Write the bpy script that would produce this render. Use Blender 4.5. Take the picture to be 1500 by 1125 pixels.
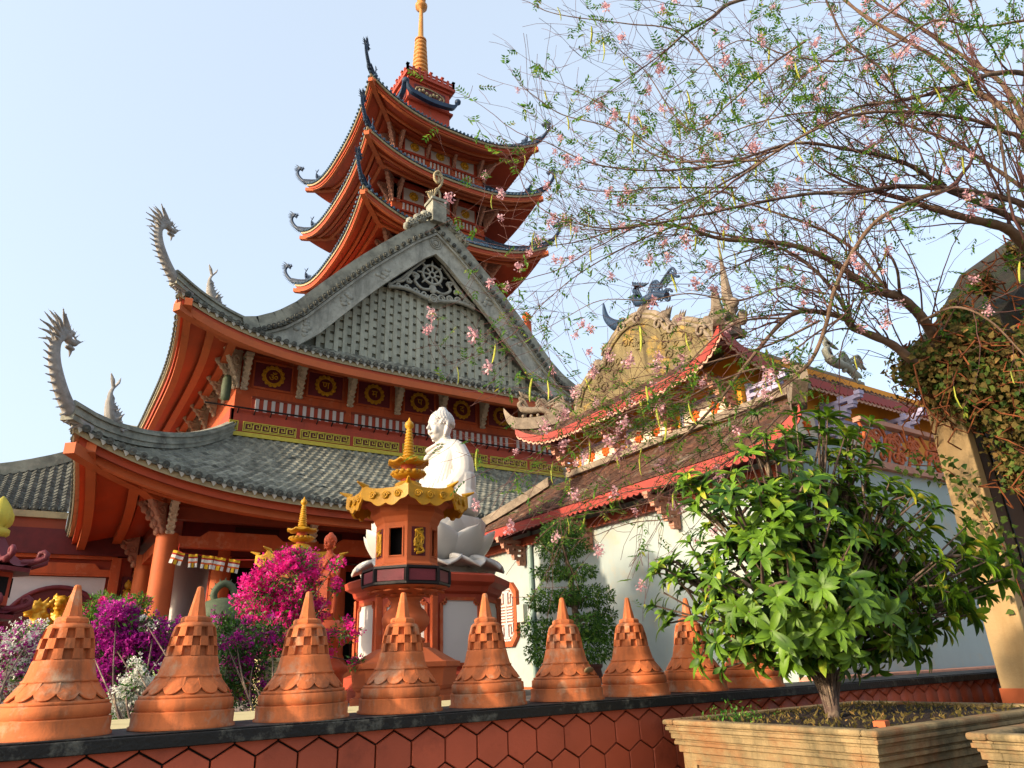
import bpy, math, random
import numpy as np
from mathutils import Vector, Matrix, Euler
rnd = random.Random(7)
sc = bpy.context.scene
for o in list(bpy.data.objects): bpy.data.objects.remove(o)
R = math.radians
PI = math.pi

# ------------------------------------------------------------------ camera
PITCH, ROLL, YAW = R(21.77), R(2.185), R(56.53)
Hd = Vector((math.cos(YAW), math.sin(YAW), 0)); Rd = Vector((math.sin(YAW), -math.cos(YAW), 0)); Zd = Vector((0, 0, 1))
FW = Hd*math.cos(PITCH) + Zd*math.sin(PITCH); UP0 = -Hd*math.sin(PITCH) + Zd*math.cos(PITCH)
IR = Rd*math.cos(ROLL) - UP0*math.sin(ROLL); IU = Rd*math.sin(ROLL) + UP0*math.cos(ROLL)
EYE = Vector((0, 0, 1.6))
cam = bpy.data.cameras.new('camera'); camo = bpy.data.objects.new('camera', cam); sc.collection.objects.link(camo)
camo.matrix_world = Matrix(((IR.x, IU.x, -FW.x, EYE.x), (IR.y, IU.y, -FW.y, EYE.y), (IR.z, IU.z, -FW.z, EYE.z), (0, 0, 0, 1)))
cam.sensor_width = 36; cam.lens = 1033.2/1500*36; cam.clip_start = 0.05; cam.clip_end = 4000
sc.camera = camo

# ------------------------------------------------------------------ daylight
SUN_EL = R(16.0)
SUN_DIR = Vector((-math.cos(R(-2)), -math.sin(R(-2)), 0))*math.cos(SUN_EL) + Zd*math.sin(SUN_EL)   # towards the sun
w = bpy.data.worlds.new('World'); sc.world = w; w.use_nodes = True
nt = w.node_tree; bg = nt.nodes['Background']
sky = nt.nodes.new('ShaderNodeTexSky'); sky.sky_type = 'NISHITA'; sky.sun_disc = False
sky.sun_elevation = SUN_EL; sky.sun_rotation = math.atan2(SUN_DIR.x, SUN_DIR.y) % (2*PI)
sky.air_density = 1.0; sky.dust_density = 6.0; sky.ozone_density = 2.5; sky.altitude = 0
veil = nt.nodes.new('ShaderNodeMix'); veil.data_type = 'RGBA'; veil.inputs[0].default_value = .56      # even milky haze over the whole dome
nt.links.new(sky.outputs[0], veil.inputs[6]); veil.inputs[7].default_value = (1.72, 1.90, 2.02, 1)
nt.links.new(veil.outputs[2], bg.inputs[0]); bg.inputs[1].default_value = 0.15
sl = bpy.data.lights.new('sun', 'SUN'); sl.energy = 2.0; sl.angle = R(2.5); sl.color = (1.0, 0.80, 0.58)
so = bpy.data.objects.new('sun', sl); sc.collection.objects.link(so)
so.rotation_euler = SUN_DIR.to_track_quat('Z', 'Y').to_euler(); so.location = (-20, -8, 30)
sc.view_settings.view_transform = 'Standard'; sc.view_settings.look = 'None'
sc.view_settings.gamma = 1; sc.view_settings.use_curve_mapping = False
sc.view_settings.exposure = 1.88
sc.render.engine = 'CYCLES'
sc.cycles.max_bounces = 6

# ------------------------------------------------------------------ materials
def lin(h):
    h = h.lstrip('#'); r = []
    for i in (0, 2, 4):
        c = int(h[i:i+2], 16)/255.; r.append(c/12.92 if c <= .04045 else ((c+.055)/1.055)**2.4)
    return tuple(r)
MATS = {}
def dk(h): return tuple(.92*x**1.05 for x in lin(h))
def M(name, col, rough=.75, var=.18, scale=2.5, bump=.25, bscale=40, dirt=None, damt=.5, dscale=3, streak=False, metal=0., spec=.3, bdist=.01, dirt2=None, d2amt=.4, d2scale=1., each=0.):
    m = bpy.data.materials.new(name); m.use_nodes = True; MATS[name] = m
    n = m.node_tree.nodes; l = m.node_tree.links; b = n['Principled BSDF']
    c = lin(col) if isinstance(col, str) else col
    c = tuple(.92*x**1.12 for x in c)
    geo = n.new('ShaderNodeNewGeometry')
    nz = n.new('ShaderNodeTexNoise'); nz.inputs['Scale'].default_value = scale; nz.inputs['Detail'].default_value = 6; nz.inputs['Roughness'].default_value = .62
    l.new(geo.outputs['Position'], nz.inputs['Vector'])
    mx = n.new('ShaderNodeMix'); mx.data_type = 'RGBA'
    rp = n.new('ShaderNodeMapRange'); rp.inputs[1].default_value = .33; rp.inputs[2].default_value = .67
    l.new(nz.outputs['Fac'], rp.inputs[0]); l.new(rp.outputs[0], mx.inputs[0])
    mx.inputs[6].default_value = tuple(max(0, x*(1-var)) for x in c)+(1,)
    mx.inputs[7].default_value = tuple(min(1, x*(1+var)) for x in c)+(1,)
    out = mx.outputs[2]
    def layer(out, dcol, amt, ds, streaky, off):
        dn = n.new('ShaderNodeTexNoise'); dn.inputs['Scale'].default_value = ds; dn.inputs['Detail'].default_value = 9; dn.inputs['Roughness'].default_value = .7
        mp = n.new('ShaderNodeMapping'); mp.inputs['Location'].default_value = (off, off*2, 0)
        if streaky: mp.inputs['Scale'].default_value = (1, 1, .18)
        l.new(geo.outputs['Position'], mp.inputs[0]); l.new(mp.outputs[0], dn.inputs['Vector'])
        dr = n.new('ShaderNodeMapRange'); dr.inputs[1].default_value = .62-amt*.3; dr.inputs[2].default_value = .72-amt*.15
        l.new(dn.outputs['Fac'], dr.inputs[0])
        k = n.new('ShaderNodeMath'); k.operation = 'MULTIPLY'; k.inputs[1].default_value = min(1, .45+amt*.5); l.new(dr.outputs[0], k.inputs[0])
        dm = n.new('ShaderNodeMix'); dm.data_type = 'RGBA'; l.new(k.outputs[0], dm.inputs[0]); l.new(out, dm.inputs[6])
        dm.inputs[7].default_value = (lin(dcol) if isinstance(dcol, str) else dcol)+(1,)
        return dm.outputs[2]
    if dirt: out = layer(out, dirt, damt, dscale, streak, 3.1)
    if dirt2: out = layer(out, dirt2, d2amt, d2scale, False, 11.7)
    if each:          # every tile / brick / block has its own tone
        oi = n.new('ShaderNodeObjectInfo'); ad = n.new('ShaderNodeMath'); ad.operation = 'ADD'; l.new(geo.outputs['Random Per Island'], ad.inputs[0]); l.new(oi.outputs['Random'], ad.inputs[1])
        fr = n.new('ShaderNodeMath'); fr.operation = 'FRACT'; l.new(ad.outputs[0], fr.inputs[0]); er = n.new('ShaderNodeMapRange'); er.inputs[3].default_value = 1-each; er.inputs[4].default_value = 1+each*.7; l.new(fr.outputs[0], er.inputs[0])
        vm = n.new('ShaderNodeVectorMath'); vm.operation = 'SCALE'; l.new(out, vm.inputs[0]); l.new(er.outputs[0], vm.inputs['Scale']); out = vm.outputs[0]
    l.new(out, b.inputs['Base Color'])
    rr = n.new('ShaderNodeMapRange'); rr.inputs[3].default_value = max(.05, rough-.1); rr.inputs[4].default_value = min(1, rough+.12)
    l.new(nz.outputs['Fac'], rr.inputs[0]); l.new(rr.outputs[0], b.inputs['Roughness'])
    b.inputs['Metallic'].default_value = metal; b.inputs['Specular IOR Level'].default_value = spec
    if bump:
        bn = n.new('ShaderNodeTexNoise'); bn.inputs['Scale'].default_value = bscale; bn.inputs['Detail'].default_value = 5
        l.new(geo.outputs['Position'], bn.inputs['Vector'])
        bp = n.new('ShaderNodeBump'); bp.inputs['Strength'].default_value = bump; bp.inputs['Distance'].default_value = bdist
        l.new(bn.outputs['Fac'], bp.inputs['Height']); l.new(bp.outputs[0], b.inputs['Normal'])
    return m
def leafmat(name, c1, c2, c3=None, trans=.35, rough=.45, spec=.4):
    m = bpy.data.materials.new(name); m.use_nodes = True; MATS[name] = m
    n = m.node_tree.nodes; l = m.node_tree.links; b = n['Principled BSDF']; out = n['Material Output']
    geo = n.new('ShaderNodeNewGeometry'); nz = n.new('ShaderNodeTexNoise'); nz.inputs['Scale'].default_value = 6; nz.inputs['Detail'].default_value = 3
    l.new(geo.outputs['Position'], nz.inputs['Vector'])
    ri = n.new('ShaderNodeMath'); ri.operation = 'ADD'; ri.use_clamp = True
    rs = n.new('ShaderNodeMapRange'); rs.inputs[3].default_value = -.3; rs.inputs[4].default_value = .3
    l.new(geo.outputs['Random Per Island'], rs.inputs[0]); l.new(rs.outputs[0], ri.inputs[0]); l.new(nz.outputs['Fac'], ri.inputs[1])
    cr = n.new('ShaderNodeValToRGB'); e = cr.color_ramp.elements
    e[0].position = .25; e[0].color = dk(c1)+(1,); e[1].position = .75; e[1].color = dk(c2)+(1,)
    if c3: k = cr.color_ramp.elements.new(.92); k.color = dk(c3)+(1,)
    l.new(ri.outputs[0], cr.inputs[0]); l.new(cr.outputs[0], b.inputs['Base Color'])
    b.inputs['Roughness'].default_value = rough; b.inputs['Specular IOR Level'].default_value = spec
    tr = n.new('ShaderNodeBsdfTranslucent'); l.new(cr.outputs[0], tr.inputs[0])
    ms = n.new('ShaderNodeMixShader'); ms.inputs[0].default_value = trans
    l.new(b.outputs[0], ms.inputs[1]); l.new(tr.outputs[0], ms.inputs[2]); l.new(ms.outputs[0], out.inputs[0])
    return m

M('terracotta', '#c47345', .88, .2, 5, .45, 110, bdist=.003, dirt='#6c4630', damt=.5, dscale=9, streak=True, dirt2='#a99a80', d2amt=.3, d2scale=6, each=0.1)
M('brick_orange', '#b8643a', .7, .1, 2, .12, 60, dirt='#8c4a28', damt=.2, dscale=2)
M('red_paint', '#ad4c34', .6, .12, 2, .12, 50, dirt='#6e3020', damt=.3, dscale=2, streak=True)
M('wall_orange', '#ba5c34', .7, .14, 1.5, .2, 50, dirt='#7a3c26', damt=.4, dscale=2.2, streak=True, dirt2='#b9795a', d2amt=.25, d2scale=3)
M('soffit_orange', '#ad4c2a', .6, .12, 1.2, .1, 40, dirt='#8a381c', damt=.3, dscale=.9)
M('beam_red', '#8c452e', .65, .15, 1.5, .12, 50)
M('dark_red', '#66282a', .6, .2, 4, .15, 60)
M('maroon', '#74323a', .6, .2, 4, .15, 60)
M('tile_grey', '#8a8a7e', .8, .35, 3.5, .4, 60, dirt='#3d3f3a', damt=.45, dscale=2.2, dirt2='#a09c86', d2amt=.3, d2scale=5, each=0.3)
M('tile_dark', '#5e5f58', .85, .3, 4, .4, 60, dirt='#2b2c29', damt=.4, dscale=5, each=0.35)
M('tile_blue', '#5a7286', .6, .35, 5, .3, 60, dirt='#34434e', damt=.4, dscale=3, each=0.3)
M('old_roof', '#3e372c', .95, .3, 4, .8, 30, dirt='#2a3a1c', damt=.5, dscale=4, bdist=.02)
M('ridge_grey', '#969689', .85, .22, 2.5, .4, 40, dirt='#4c4c46', damt=.5, dscale=1.6, dirt2='#a8a494', d2amt=.25, d2scale=4)
M('ridge_blue', '#2c4058', .5, .3, 3, .3, 50, dirt='#1c2732', damt=.3)
M('edge_beige', '#a89a7a', .8, .15, 3, .25, 60, dirt='#6d6350', damt=.35, dscale=3)
M('mortar_white', '#b8b4a8', .85, .1, 5, .2, 60)
M('gable_grey', '#aaaa9f', .9, .16, 2.5, .5, 35, dirt='#55554f', damt=.45, dscale=1.8, streak=True, dirt2='#77776e', d2amt=.45, d2scale=5)
M('lattice_grey', '#adae9e', .9, .14, 3, .4, 40, dirt='#6a6b5e', damt=.4, dscale=1.4, streak=True, each=0.14)
M('lattice_dark', '#83857a', .9, .14, 3, .4, 40)
M('carving_cream', '#c9b9a4', .8, .14, 6, .4, 60, dirt='#7d6d5c', damt=.35, dscale=5)
M('carving_pink', '#b98a76', .8, .14, 6, .4, 60, dirt='#7d5c4c', damt=.35, dscale=5)
M('stone_dragon', '#9a9793', .85, .2, 6, .5, 60, dirt='#5b5650', damt=.4, dscale=4)
M('gold', '#c99a1e', .42, .2, 8, .3, 60, dirt='#80600f', damt=.3, dscale=8, metal=.25, spec=.5)
M('spire_gold', '#c28a4a', .5, .15, 4, .2, 40, dirt='#8f5a30', damt=.3, dscale=3)
M('gold_paint', '#c39222', .45, .15, 8, .25, 60, dirt='#94701a', damt=.25, dscale=8)
M('fret_yellow', '#c2b34a', .6, .12, 8, .2, 60)
M('white_paint', '#c6bfbd', .6, .06, 3, .1, 50)
M('white_marble', '#c0bcb6', .38, .03, 1.5, .04, 30, spec=.5, dirt='#cfcbc2', damt=.15, dscale=3)
M('plaster_white', '#a6b2b1', .85, .06, 1.2, .2, 40, dirt='#8f9c9a', damt=.5, dscale=.9, streak=True, dirt2='#a89f86', d2amt=.35, d2scale=2.2)
M('plaster_cool', '#c9c3bf', .7, .04, 1.2, .1, 40, dirt='#aaa5a2', damt=.2, dscale=1.1)
M('shade_black', '#120c0a', .9, .2, 4, 0)  # near-black colour standing in for the shade inside openings
M('door_brown', '#3a1a14', .6, .2, 4, .2)
M('coping_black', '#1b1b1a', .55, .3, 6, .4, 60, dirt='#6c6c62', damt=.28, dscale=7)
M('joint_black', '#14110f', .6, .2, 6, .2)
M('hex_red', '#b05a40', .5, .14, 2.2, .15, 90, dirt='#6d2f1f', damt=.3, dscale=3, each=0.16)
M('concrete_ochre', '#8f7d5c', .92, .25, 6, .9, 60, dirt='#3f3c2a', damt=.55, dscale=6, streak=True, dirt2='#7d4e2c', d2amt=.45, d2scale=4, bdist=.006)
M('soil', '#2e211a', .95, .3, 12, 1, 60)
M('courtyard', '#90857a', .9, .1, 1.5, .2, 30, dirt='#80766a', damt=.3)
M('ground', '#8d8070', .95, .15, .5, .3, 10)
M('temple_ochre', '#c9922f', .85, .15, 2, .3, 40, dirt='#5f4a2c', damt=.5, dscale=1.8, streak=True)
M('gable_weathered', '#7d7152', .95, .3, 1.6, .8, 22, dirt='#3c3426', damt=.6, dscale=2.2, streak=True, dirt2='#c0952c', d2amt=.22, d2scale=1.8, bdist=.02)
M('temple_yellow', '#e09a30', .7, .1, 2, .15, 40, dirt='#b57a2a', damt=.2, dscale=2)
M('panel_cream', '#e2d2bc', .7, .06, 2, .1, 40)
M('chrysanth_orange', '#d8671c', .6, .1, 8, .1, 40)
M('lavender_trim', '#a8a3bd', .7, .08, 4, .15, 40)
M('temple_tile', '#5c4032', .9, .4, 5, .7, 40, dirt='#3a2c25', damt=.55, dscale=3, dirt2='#7b7566', d2amt=.3, d2scale=2, each=0.4)
M('ridge_brown', '#8f8272', .95, .25, 4, .7, 30, dirt='#4a4036', damt=.5, dscale=3)
M('valance_red', '#9c443a', .6, .14, 6, .2, 50, dirt='#8b3226', damt=.25, dscale=5)
M('valance_fringe', '#c7a08c', .8, .14, 6, .2, 50)
M('bark', '#5e4e46', .95, .3, 9, .9, 35, dirt='#94846d', damt=.4, dscale=7)
M('twig', '#6a4c48', .9, .25, 9, .3, 40)
M('bark_light', '#7d6858', .95, .25, 9, .8, 30, dirt='#5d4634', damt=.45, dscale=8)
M('dry_vine', '#7c4a2a', .95, .4, 9, .3, 30)
M('bronze_green', '#525c46', .7, .25, 7, .5, 50, dirt='#3c4434', damt=.4)
M('statue_orange', '#c05a34', .6, .12, 5, .2, 50, dirt='#8c3c24', damt=.3, dscale=5)
M('pot_maroon', '#4e2420', .5, .2, 5, .2)
M('building_beige', '#b0976f', .85, .12, 2, .3, 40, dirt='#8a6c42', damt=.35, dscale=2, streak=True)
M('building_brown', '#5c4636', .85, .12, 1, .2, 40)
M('planter_cream', '#c9bb8e', .85, .08, 3, .2, 40, dirt='#8a7e5a', damt=.3)
M('ribbon_red', '#b03024', .7, .1); M('flag_blue', '#3a4a9a', .7, .1); M('flag_yellow', '#d9b02c', .7, .1); M('flag_orange', '#d2641e', .7, .1); M('flag_white', '#d8d2c8', .7, .05)
M('pipe_green', '#93aaa2', .5, .1, 4, .1)
M('lamp_plastic', '#b9b9ae', .4, .1, 4, .1)
M('iron', '#241c1c', .5, .2, 8, .2)
M('plank_orange', '#b5491f', .8, .2, 4, .3, 40)
leafmat('leaf_bush', '#2a4e16', '#739828', '#b8b23e', .3, .5, .35)
leafmat('leaf_bush_dark', '#1c3f12', '#3f6e1e', '#6f8e2c', .25, .4, .4)
leafmat('leaf_ficus', '#24481a', '#52782c', '#86983f', .25, .6, .2)
leafmat('leaf_tree', '#3c6e26', '#7aa43a', '#b9ad48', .5, .5)
leafmat('leaf_boug', '#2c5c1e', '#5f9432', '#8fae44', .35, .5)
leafmat('petal_magenta', '#d41688', '#fa3ca4', '#fb7cc4', .35, .6, .2)
leafmat('petal_purple', '#8c1278', '#c42aa0', '#d958b4', .35, .6, .2)
leafmat('petal_white', '#cfcfc4', '#e6e6dc', None, .35, .6, .2)
leafmat('petal_pink', '#cf9aa2', '#e6c0c6', '#f0dada', .4, .6, .2)
leafmat('pod_green', '#8a9c2c', '#bdbc44', '#b89a48', .3, .5)
leafmat('leaf_vine', '#4f4a26', '#7c6a3c', '#a98552', .25, .8, .15)
leafmat('leaf_creeper', '#34501f', '#5f7030', '#8a7a40', .3, .7, .2)

# ------------------------------------------------------------------ mesh helpers
ORG = {}
def tag(o, label=None, cat=None, group=None, kind=None):
    if label: o['label'] = label
    if cat: o['category'] = cat
    if group: o['group'] = group
    if kind: o['kind'] = kind
    return o
def thing(name, label, cat, loc=(0, 0, 0), group=None, rz=0):
    o = bpy.data.objects.new(name, None); sc.collection.objects.link(o); o.location = loc; o.rotation_euler = (0, 0, rz)
    ORG[o.name] = Vector(loc) if not rz else Vector((0, 0, 0)); o.empty_display_size = .2
    return tag(o, label, cat, group)
def org(o): return ORG.get(o.name, Vector((0, 0, 0))) if o else Vector((0, 0, 0))
def link(name, me, parent=None, loc=(0, 0, 0), rot=None, scale=None, mat=None):
    """place shared mesh data; loc is given in the same frame as the parent's build coordinates"""
    o = bpy.data.objects.new(name, me); sc.collection.objects.link(o)
    if parent is not None:
        o.parent = parent; g = org(parent); o.location = Vector(loc)-g; ORG[o.name] = Vector(loc)
        # parts of an offset part keep using build coordinates
    else:
        o.location = loc; ORG[o.name] = Vector(loc)
    if rot is not None:
        o.rotation_mode = 'XYZ'; o.rotation_euler = rot
    if scale is not None: o.scale = scale
    return o
class MB:
    def __init__(s): s.v = []; s.f = []; s.sm = []
    def add(s, vs, fs, smooth=False):
        n = len(s.v); s.v += [tuple(v) for v in vs]; s.f += [tuple(i+n for i in f) for f in fs]; s.sm += [smooth]*len(fs); return s
    def box(s, x0, x1, y0, y1, z0, z1):
        return s.add([(x0, y0, z0), (x1, y0, z0), (x1, y1, z0), (x0, y1, z0), (x0, y0, z1), (x1, y0, z1), (x1, y1, z1), (x0, y1, z1)],
                     [(0, 3, 2, 1), (4, 5, 6, 7), (0, 1, 5, 4), (1, 2, 6, 5), (2, 3, 7, 6), (3, 0, 4, 7)])
    def obox(s, c, ax, ay, az):
        c, ax, ay, az = map(Vector, (c, ax, ay, az)); vs = []
        for k in (-1, 1):
            for i, j in ((-1, -1), (1, -1), (1, 1), (-1, 1)): vs.append(c+ax*i+ay*j+az*k)
        return s.add(vs, [(0, 3, 2, 1), (4, 5, 6, 7), (0, 1, 5, 4), (1, 2, 6, 5), (2, 3, 7, 6), (3, 0, 4, 7)])
    def beam(s, p, q, w, h, up=Zd):
        p, q = Vector(p), Vector(q); d = (q-p); L = d.length
        if L < 1e-6: return s
        d /= L; sd = d.cross(Vector(up))
        if sd.length < 1e-4: sd = d.cross(Vector((1, 0, 0)))
        sd.normalize(); u = sd.cross(d)
        return s.obox((p+q)/2, d*L/2, sd*w/2, u*h/2)
    def tube(s, pts, rad, n=8, cap=True, flat=None, smooth=True):
        pts = [Vector(p) for p in pts]; m = len(pts)
        if not hasattr(rad, '__len__'): rad = [rad]*m
        t0 = (pts[1]-pts[0]).normalized(); a = t0.cross(Zd)
        if a.length < .1: a = t0.cross(Vector((1, 0, 0)))
        a.normalize(); vs = []
        for i in range(m):
            t = (pts[min(i+1, m-1)]-pts[max(i-1, 0)])
            if t.length > 1e-9: t.normalize()
            a = (a-t*a.dot(t))
            if a.length < 1e-5: a = t.cross(Vector((.3, 1, .2)))
            a.normalize(); b = t.cross(a)
            for k in range(n):
                g = 2*PI*k/n; vs.append(pts[i]+a*math.cos(g)*rad[i]+b*math.sin(g)*rad[i]*(flat or 1))
        fs = [(i*n+k, i*n+(k+1) % n, (i+1)*n+(k+1) % n, (i+1)*n+k) for i in range(m-1) for k in range(n)]
        s.add(vs, fs, smooth)
        if cap: s.add([vs[k] for k in range(n)][::-1], [tuple(range(n))]); s.add(vs[-n:], [tuple(range(n))])
        return s
    def lathe(s, prof, c=(0, 0, 0), n=24, a0=0, smooth=True, sx=1, sy=1, cap=True):
        vs = []
        for r, z in prof:
            for k in range(n):
                g = a0+2*PI*k/n; vs.append((c[0]+r*math.cos(g)*sx, c[1]+r*math.sin(g)*sy, c[2]+z))
        m = len(prof); fs = [(i*n+k, i*n+(k+1) % n, (i+1)*n+(k+1) % n, (i+1)*n+k) for i in range(m-1) for k in range(n)]
        s.add(vs, fs, smooth)
        if cap: s.add(vs[:n][::-1], [tuple(range(n))]); s.add(vs[-n:], [tuple(range(n))])
        return s
    def prism(s, poly, o, ex, ey, ez, depth):
        """poly in the (ex,ey) plane at o, extruded from 0 to depth along ez"""
        o, ex, ey, ez = map(Vector, (o, ex, ey, ez)); n = len(poly)
        a = [o+ex*p[0]+ey*p[1] for p in poly]; b = [p+ez*depth for p in a]
        return s.add(a+b, [tuple(range(n))[::-1], tuple(range(n, 2*n))]+[(i, (i+1) % n, n+(i+1) % n, n+i) for i in range(n)])
    def ball(s, c, r, n=12, m=8, rot=None):
        if not hasattr(r, '__len__'): r = (r, r, r)
        vs = []; fs = []
        for i in range(m+1):
            th = PI*i/m
            for k in range(n):
                g = 2*PI*k/n; p = Vector((r[0]*math.sin(th)*math.cos(g), r[1]*math.sin(th)*math.sin(g), r[2]*math.cos(th)))
                if rot is not None: p = rot @ p
                vs.append(Vector(c)+p)
        fs = [(i*n+k, (i+1)*n+k, (i+1)*n+(k+1) % n, i*n+(k+1) % n) for i in range(m) for k in range(n)]
        return s.add(vs, fs, True)
    def cone(s, p, q, r, n=6, r2=0.002, smooth=True): return s.tube([p, q], [r, r2], n, True, None, smooth)
    def mesh(s, name, mat, origin=(0, 0, 0)):
        me = bpy.data.meshes.new(name); g = Vector(origin)
        me.from_pydata([(v[0]-g.x, v[1]-g.y, v[2]-g.z) for v in s.v], [], s.f)
        if any(s.sm): me.polygons.foreach_set('use_smooth', s.sm)
        if mat: me.materials.append(MATS[mat])
        return me
    def build(s, name, mat, parent=None, kind=None, bevel=0, label=None, remesh=0, fixn=False):
        g = org(parent); me = s.mesh(name, mat, g)
        o = bpy.data.objects.new(name, me); sc.collection.objects.link(o)
        if parent is not None: o.parent = parent; ORG[o.name] = g
        else: ORG[o.name] = Vector((0, 0, 0))
        if kind: o['kind'] = kind
        if label: o['label'] = label
        if remesh:
            r = o.modifiers.new('remesh', 'REMESH'); r.mode = 'VOXEL'; r.voxel_size = remesh; r.use_smooth_shade = True
            t = o.modifiers.new('smooth', 'SMOOTH'); t.factor = .5; t.iterations = 2
        if bevel:
            bm_ = o.modifiers.new('bevel', 'BEVEL'); bm_.width = bevel; bm_.segments = 2; bm_.limit_method = 'ANGLE'; bm_.angle_limit = R(40)
        return o
def fastmesh(name, V, F, mat, smooth=False):
    """numpy vertices (n,3) and faces (m,k)"""
    V = np.asarray(V, np.float32); F = np.asarray(F, np.int32); me = bpy.data.meshes.new(name)
    me.vertices.add(len(V)); me.vertices.foreach_set('co', V.ravel()); k = F.shape[1]
    me.loops.add(F.size); me.loops.foreach_set('vertex_index', F.ravel())
    me.polygons.add(len(F)); me.polygons.foreach_set('loop_start', np.arange(0, F.size, k, dtype=np.int32)); me.polygons.foreach_set('loop_total', np.full(len(F), k, np.int32))
    if smooth: me.polygons.foreach_set('use_smooth', np.ones(len(F), bool))
    me.update(calc_edges=True); me.validate(); me.materials.append(MATS[mat]); return me
def scatter(name, V0, F0, mats4, mat, parent=None, kind='stuff', smooth=False):
    """join many transformed copies of a small mesh (V0,F0) into one mesh; mats4: (n,4,4) or list of Matrix"""
    A = np.array([np.array(m) for m in mats4], np.float32) if not isinstance(mats4, np.ndarray) else mats4
    V0 = np.asarray(V0, np.float32); F0 = np.asarray(F0, np.int32)
    Vh = np.hstack([V0, np.ones((len(V0), 1), np.float32)])
    V = np.einsum('nij,vj->nvi', A[:, :3, :], Vh).reshape(-1, 3)
    F = (F0[None]+(np.arange(len(A))*len(V0))[:, None, None]).reshape(-1, F0.shape[1])
    g = org(parent); V = V-np.array(g, np.float32)
    me = fastmesh(name, V, F, mat, smooth); o = bpy.data.objects.new(name, me); sc.collection.objects.link(o)
    if parent is not None: o.parent = parent
    ORG[o.name] = g
    if kind: o['kind'] = kind
    return o
def copy_tree(o, parent=None):
    c = o.copy(); sc.collection.objects.link(c); c.parent = parent; ORG[c.name] = org(o)
    for ch in list(o.children): copy_tree(ch, c)
    return c
def catmull(P, n=8, closed=False):
    P = [Vector(p) for p in P]; out = []; m = len(P)
    rng = range(m if closed else m-1)
    for i in rng:
        p0 = P[(i-1) % m] if closed or i > 0 else P[0]*2-P[1]; p1 = P[i]; p2 = P[(i+1) % m]
        p3 = P[(i+2) % m] if closed or i+2 < m else P[-1]*2-P[-2]
        for k in range(n):
            t = k/n; out.append(.5*((2*p1)+(-p0+p2)*t+(2*p0-5*p1+4*p2-p3)*t*t+(-p0+3*p1-3*p2+p3)*t**3))
    if not closed: out.append(P[-1])
    return out
STX = [0.136, 0.634, 1.169, 1.685, 2.219, 2.769, 3.314, 3.857, 4.438]
FLAGS = [(2.63, 18.6, 4.41), (2.94, 18.6, 4.36), (3.28, 18.6, 4.34), (3.57, 18.6, 4.31), (3.91, 18.6, 4.27)]
BOXP = (2.03, 2.4, 7.75, 8.2)
KERBS = [(-2, 1.55, 4.5, 5.6, 1.37), (1.6, 3.2, 4.7, 5.8, 1.35)]
GABLE = [(2.1, 6.62), (2.0, 6.9), (1.85, 7.15), (1.62, 7.3), (1.42, 7.42), (1.18, 7.48), (.96, 7.5), (.86, 7.72), (.62, 7.92), (.3, 8.08), (0, 8.13)]
WINY = 13.66; PARZ = 4.5; NEARFIN = (8.8, 6.7, 6.45)
LIONS = [(0.3, 21.8, 1.98), (0.62, 22.9, 2.2)]
PLX, PLY = 6.5, 3.02
# ------------------------------------------------------------------ curved roofs
class Ring:
    """four-sided roof skirt between an inner rectangle at zi and an outer one at zo, corners lifted"""
    def __init__(s, cx, cy, ihx, ihy, zi, ohx, ohy, zo, lift, ext=.25, p=1.45, k=4.5, cyi=None):
        s.__dict__.update(cx=cx, cy=cy, ihx=ihx, ihy=ihy, zi=zi, ohx=ohx, ohy=ohy, zo=zo, lift=lift, ext=ext, p=p, k=k)
        s.cyi = cy if cyi is None else cyi
    def dims(s, side):
        if side in 'SN': return s.ihx, s.ohx, s.ihy, s.ohy
        return s.ihy, s.ohy, s.ihx, s.ohx
    def half(s, side, v):
        a, b, _, _ = s.dims(side); return a+(b-a)*v+s.ext*v*v
    def pt(s, side, u, v, dz=0.):
        a, b, c, d = s.dims(side); au = abs(u)
        out = c+(d-c)*v+s.ext*v*v*au**s.k; al = u*(a+(b-a)*v+s.ext*v*v)
        z = s.zi+(s.zo-s.zi)*(1-(1-v)**s.p if v < 1 else 1)+s.lift*au**s.k*v**1.6+dz
        cy = s.cyi+(s.cy-s.cyi)*v
        if side == 'S': return Vector((s.cx+al, cy-out, z))
        if side == 'N': return Vector((s.cx-al, cy+out, z))
        if side == 'W': return Vector((s.cx-out, cy-al, z))
        return Vector((s.cx+out, cy+al, z))
    def grid(s, mb, side, v0, v1, nu, nv, f, smooth=True, flip=False):
        vs = []; 
        for j in range(nv+1):
            v = v0+(v1-v0)*j/nv
            for i in range(nu+1):
                x = -1+2*i/nu; u = math.copysign(1-(1-abs(x))**1.25, x)
                vs.append(f(side, u, v))
        fs = []
        for j in range(nv):
            for i in range(nu):
                a = j*(nu+1)+i; q = (a, a+1, a+nu+2, a+nu+1); fs.append(q[::-1] if not flip else q)
        mb.add(vs, fs, smooth)
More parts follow.
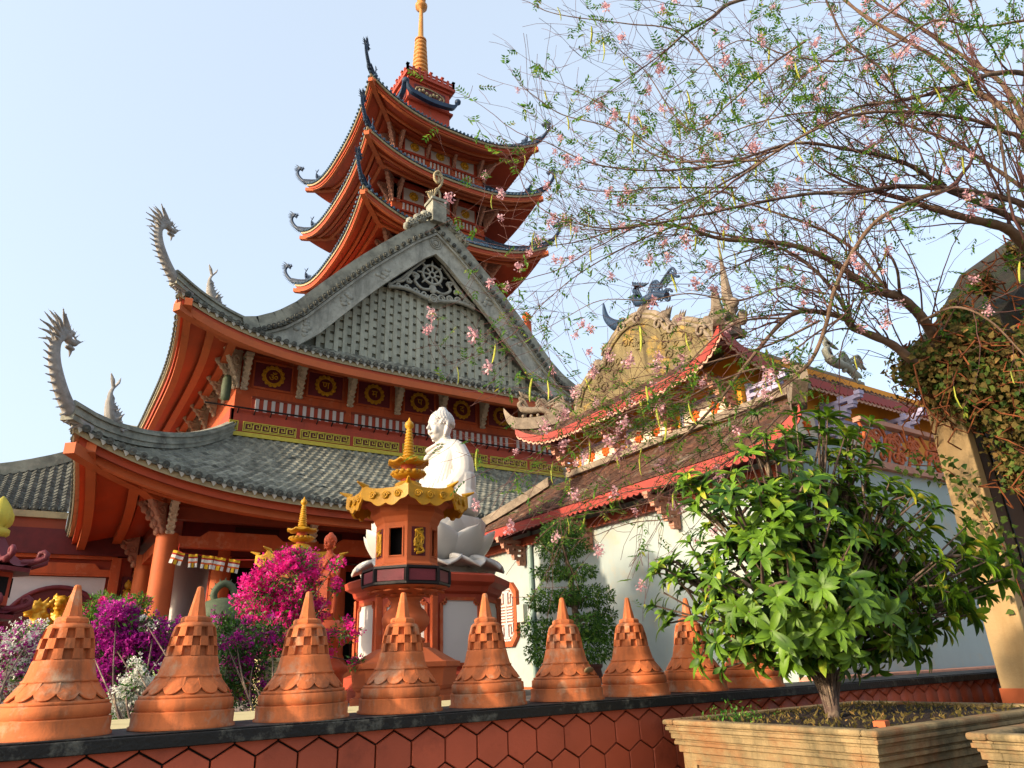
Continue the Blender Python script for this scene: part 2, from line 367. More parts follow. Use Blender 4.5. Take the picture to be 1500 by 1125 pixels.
def ring_tiles(ring, sides, pitch, row, h=.05, mb=None):
    """overlapping fish-scale tiles as real relief"""
    mb = mb or MB()
    for side in sides:
        a, b, c, d = ring.dims(side); run = math.hypot(d-c, ring.zi-ring.zo); nr = max(3, int(run/row)); nc = int(2*(b+ring.ext)/pitch)
        for r_ in range(nr):
            v0 = r_/nr; v1 = (r_+1)/nr; off = .5 if r_ % 2 else 0
            for cidx in range(-nc//2-1, nc//2+2):
                x = (cidx+off)*pitch; H1 = ring.half(side, v1); H0 = ring.half(side, v0)
                if abs(x) > H1-.02: continue
                def P(xx, v, dz): 
                    Hh = ring.half(side, v); u = max(-1, min(1, xx/Hh)); return ring.pt(side, u, v, dz)
                L0, M0, R0 = P(x-pitch/2, v0, .0), P(x, v0, h*.55), P(x+pitch/2, v0, .0)
                L1, M1, R1 = P(x-pitch/2, v1, .02), P(x, v1+.0, h*1.25), P(x+pitch/2, v1, .02)
                m1 = P(x, v1, -.01); j_ = Zd*rnd.uniform(-.012, .018); L1, M1, R1 = L1+j_, M1+j_*1.4, R1+j_
                if rnd.random() < .012: continue
                mb.add([L0, M0, R0, L1, M1, R1, m1], [(0, 3, 4, 1), (1, 4, 5, 2), (3, 6, 4), (6, 5, 4)])
    return mb
def disc_mesh(name, mat, r=.075, t=.05, n=10):
    b = MB(); b.lathe([(r*.55, -t*.6), (r, -t*.4), (r, t), ], n=n, smooth=False); b.lathe([(r*.5, t), (r*.42, t+.018), (r*.05, t+.02)], n=n, smooth=True)
    return b.mesh(name, mat)
TDISC = {}
def roof_edge(ring, side, pitch, deck, mat, r=.075, parts=True, drip=True):
    """round tile ends along the eave with pale drips between"""
    key = (mat, round(r, 3))
    if key not in TDISC: TDISC[key] = disc_mesh('tile_end', mat, r)
    H = ring.half(side, 1); n = int(2*H/pitch); stuff = []; dm = MB()
    for i in range(n+1):
        x = -H+i*(2*H/n); u = x/H; p = ring.pt(side, u, 1, r*.4)
        outv = {'S': Vector((0, -1, 0)), 'N': Vector((0, 1, 0)), 'W': Vector((-1, 0, 0)), 'E': Vector((1, 0, 0))}[side]
        q = outv.to_track_quat('Z', 'Y'); pos = p+outv*.03
        if parts: link('tile_end', TDISC[key], deck, pos, q.to_euler())
        else: stuff.append(Matrix.Translation(pos) @ q.to_matrix().to_4x4())
        if drip and i < n:
            u2 = (x+H/n)/H; c = ring.pt(side, u2, 1, -.01)+outv*.035; tg = (ring.pt(side, min(1, u2+.01), 1)-ring.pt(side, u2-.01, 1)).normalized()
            a = c-tg*pitch*.33; b = c+tg*pitch*.33; dn = c-Zd*r*1.35
            dm.prism([(0, 0), (1, 0), (.5, 1)], a, b-a, dn-(a+b)/2, -outv, .03)
    if stuff:
        me = TDISC[key]; V = [v.co[:] for v in me.vertices]; F = []
        for p_ in me.polygons:
            vv = list(p_.vertices)
            F += [(vv[0], vv[k], vv[k+1]) for k in range(1, len(vv)-1)]
        scatter('tile_end_row', V, F, stuff, mat, deck)
    if drip: dm.build('mortar_drips', 'mortar_white', deck, kind='stuff')
def hip_line(ring, side, u, n=14, dz=0): return [ring.pt(side, u, i/n, dz) for i in range(n+1)]
def ribbon(mb, pts, w, h, z0=0, caps=(0,)):
    """box-section strip following pts, sitting z0 above them"""
    pts = [Vector(p) for p in pts]; m = len(pts); vs = []
    for i in range(m):
        t = pts[min(i+1, m-1)]-pts[max(0, i-1)]; t.z = 0
        t.normalize(); sd = Vector((t.y, -t.x, 0)); p = pts[i]
        W = w[i] if hasattr(w, '__len__') else w; Hh = h[i] if hasattr(h, '__len__') else h
        vs += [p+sd*W/2+Zd*z0, p-sd*W/2+Zd*z0, p-sd*W/2+Zd*(z0+Hh), p+sd*W/2+Zd*(z0+Hh)]
    fs = [(i*4+k, (i+1)*4+k, (i+1)*4+(k+1) % 4, i*4+(k+1) % 4) for i in range(m-1) for k in range(4)]
    mb.add(vs, fs); mb.add(vs[:4], [(0, 1, 2, 3)]); mb.add(vs[-4:], [(3, 2, 1, 0)])
    return mb
CORN = {'SW': ('S', -1), 'SE': ('S', 1), 'NW': ('N', 1), 'NE': ('N', -1)}
DIAG = {'SW': Vector((-1, -1, 0)).normalized(), 'SE': Vector((1, -1, 0)).normalized(), 'NW': Vector((-1, 1, 0)).normalized(), 'NE': Vector((1, 1, 0)).normalized()}

def dragon_mesh(name, mat, s=1., vox=.022):
    """dragon neck rising from the origin along +X then curling its head back; local X = outwards"""
    b = MB(); path = catmull([(-.45, 0, -.12), (0, 0, 0.0), (.45, 0, .34), (.82, 0, .78), (1.06, 0, 1.22), (1.12, 0, 1.6), (.98, 0, 1.86)], 6)
    n = len(path); rad = [.21-.1*(i/(n-1))**.8 for i in range(n)]
    b.tube([p*s for p in path], [r*s for r in rad], 10)
    for i in range(5, n-1, 2):                      # dorsal spikes on the outer side
        p = path[i]; t = (path[min(i+1, n-1)]-path[i-1]).normalized(); nn = Vector((t.z, 0, -t.x)); ln = .17+.1*(i/n)
        b.cone((p+nn*rad[i]*.6)*s, (p+nn*(rad[i]+ln)+t*.12)*s, .055*s, 5, .012*s)
    hd = Vector((.78, 0, 1.9))
    b.ball(Vector((.9, 0, 1.93))*s, (.2*s, .15*s, .16*s)); b.ball(Vector((.66, 0, 1.84))*s, (.2*s, .12*s, .09*s)); b.ball(Vector((.66, 0, 1.68))*s, (.15*s, .1*s, .05*s))
    b.ball(Vector((.5, 0, 1.92))*s, (.07*s, .1*s, .06*s))
    for sg in (-1, 1):
        b.ball(Vector((.78, .11*sg, 2.02))*s, .065*s); b.cone(Vector((.86, .09*sg, 2.03))*s, Vector((1.2, .17*sg, 2.38))*s, .05*s, 5, .01*s)
        b.cone(Vector((.5, .07*sg, 1.88))*s, Vector((.36, .16*sg, 2.02))*s, .03*s, 5, .01*s)
        for k, (a, c) in enumerate((((1.0, 1.95), (1.55, 2.28)), ((1.02, 1.86), (1.62, 2.05)), ((1.04, 1.76), (1.56, 1.84)), ((.95, 2.03), (1.38, 2.46)), ((1.04, 1.66), (1.46, 1.62)))):
            m_ = Vector(((a[0]+c[0])/2, .11*sg, (a[1]+c[1])/2+.05))
            b.tube([Vector((a[0], .05*sg, a[1]))*s, m_*s, Vector((c[0], (.12+.03*k)*sg, c[1]))*s], [.055*s, .045*s, .012*s], 5)
    for k in range(5): b.cone(Vector((.86-.07*k, 0, 2.06-.02*k))*s, Vector((.9-.12*k, 0, 2.34-.04*k))*s, .035*s, 5, .01*s)
    b.cone(Vector((.62, 0, 1.66))*s, Vector((.62, 0, 1.42))*s, .06*s, 5, .01*s)
    return b.mesh(name, mat)
def carp_mesh(name, mat, s=1.):
    """scaly carp standing head down with its tail in the air"""
    b = MB(); path = catmull([(-.6, 0, .1), (-.35, 0, .12), (-.1, 0, .3), (.05, 0, .62), (.08, 0, .95), (.0, 0, 1.18)], 5); n = len(path)
    rad = [.13, .16, .19, .21, .22, .22, .215, .21, .2, .19, .18, .165, .15, .14, .13, .115, .1, .09, .08, .075, .07, .065, .06, .06, .055, .05][:n]
    b.tube([p*s for p in path], [r*s for r in rad], 9, flat=.7)
    for i in range(1, n-5):
        p = path[i]; t = (path[i+1]-path[i-1]).normalized(); nn = Vector((-t.z, 0, t.x)); b.cone((p+nn*rad[i]*.7)*s, (p+nn*(rad[i]+.15)-t*.04)*s, .05*s, 4, .012*s)
    for sg in (-1, 1):
        b.tube([Vector((0, 0, 1.14))*s, Vector((.12*sg, .03, 1.34))*s, Vector((.22*sg, .0, 1.55))*s], [.06*s, .07*s, .015*s], 6, flat=.5)
        b.cone(Vector((-.2, .1*sg, .25))*s, Vector((-.1, .34*sg, .35))*s, .08*s, 5, .02*s)
        b.ball(Vector((-.55, .1*sg, .2))*s, .05*s)
    b.ball(Vector((-.62, 0, .12))*s, (.14*s, .13*s, .12*s))
    for k in range(34):
        a = rnd.uniform(0, 6.28); i = rnd.randint(1, n-9); p = path[i]; b.cone((p+Vector((0, rad[i]*.6*math.cos(a), rad[i]*.6*math.sin(a))))*s, (p+Vector((-.12, (rad[i]+.07)*math.cos(a), (rad[i]+.1)*math.sin(a))))*s, .06*s, 4, .015*s)
    for k in range(6): b.tube([Vector((-.35+.06*k, 0, .25))*s, Vector((-.5+.1*k, 0, .5+.03*k))*s, Vector((-.62+.1*k, 0, .62+.05*k))*s], [.05*s, .045*s, .015*s], 5)
    return b.mesh(name, mat)
DR = {}
def corner_finials(ring, cn, deck, mat, s, push=0., sub=True):
    for kind, fn in (('dragon_finial', dragon_mesh), ('carp_finial', carp_mesh)):
        key = (kind, mat, s)
        if key not in DR: DR[key] = fn(kind, mat, s)
        side, u = CORN[cn]; d = ring.pt(side, u, 1)-ring.pt(side, u, .9); d.z = 0; d.normalize(); az = math.atan2(d.y, d.x)
        p = ring.pt(side, u, 1, .12*s) if kind[0] == 'd' else ring.pt(side, u, 1, .2*s)-d*.85*s
        if kind[0] == 'c': p = ring.pt(side, u, 1-.95*s/math.hypot(ring.ohx-ring.ihx, ring.ohy-ring.ihy+.01), .28*s)
        o = link(kind, DR[key], deck, p+d*push, (0, 0, az))
        rm = o.modifiers.new('remesh', 'REMESH'); rm.mode = 'VOXEL'; rm.voxel_size = .022*max(s, .5)*(1.1 if s > .8 else 1.2); rm.use_smooth_shade = True

def build_roof(parent, ring, cfg):
    """deck + its sub-parts; cfg gives materials and densities"""
    sides = cfg.get('sides', 'SWEN'); vis = cfg.get('vis', 'SWE'); th = cfg.get('th', .1)
    mb = MB()
    for sd in sides: ring.grid(mb, sd, 0, 1, 36, 7, lambda a, u, v: ring.pt(a, u, v, -.03), flip=False)
    deck = mb.build(cfg['name'], cfg['tile'], parent, label=cfg.get('label'))
    ring_tiles(ring, vis, cfg['pitch'], cfg['row'], cfg.get('h', .05)).build('roof_tiles', cfg['tile'], deck, kind='stuff')
    for i, sd in enumerate(vis): roof_edge(ring, sd, cfg['epitch'], deck, cfg['tile_end'], cfg['er'], parts=sd in cfg.get('parts', ''), drip=cfg.get('drip', True))
    # eave edge band, fascia and soffit
    eb = MB(); fb = MB(); so = MB()
    fh = cfg.get('fascia', .3)
    for sd in sides:
        a, b, c, d = ring.dims(sd); span = d-c
        ring.grid(eb, sd, 0, 1, 44, 1, lambda A, u, v: ring.pt(A, u, .995, -.04-(1-v)*.13), flip=True)
        ring.grid(eb, sd, 0, 1, 44, 1, lambda A, u, v: ring.pt(A, u, .965+.03*v, -.17), flip=True)
        ring.grid(fb, sd, 0, 1, 44, 1, lambda A, u, v: ring.pt(A, u, .965, -.17-(1-v)*fh), flip=True)
        def sf(A, u, v, lo=0):
            base = ring.pt(A, u, v); edge_z = ring.zo-.17-fh
            z = edge_z+(cfg['zin_s']-edge_z)*(1-v)**1.15+ring.lift*abs(u)**ring.k*v**1.6-lo
            return Vector((base.x, base.y, z))
        v0 = cfg.get('v_in', 0.)
        ring.grid(so, sd, .62, .965, 44, 4, lambda A, u, v: sf(A, u, v), flip=True)
        ring.grid(so, sd, 0, 1, 44, 1, lambda A, u, v: sf(A, u, .62, (1-v)*.16), flip=True)
        ring.grid(so, sd, v0, .62, 44, 5, lambda A, u, v: sf(A, u, v, .16), flip=True)
    ring.sf = sf
    eb.build('eave_edge', 'edge_beige', deck); fb.build('eave_board', cfg['fascia_mat'], deck); so.build('soffit', cfg['soffit_mat'], deck)
    # purlins: beams under the soffit that run past the hip and show their sawn ends
    for sd in cfg.get('purlin_sides', 'SW'):
        for v, wd in cfg.get('purlins', ((.9, .2), (.66, .22), (.42, .24))):
            pts = []; N = 26; H = ring.half(sd, v)
            for i in range(N+1):
                x = -1+2*i/N; u = math.copysign(1-(1-abs(x))**1.4, x); pts.append(sf(sd, u, v, .0 if v > .62 else .16))
            for e_, s_ in ((0, -1), (-1, 1)):
                d_ = (pts[e_]-pts[1 if e_ == 0 else -2]).normalized(); q = pts[e_]+d_*cfg.get('pext', .38)
                pts.insert(0, q) if e_ == 0 else pts.append(q)
            pm = MB(); ribbon(pm, pts, wd, wd*1.1, -wd*1.1+.02); pm.build('purlin', cfg['beam_mat'], deck)
    for cn in cfg.get('corners', ('SW', 'SE', 'NW', 'NE')):
        sd, u = CORN[cn]; L = hip_line(ring, sd, u, 16, .0); m = len(L); d = (L[-1]-L[-2]).normalized()
        L.append(L[-1]+d*cfg.get('hext', .25)); hw, hh = cfg['hip']
        hm = MB(); ribbon(hm, L, hw, hh*.72, .0); ribbon(hm, L, hw*1.35, hh*.16, hh*.72); ribbon(hm, L, hw*.8, hh*.16, hh*.88); ribbon(hm, L, hw*1.25, hh*.12, hh*.28)
        hm.build('hip_ridge', cfg['ridge'], deck)
        bm2 = MB(); L2 = [sf(sd, u, v, .1 if v < .62 else .02) for v in [.35+.65*i/12 for i in range(13)]]; 
        ribbon(bm2, L2, cfg.get('hipbeam', .26), .24, -.26); bm2.build('hip_beam', cfg['beam_mat'], deck)
        if cfg.get('finials', True) and cn in cfg.get('fin_corners', ('SW', 'SE', 'NW', 'NE')): corner_finials(ring, cn, deck, cfg['finial_mat'], cfg['fscale'])
    return deck

# ------------------------------------------------------------------ ground
g = MB(); g.box(-600, 600, -600, 600, -1, 0); g.build('ground', 'ground', kind='structure')
g = MB(); g.box(-14, 40, 3.72, 60, .004, 1.15); g.build('courtyard_terrace', 'courtyard', kind='structure')
sk = None

# ------------------------------------------------------------------ main hall
HX0, HX1, HYF, HYB = 4.1, 16.8, 22.0, 32.0
HCX = (HX0+HX1)/2; HCY = 27.0
hall = thing('temple_hall', 'two storey temple hall with grey double roof, lattice gable and golden medallions', 'temple', (HCX, HYF, 1.15))
# platform and lower storey
m = MB(); m.box(1.3, 19.6, 18.6, 34, 1.15, 1.75); m.build('platform', 'brick_orange', hall)
m = MB(); m.box(4.3, 16.6, 23.3, 31.8, 1.75, 6.3); m.build('lower_wall', 'plaster_cool', hall)
for k, cx in enumerate((5.3, 8.6, 12.0, 15.3)):
    d = MB(); d.box(cx-1.0, cx+1.0, 23.18, 23.31, 1.75, 4.7); dd = d.build('door_shade', 'shade_black', hall)  # flat slab on the solid wall, doorway shade put in as colour
    e = MB(); e.box(cx-1.12, cx-1.0, 23.1, 23.3, 1.75, 4.85); e.box(cx+1.0, cx+1.12, 23.1, 23.3, 1.75, 4.85); e.box(cx-1.12, cx+1.12, 23.1, 23.3, 4.7, 4.9); e.build('door_frame', 'red_paint', dd)
    for i in range(8):
        e = MB(); e.box(cx-.95+i*.25, cx-.9+i*.25, 23.12, 23.17, 1.8, 3.6); e.build('door_bar', 'door_brown', dd)
for y0 in (23.3,):
    for x in (6.95, 10.3, 13.65):
        m = MB(); m.box(x-.22, x+.22, 22.9, 23.3, 1.75, 6.2); m.build('pier', 'red_paint', hall)
colprof = [(.42, 0), (.42, .12), (.34, .2), (.33, .3), (.29, .36), (.285, 1.6), (.27, 2.9), (.265, 3.3)]
for x, y in [(2.5, 20), (2.5, 24), (2.5, 28), (6.15, 20), (9.7, 20), (13.2, 20), (16.8, 20), (18.4, 20), (4.37, 22.5), (7.9, 22.5), (11.4, 22.5)]:
    m = MB(); m.lathe(colprof, (x, y, 1.75), 20); m.build('column', 'brick_orange', hall)
# beams of the veranda
m = MB(); m.box(2.3, 18.6, 19.86, 20.14, 5.42, 5.75); m.build('eave_beam', 'beam_red', hall)
m = MB(); m.box(2.36, 2.64, 20.0, 33, 5.42, 5.75); m.build('eave_beam', 'beam_red', hall)
tb = [(2.5, 6.15), (6.15, 9.7), (9.7, 13.2), (13.2, 16.8)]
for a, b in tb:
    m = MB(); m.prism([(a+.2, 4.72), (b-.2, 4.72), (b-.2, 5.0), (b-.75, 5.0), (b-.95, 5.16), (a+.95, 5.16), (a+.75, 5.0), (a+.2, 5.0)], (0, 19.88, 0), (1, 0, 0), (0, 0, 1), (0, 1, 0), .24); m.build('tie_beam', 'wall_orange', hall)
for a, b in ((20, 24), (24, 28), (28, 32)):
    m = MB(); m.box(2.38, 2.62, a+.25, b-.25, 4.75, 5.05); m.build('tie_beam', 'wall_orange', hall)
m = MB(); m.box(3.2, 17, 22.3, 22.7, 4.9, 6.5); m.build('inner_frieze', 'dark_red', hall)
for i in range(6):
    m = MB(); m.box(4.6+i*2, 5.9+i*2, 22.25, 22.31, 5.2, 5.75); m.build('frieze_panel', 'door_brown', hall)
# pieces of carved bracket: curved cantilever plate with pierced rosette look
def bracket_mesh(name, mat, L=.75, H=1.05, t=.1, rich=True):
    b = MB(); out = [(0, 0), (0, H)]; n = 9
    pts = [(L, H), (L, H*.9)]
    for i in range(n):
        f = (i+.5)/n; pts.append((L*(1-f)**1.15+.03, H*(.9-.86*f**.9)+.02))
        f2 = (i+1)/n; pts.append((L*(1-f2)**1.15*.9+.05, H*(.9-.86*f2**.9)))
    b.prism([(0, H), (0, 0.02)]+pts[::-1], (0, -t/2, 0), (1, 0, 0), (0, 0, 1), (0, 1, 0), t)
    if rich:
        for sg in (-1, 1):
            for (cx_, cz, r) in ((L*.32, H*.66, L*.17), (L*.62, H*.8, L*.11), (L*.17, H*.38, L*.1), (L*.12, H*.16, L*.07)):
                ring_ = [(cx_+r*math.cos(2*PI*k/10), sg*t*.55, cz+r*math.sin(2*PI*k/10)) for k in range(11)]
                b.tube(ring_, r*.2, 5, cap=False); b.ball((cx_, sg*t*.55, cz), (r*.35, t*.25, r*.35), 6, 4)
            for k in range(7):
                f = k/6; b.ball((L*(1-f)**1.1*.8+.05, sg*t*.45, H*(.86-.8*f)), (L*.09, t*.35, L*.1), 6, 4)
        b.box(0, L*1.04, -t*.75, t*.75, H*.94, H*1.02)
    return b.mesh(name, mat)
BR = bracket_mesh('bracket', 'carving_cream'); BRs = bracket_mesh('bracket', 'carving_cream', .42, .95, .14)
BRp = bracket_mesh('bracket', 'carving_pink', .85, 1.2, .12)
def put_bracket(me, x, y, z, az, par, s=1): return link('bracket', me, par, (x, y, z), (0, 0, az), (s, s, s))
for x, y in [(2.5, 20), (6.15, 20), (9.7, 20), (13.2, 20)]:
    put_bracket(BRs, x-.0, y-.26, 4.98, -PI/2, hall, 1.1)
put_bracket(BRp, 2.3, 20, 5.0, PI, hall, 1.15)
put_bracket(BRp, 2.32, 19.82, 5.0, -3*PI/4, hall, 1.25)
for y in (24, 28): put_bracket(BRp, 2.25, y, 4.7, PI, hall, 1.1)

# upper storey
m = MB(); m.box(HX0, HX1, HYF, HYB, 8.6, 11.6); up = m.build('upper_wall', 'wall_orange', hall)
m = MB(); m.box(HX0-.08, HX1+.08, HYF-.12, HYF-.002, 8.5, 9.34); m.box(HX0-.12, HX0-.002, HYF-.12, HYB, 8.5, 9.34); m.build('balcony_band', 'red_paint', hall)
m = MB(); m.box(HX0-.1, HX1+.1, HYF-.17, HYF-.122, 8.47, 8.60); m.box(HX0-.17, HX0-.122, HYF-.12, HYB, 8.47, 8.6); m.build('gold_moulding', 'fret_yellow', hall)
# Greek key panels
def fret_panel(x0, x1, z0, z1, y, par):
    b = MB(); t = .028; d = .03
    b.box(x0, x1, y-d, y, z0, z0+t); b.box(x0, x1, y-d, y, z1-t, z1); b.box(x0, x0+t, y-d, y, z0+t, z1-t); b.box(x1-t, x1, y-d, y, z0+t, z1-t)
    n = max(1, round((x1-x0-.1)/.27)); w_ = (x1-x0-.1)/n; a0 = z0+.055; a1 = z1-.055; hh = (a1-a0); u = hh/4
    for i in range(n):
        x = x0+.05+i*w_; s_ = w_/6
        segs = [((.3, 0), (.3, 4)), ((.3, 4), (4.6, 4)), ((4.6, 4), (4.6, 1.4)), ((4.6, 1.4), (2.5, 1.4)), ((2.5, 1.4), (2.5, 2.7)), ((.3, 0), (3.6, 0)), ((3.6, 0), (5.9, 0)), ((5.9, 0), (5.9, 2.8))]
        for (ax, az), (bx_, bz) in segs:
            X0, X1 = sorted((x+ax*s_, x+bx_*s_)); Z0, Z1 = sorted((a0+az*u, a0+bz*u)); b.box(X0-.012, X1+.012, y-d*.9-rnd.random()*.002, y, Z0-.012, Z1+.012)
    o = b.build('fret_panel', 'fret_yellow', par)
    bk = MB(); bk.box(x0+.01, x1-.01, y-.006, y+.02, z0+.01, z1-.01); bk.build('fret_ground', 'dark_red', o)
fret_panel(3.99, 4.26, 8.64, 8.95, HYF-.122, hall); x = 4.4
while x < 16.4: fret_panel(x, x+1.66, 8.64, 8.95, HYF-.122, hall); x += 1.79
# white balusters in bays
PK = MB().box(-.055, .055, -.02, .02, 0, .46).mesh('baluster', 'white_paint')
x = 4.72
for bay in range(4):
    fr = MB(); fr.box(x-.12, x+2.98, HYF-.06, HYF-.002, 9.78, 9.86); fr.build('baluster_rail', 'beam_red', hall)
    bk = MB(); bk.box(x-.1, x+2.95, HYF-.02, HYF-.001, 9.33, 9.79); bk.build('baluster_back', 'red_paint', hall)
    for i in range(12): link('baluster', PK, hall, (x+.06+i*.2525, HYF-.045, 9.32))
    x += 3.3
rl = MB(); rl.tube([(HX0-.9, HYF-.3, 9.33), (HX1, HYF-.3, 9.33)], .028, 6)
for i in range(26):
    xx = HX0+.1+i*.5; rl.beam((xx, HYF-.3, 9.33), (xx, HYF-.1, 9.2), .03, .03)
rl.build('pipe_rail', 'iron', hall)
lm = MB(); lm.lathe([(.02, 0), (.13, .05), (.14, .2), (.15, .45), (.13, .7), (.1, .82), (.03, .86)], (3.75, HYF-.35, 9.45), 12); lm.build('wall_lamp', 'bronze_green', hall)
# lotus medallions
GLY = ['\u0950', '\u0923', '\u092e', '\u092a', '\u0926', '\u0939', '\u0950']
def glyph_mesh(ch, size, mat, ext=.012):
    cu = bpy.data.curves.new('letter', 'FONT'); cu.body = ch; cu.size = size; cu.extrude = ext; cu.align_x = 'CENTER'; cu.align_y = 'CENTER'; cu.resolution_u = 3
    ob = bpy.data.objects.new('tmp', cu); sc.collection.objects.link(ob); dg = bpy.context.evaluated_depsgraph_get(); me = bpy.data.meshes.new_from_object(ob.evaluated_get(dg)); bpy.data.objects.remove(ob)
    me.name = 'letter'; me.materials.clear(); me.materials.append(MATS[mat])
    if len(me.vertices):
        xs = [v.co.x for v in me.vertices]; ys = [v.co.y for v in me.vertices]; ox, oy = (min(xs)+max(xs))/2, (min(ys)+max(ys))/2
        for v in me.vertices: v.co.x -= ox; v.co.y -= oy
    return me
for i in range(7):
    cx = 5.2+1.752*i; z0, z1 = 10.14, 11.12; x0, x1 = cx-.66, cx+.66; y = HYF
    f = MB(); t = .07; f.box(x0, x1, y-.07, y-.001, z0, z0+t); f.box(x0, x1, y-.07, y-.001, z1-t, z1); f.box(x0, x0+t, y-.07, y-.001, z0+t, z1-t); f.box(x1-t, x1, y-.07, y-.001, z0+t, z1-t)
    fr = f.build('panel_frame', 'wall_orange', hall, bevel=.012)
    f = MB(); f.box(x0+t+.002, x1-t-.002, y-.022, y-.002, z0+t+.002, z1-t-.002); f.build('panel', 'maroon', fr)
    c = Vector((cx, y-.03, 10.64)); f = MB()
    for k in range(14):                                # lotus petals
        g_ = 2*PI*k/14; e = Vector((math.cos(g_), 0, math.sin(g_))); sd_ = Vector((-math.sin(g_), 0, math.cos(g_)))
        poly = [(.24, -.045), (.3, -.078), (.355, -.055), (.385, 0), (.355, .055), (.3, .078), (.24, .045)]
        f.prism(poly, c, e, sd_, (0, -1, 0), .022+.008*(k % 2)); f.ball(c+e*.315+Vector((0, -.028, 0)), (.05, .02, .04), 6, 4)
    ringp = [(c.x+.255*math.cos(2*PI*k/28), c.y-.02, c.z+.255*math.sin(2*PI*k/28)) for k in range(29)]; f.tube(ringp, .022, 6, cap=False)
    md = f.build('lotus_medallion', 'gold_paint', hall)
    d_ = MB(); d_.lathe([(.235, 0), (.235, .02)], n=28, smooth=False); dm_ = d_.mesh('medallion_disc', 'dark_red')
    link('medallion_disc', dm_, md, (c.x, c.y-.005, c.z), (PI/2, 0, 0))
    link('letter', glyph_mesh(GLY[i], .34, 'gold_paint'), md, (c.x, c.y-.04, c.z), (PI/2, 0, 0))
for i in range(8):
    cx = 5.2+1.752*(i-.5); put_bracket(BRs, cx if i else 4.32, HYF-.01, 10.0, -PI/2, hall, 1.18)
m = MB(); m.box(HX0-.05, HX1+.05, HYF-.16, HYF-.002, 11.28, 11.6); m.build('top_beam', 'beam_red', hall)
put_bracket(BR, HX0+.02, HYF-.05, 10.02, -3*PI/4, hall, 1.25)
for k in range(6): put_bracket(BR, HX0-.0, HYF+.1+1.5*k, 10.05, PI, hall, 1.1)

# lower roof
RL = Ring(HCX, 27.0, (HX1-HX0)/2+.02, 5.0, 8.52, 10.05, 9.45, 5.62, 1.15, ext=.4, p=1.3, k=4.2)
build_roof(hall, RL, dict(name='lower_roof', tile='tile_grey', tile_end='tile_dark', pitch=.235, row=.2, h=.06, epitch=.24, er=.085, parts='SW', vis='SWE',
           zin_s=6.35, fascia=.2, fascia_mat='soffit_orange', soffit_mat='soffit_orange', beam_mat='brick_orange', ridge='ridge_grey', hip=(.3, .42),
           finial_mat='stone_dragon', fscale=.86, fin_corners=('SW',), corners=('SW', 'SE', 'NW')))
# upper roof skirt
RU = Ring(HCX, 27.0, 5.7, 5.6, 11.75, 8.25, 7.0, 10.82, .98, ext=.36, p=1.25, k=4.2)
upd = build_roof(hall, RU, dict(name='upper_roof', tile='tile_grey', tile_end='tile_dark', pitch=.235, row=.2, h=.06, epitch=.24, er=.085, parts='S', vis='SWE',
           zin_s=11.75, fascia=.2, fascia_mat='soffit_orange', soffit_mat='soffit_orange', beam_mat='brick_orange', ridge='ridge_grey', hip=(.3, .42),
           finial_mat='stone_dragon', fscale=.84, fin_corners=('SW',), corners=('SW', 'SE', 'NW')))
# gable: rake curve from foot to apex (half width vs height)
GY = 21.35; APZ = 17.2
RKP = [(6.15, 11.72), (5.5, 12.08), (4.9, 12.6), (4.25, 13.36), (3.57, 14.14), (2.8, 14.98), (2.1, 15.68), (1.05, 16.68), (0, 17.5)]; APZ = 17.5
def rake(t):   # t 0 foot .. 1 apex, outer top line
    f = max(0, min(1, t))*(len(RKP)-1); i = min(int(f), len(RKP)-2); f -= i; a, b = RKP[i], RKP[i+1]; return a[0]+(b[0]-a[0])*f, a[1]+(b[1]-a[1])*f
gb = MB(); N = 14
for sg in (-1, 1):                                     # main roof slopes behind the gable
    vs = []
    for i in range(N+1):
        x, z = rake(i/N); vs += [(HCX+sg*x, GY-.75, z), (HCX+sg*x, 32.5, z)]
    gb.add(vs, [(2*i, 2*i+1, 2*i+3, 2*i+2) for i in range(N)], True)
    vs = [(a, b, c-.12) for a, b, c in vs]; gb.add(vs, [(2*i, 2*i+2, 2*i+3, 2*i+1) for i in range(N)], True)
gbo = gb.build('gable_roof', 'tile_grey', hall)
rt = MB()                                              # tile rows on the visible left slope
for r_ in range(26):
    t0, t1 = r_/26, (r_+1)/26
    for c_ in range(46):
        y0 = GY-.7+c_*.24+(.12 if r_ % 2 else 0)
        for sg in (-1, 1):
            (xa, za), (xb, zb) = rake(t0), rake(t1)
            rt.add([(HCX+sg*xb, y0, zb), (HCX+sg*xb, y0+.12, zb+.03), (HCX+sg*xb, y0+.24, zb), (HCX+sg*xa, y0, za+.02), (HCX+sg*xa, y0+.12, za+.08), (HCX+sg*xa, y0+.24, za+.02), (HCX+sg*xa, y0+.12, za-.02)],
                   [(0, 3, 4, 1), (1, 4, 5, 2), (3, 6, 4), (6, 5, 4)])
rt.build('roof_tiles', 'tile_grey', gbo, kind='stuff')
disc = TDISC[('tile_dark', .085)]
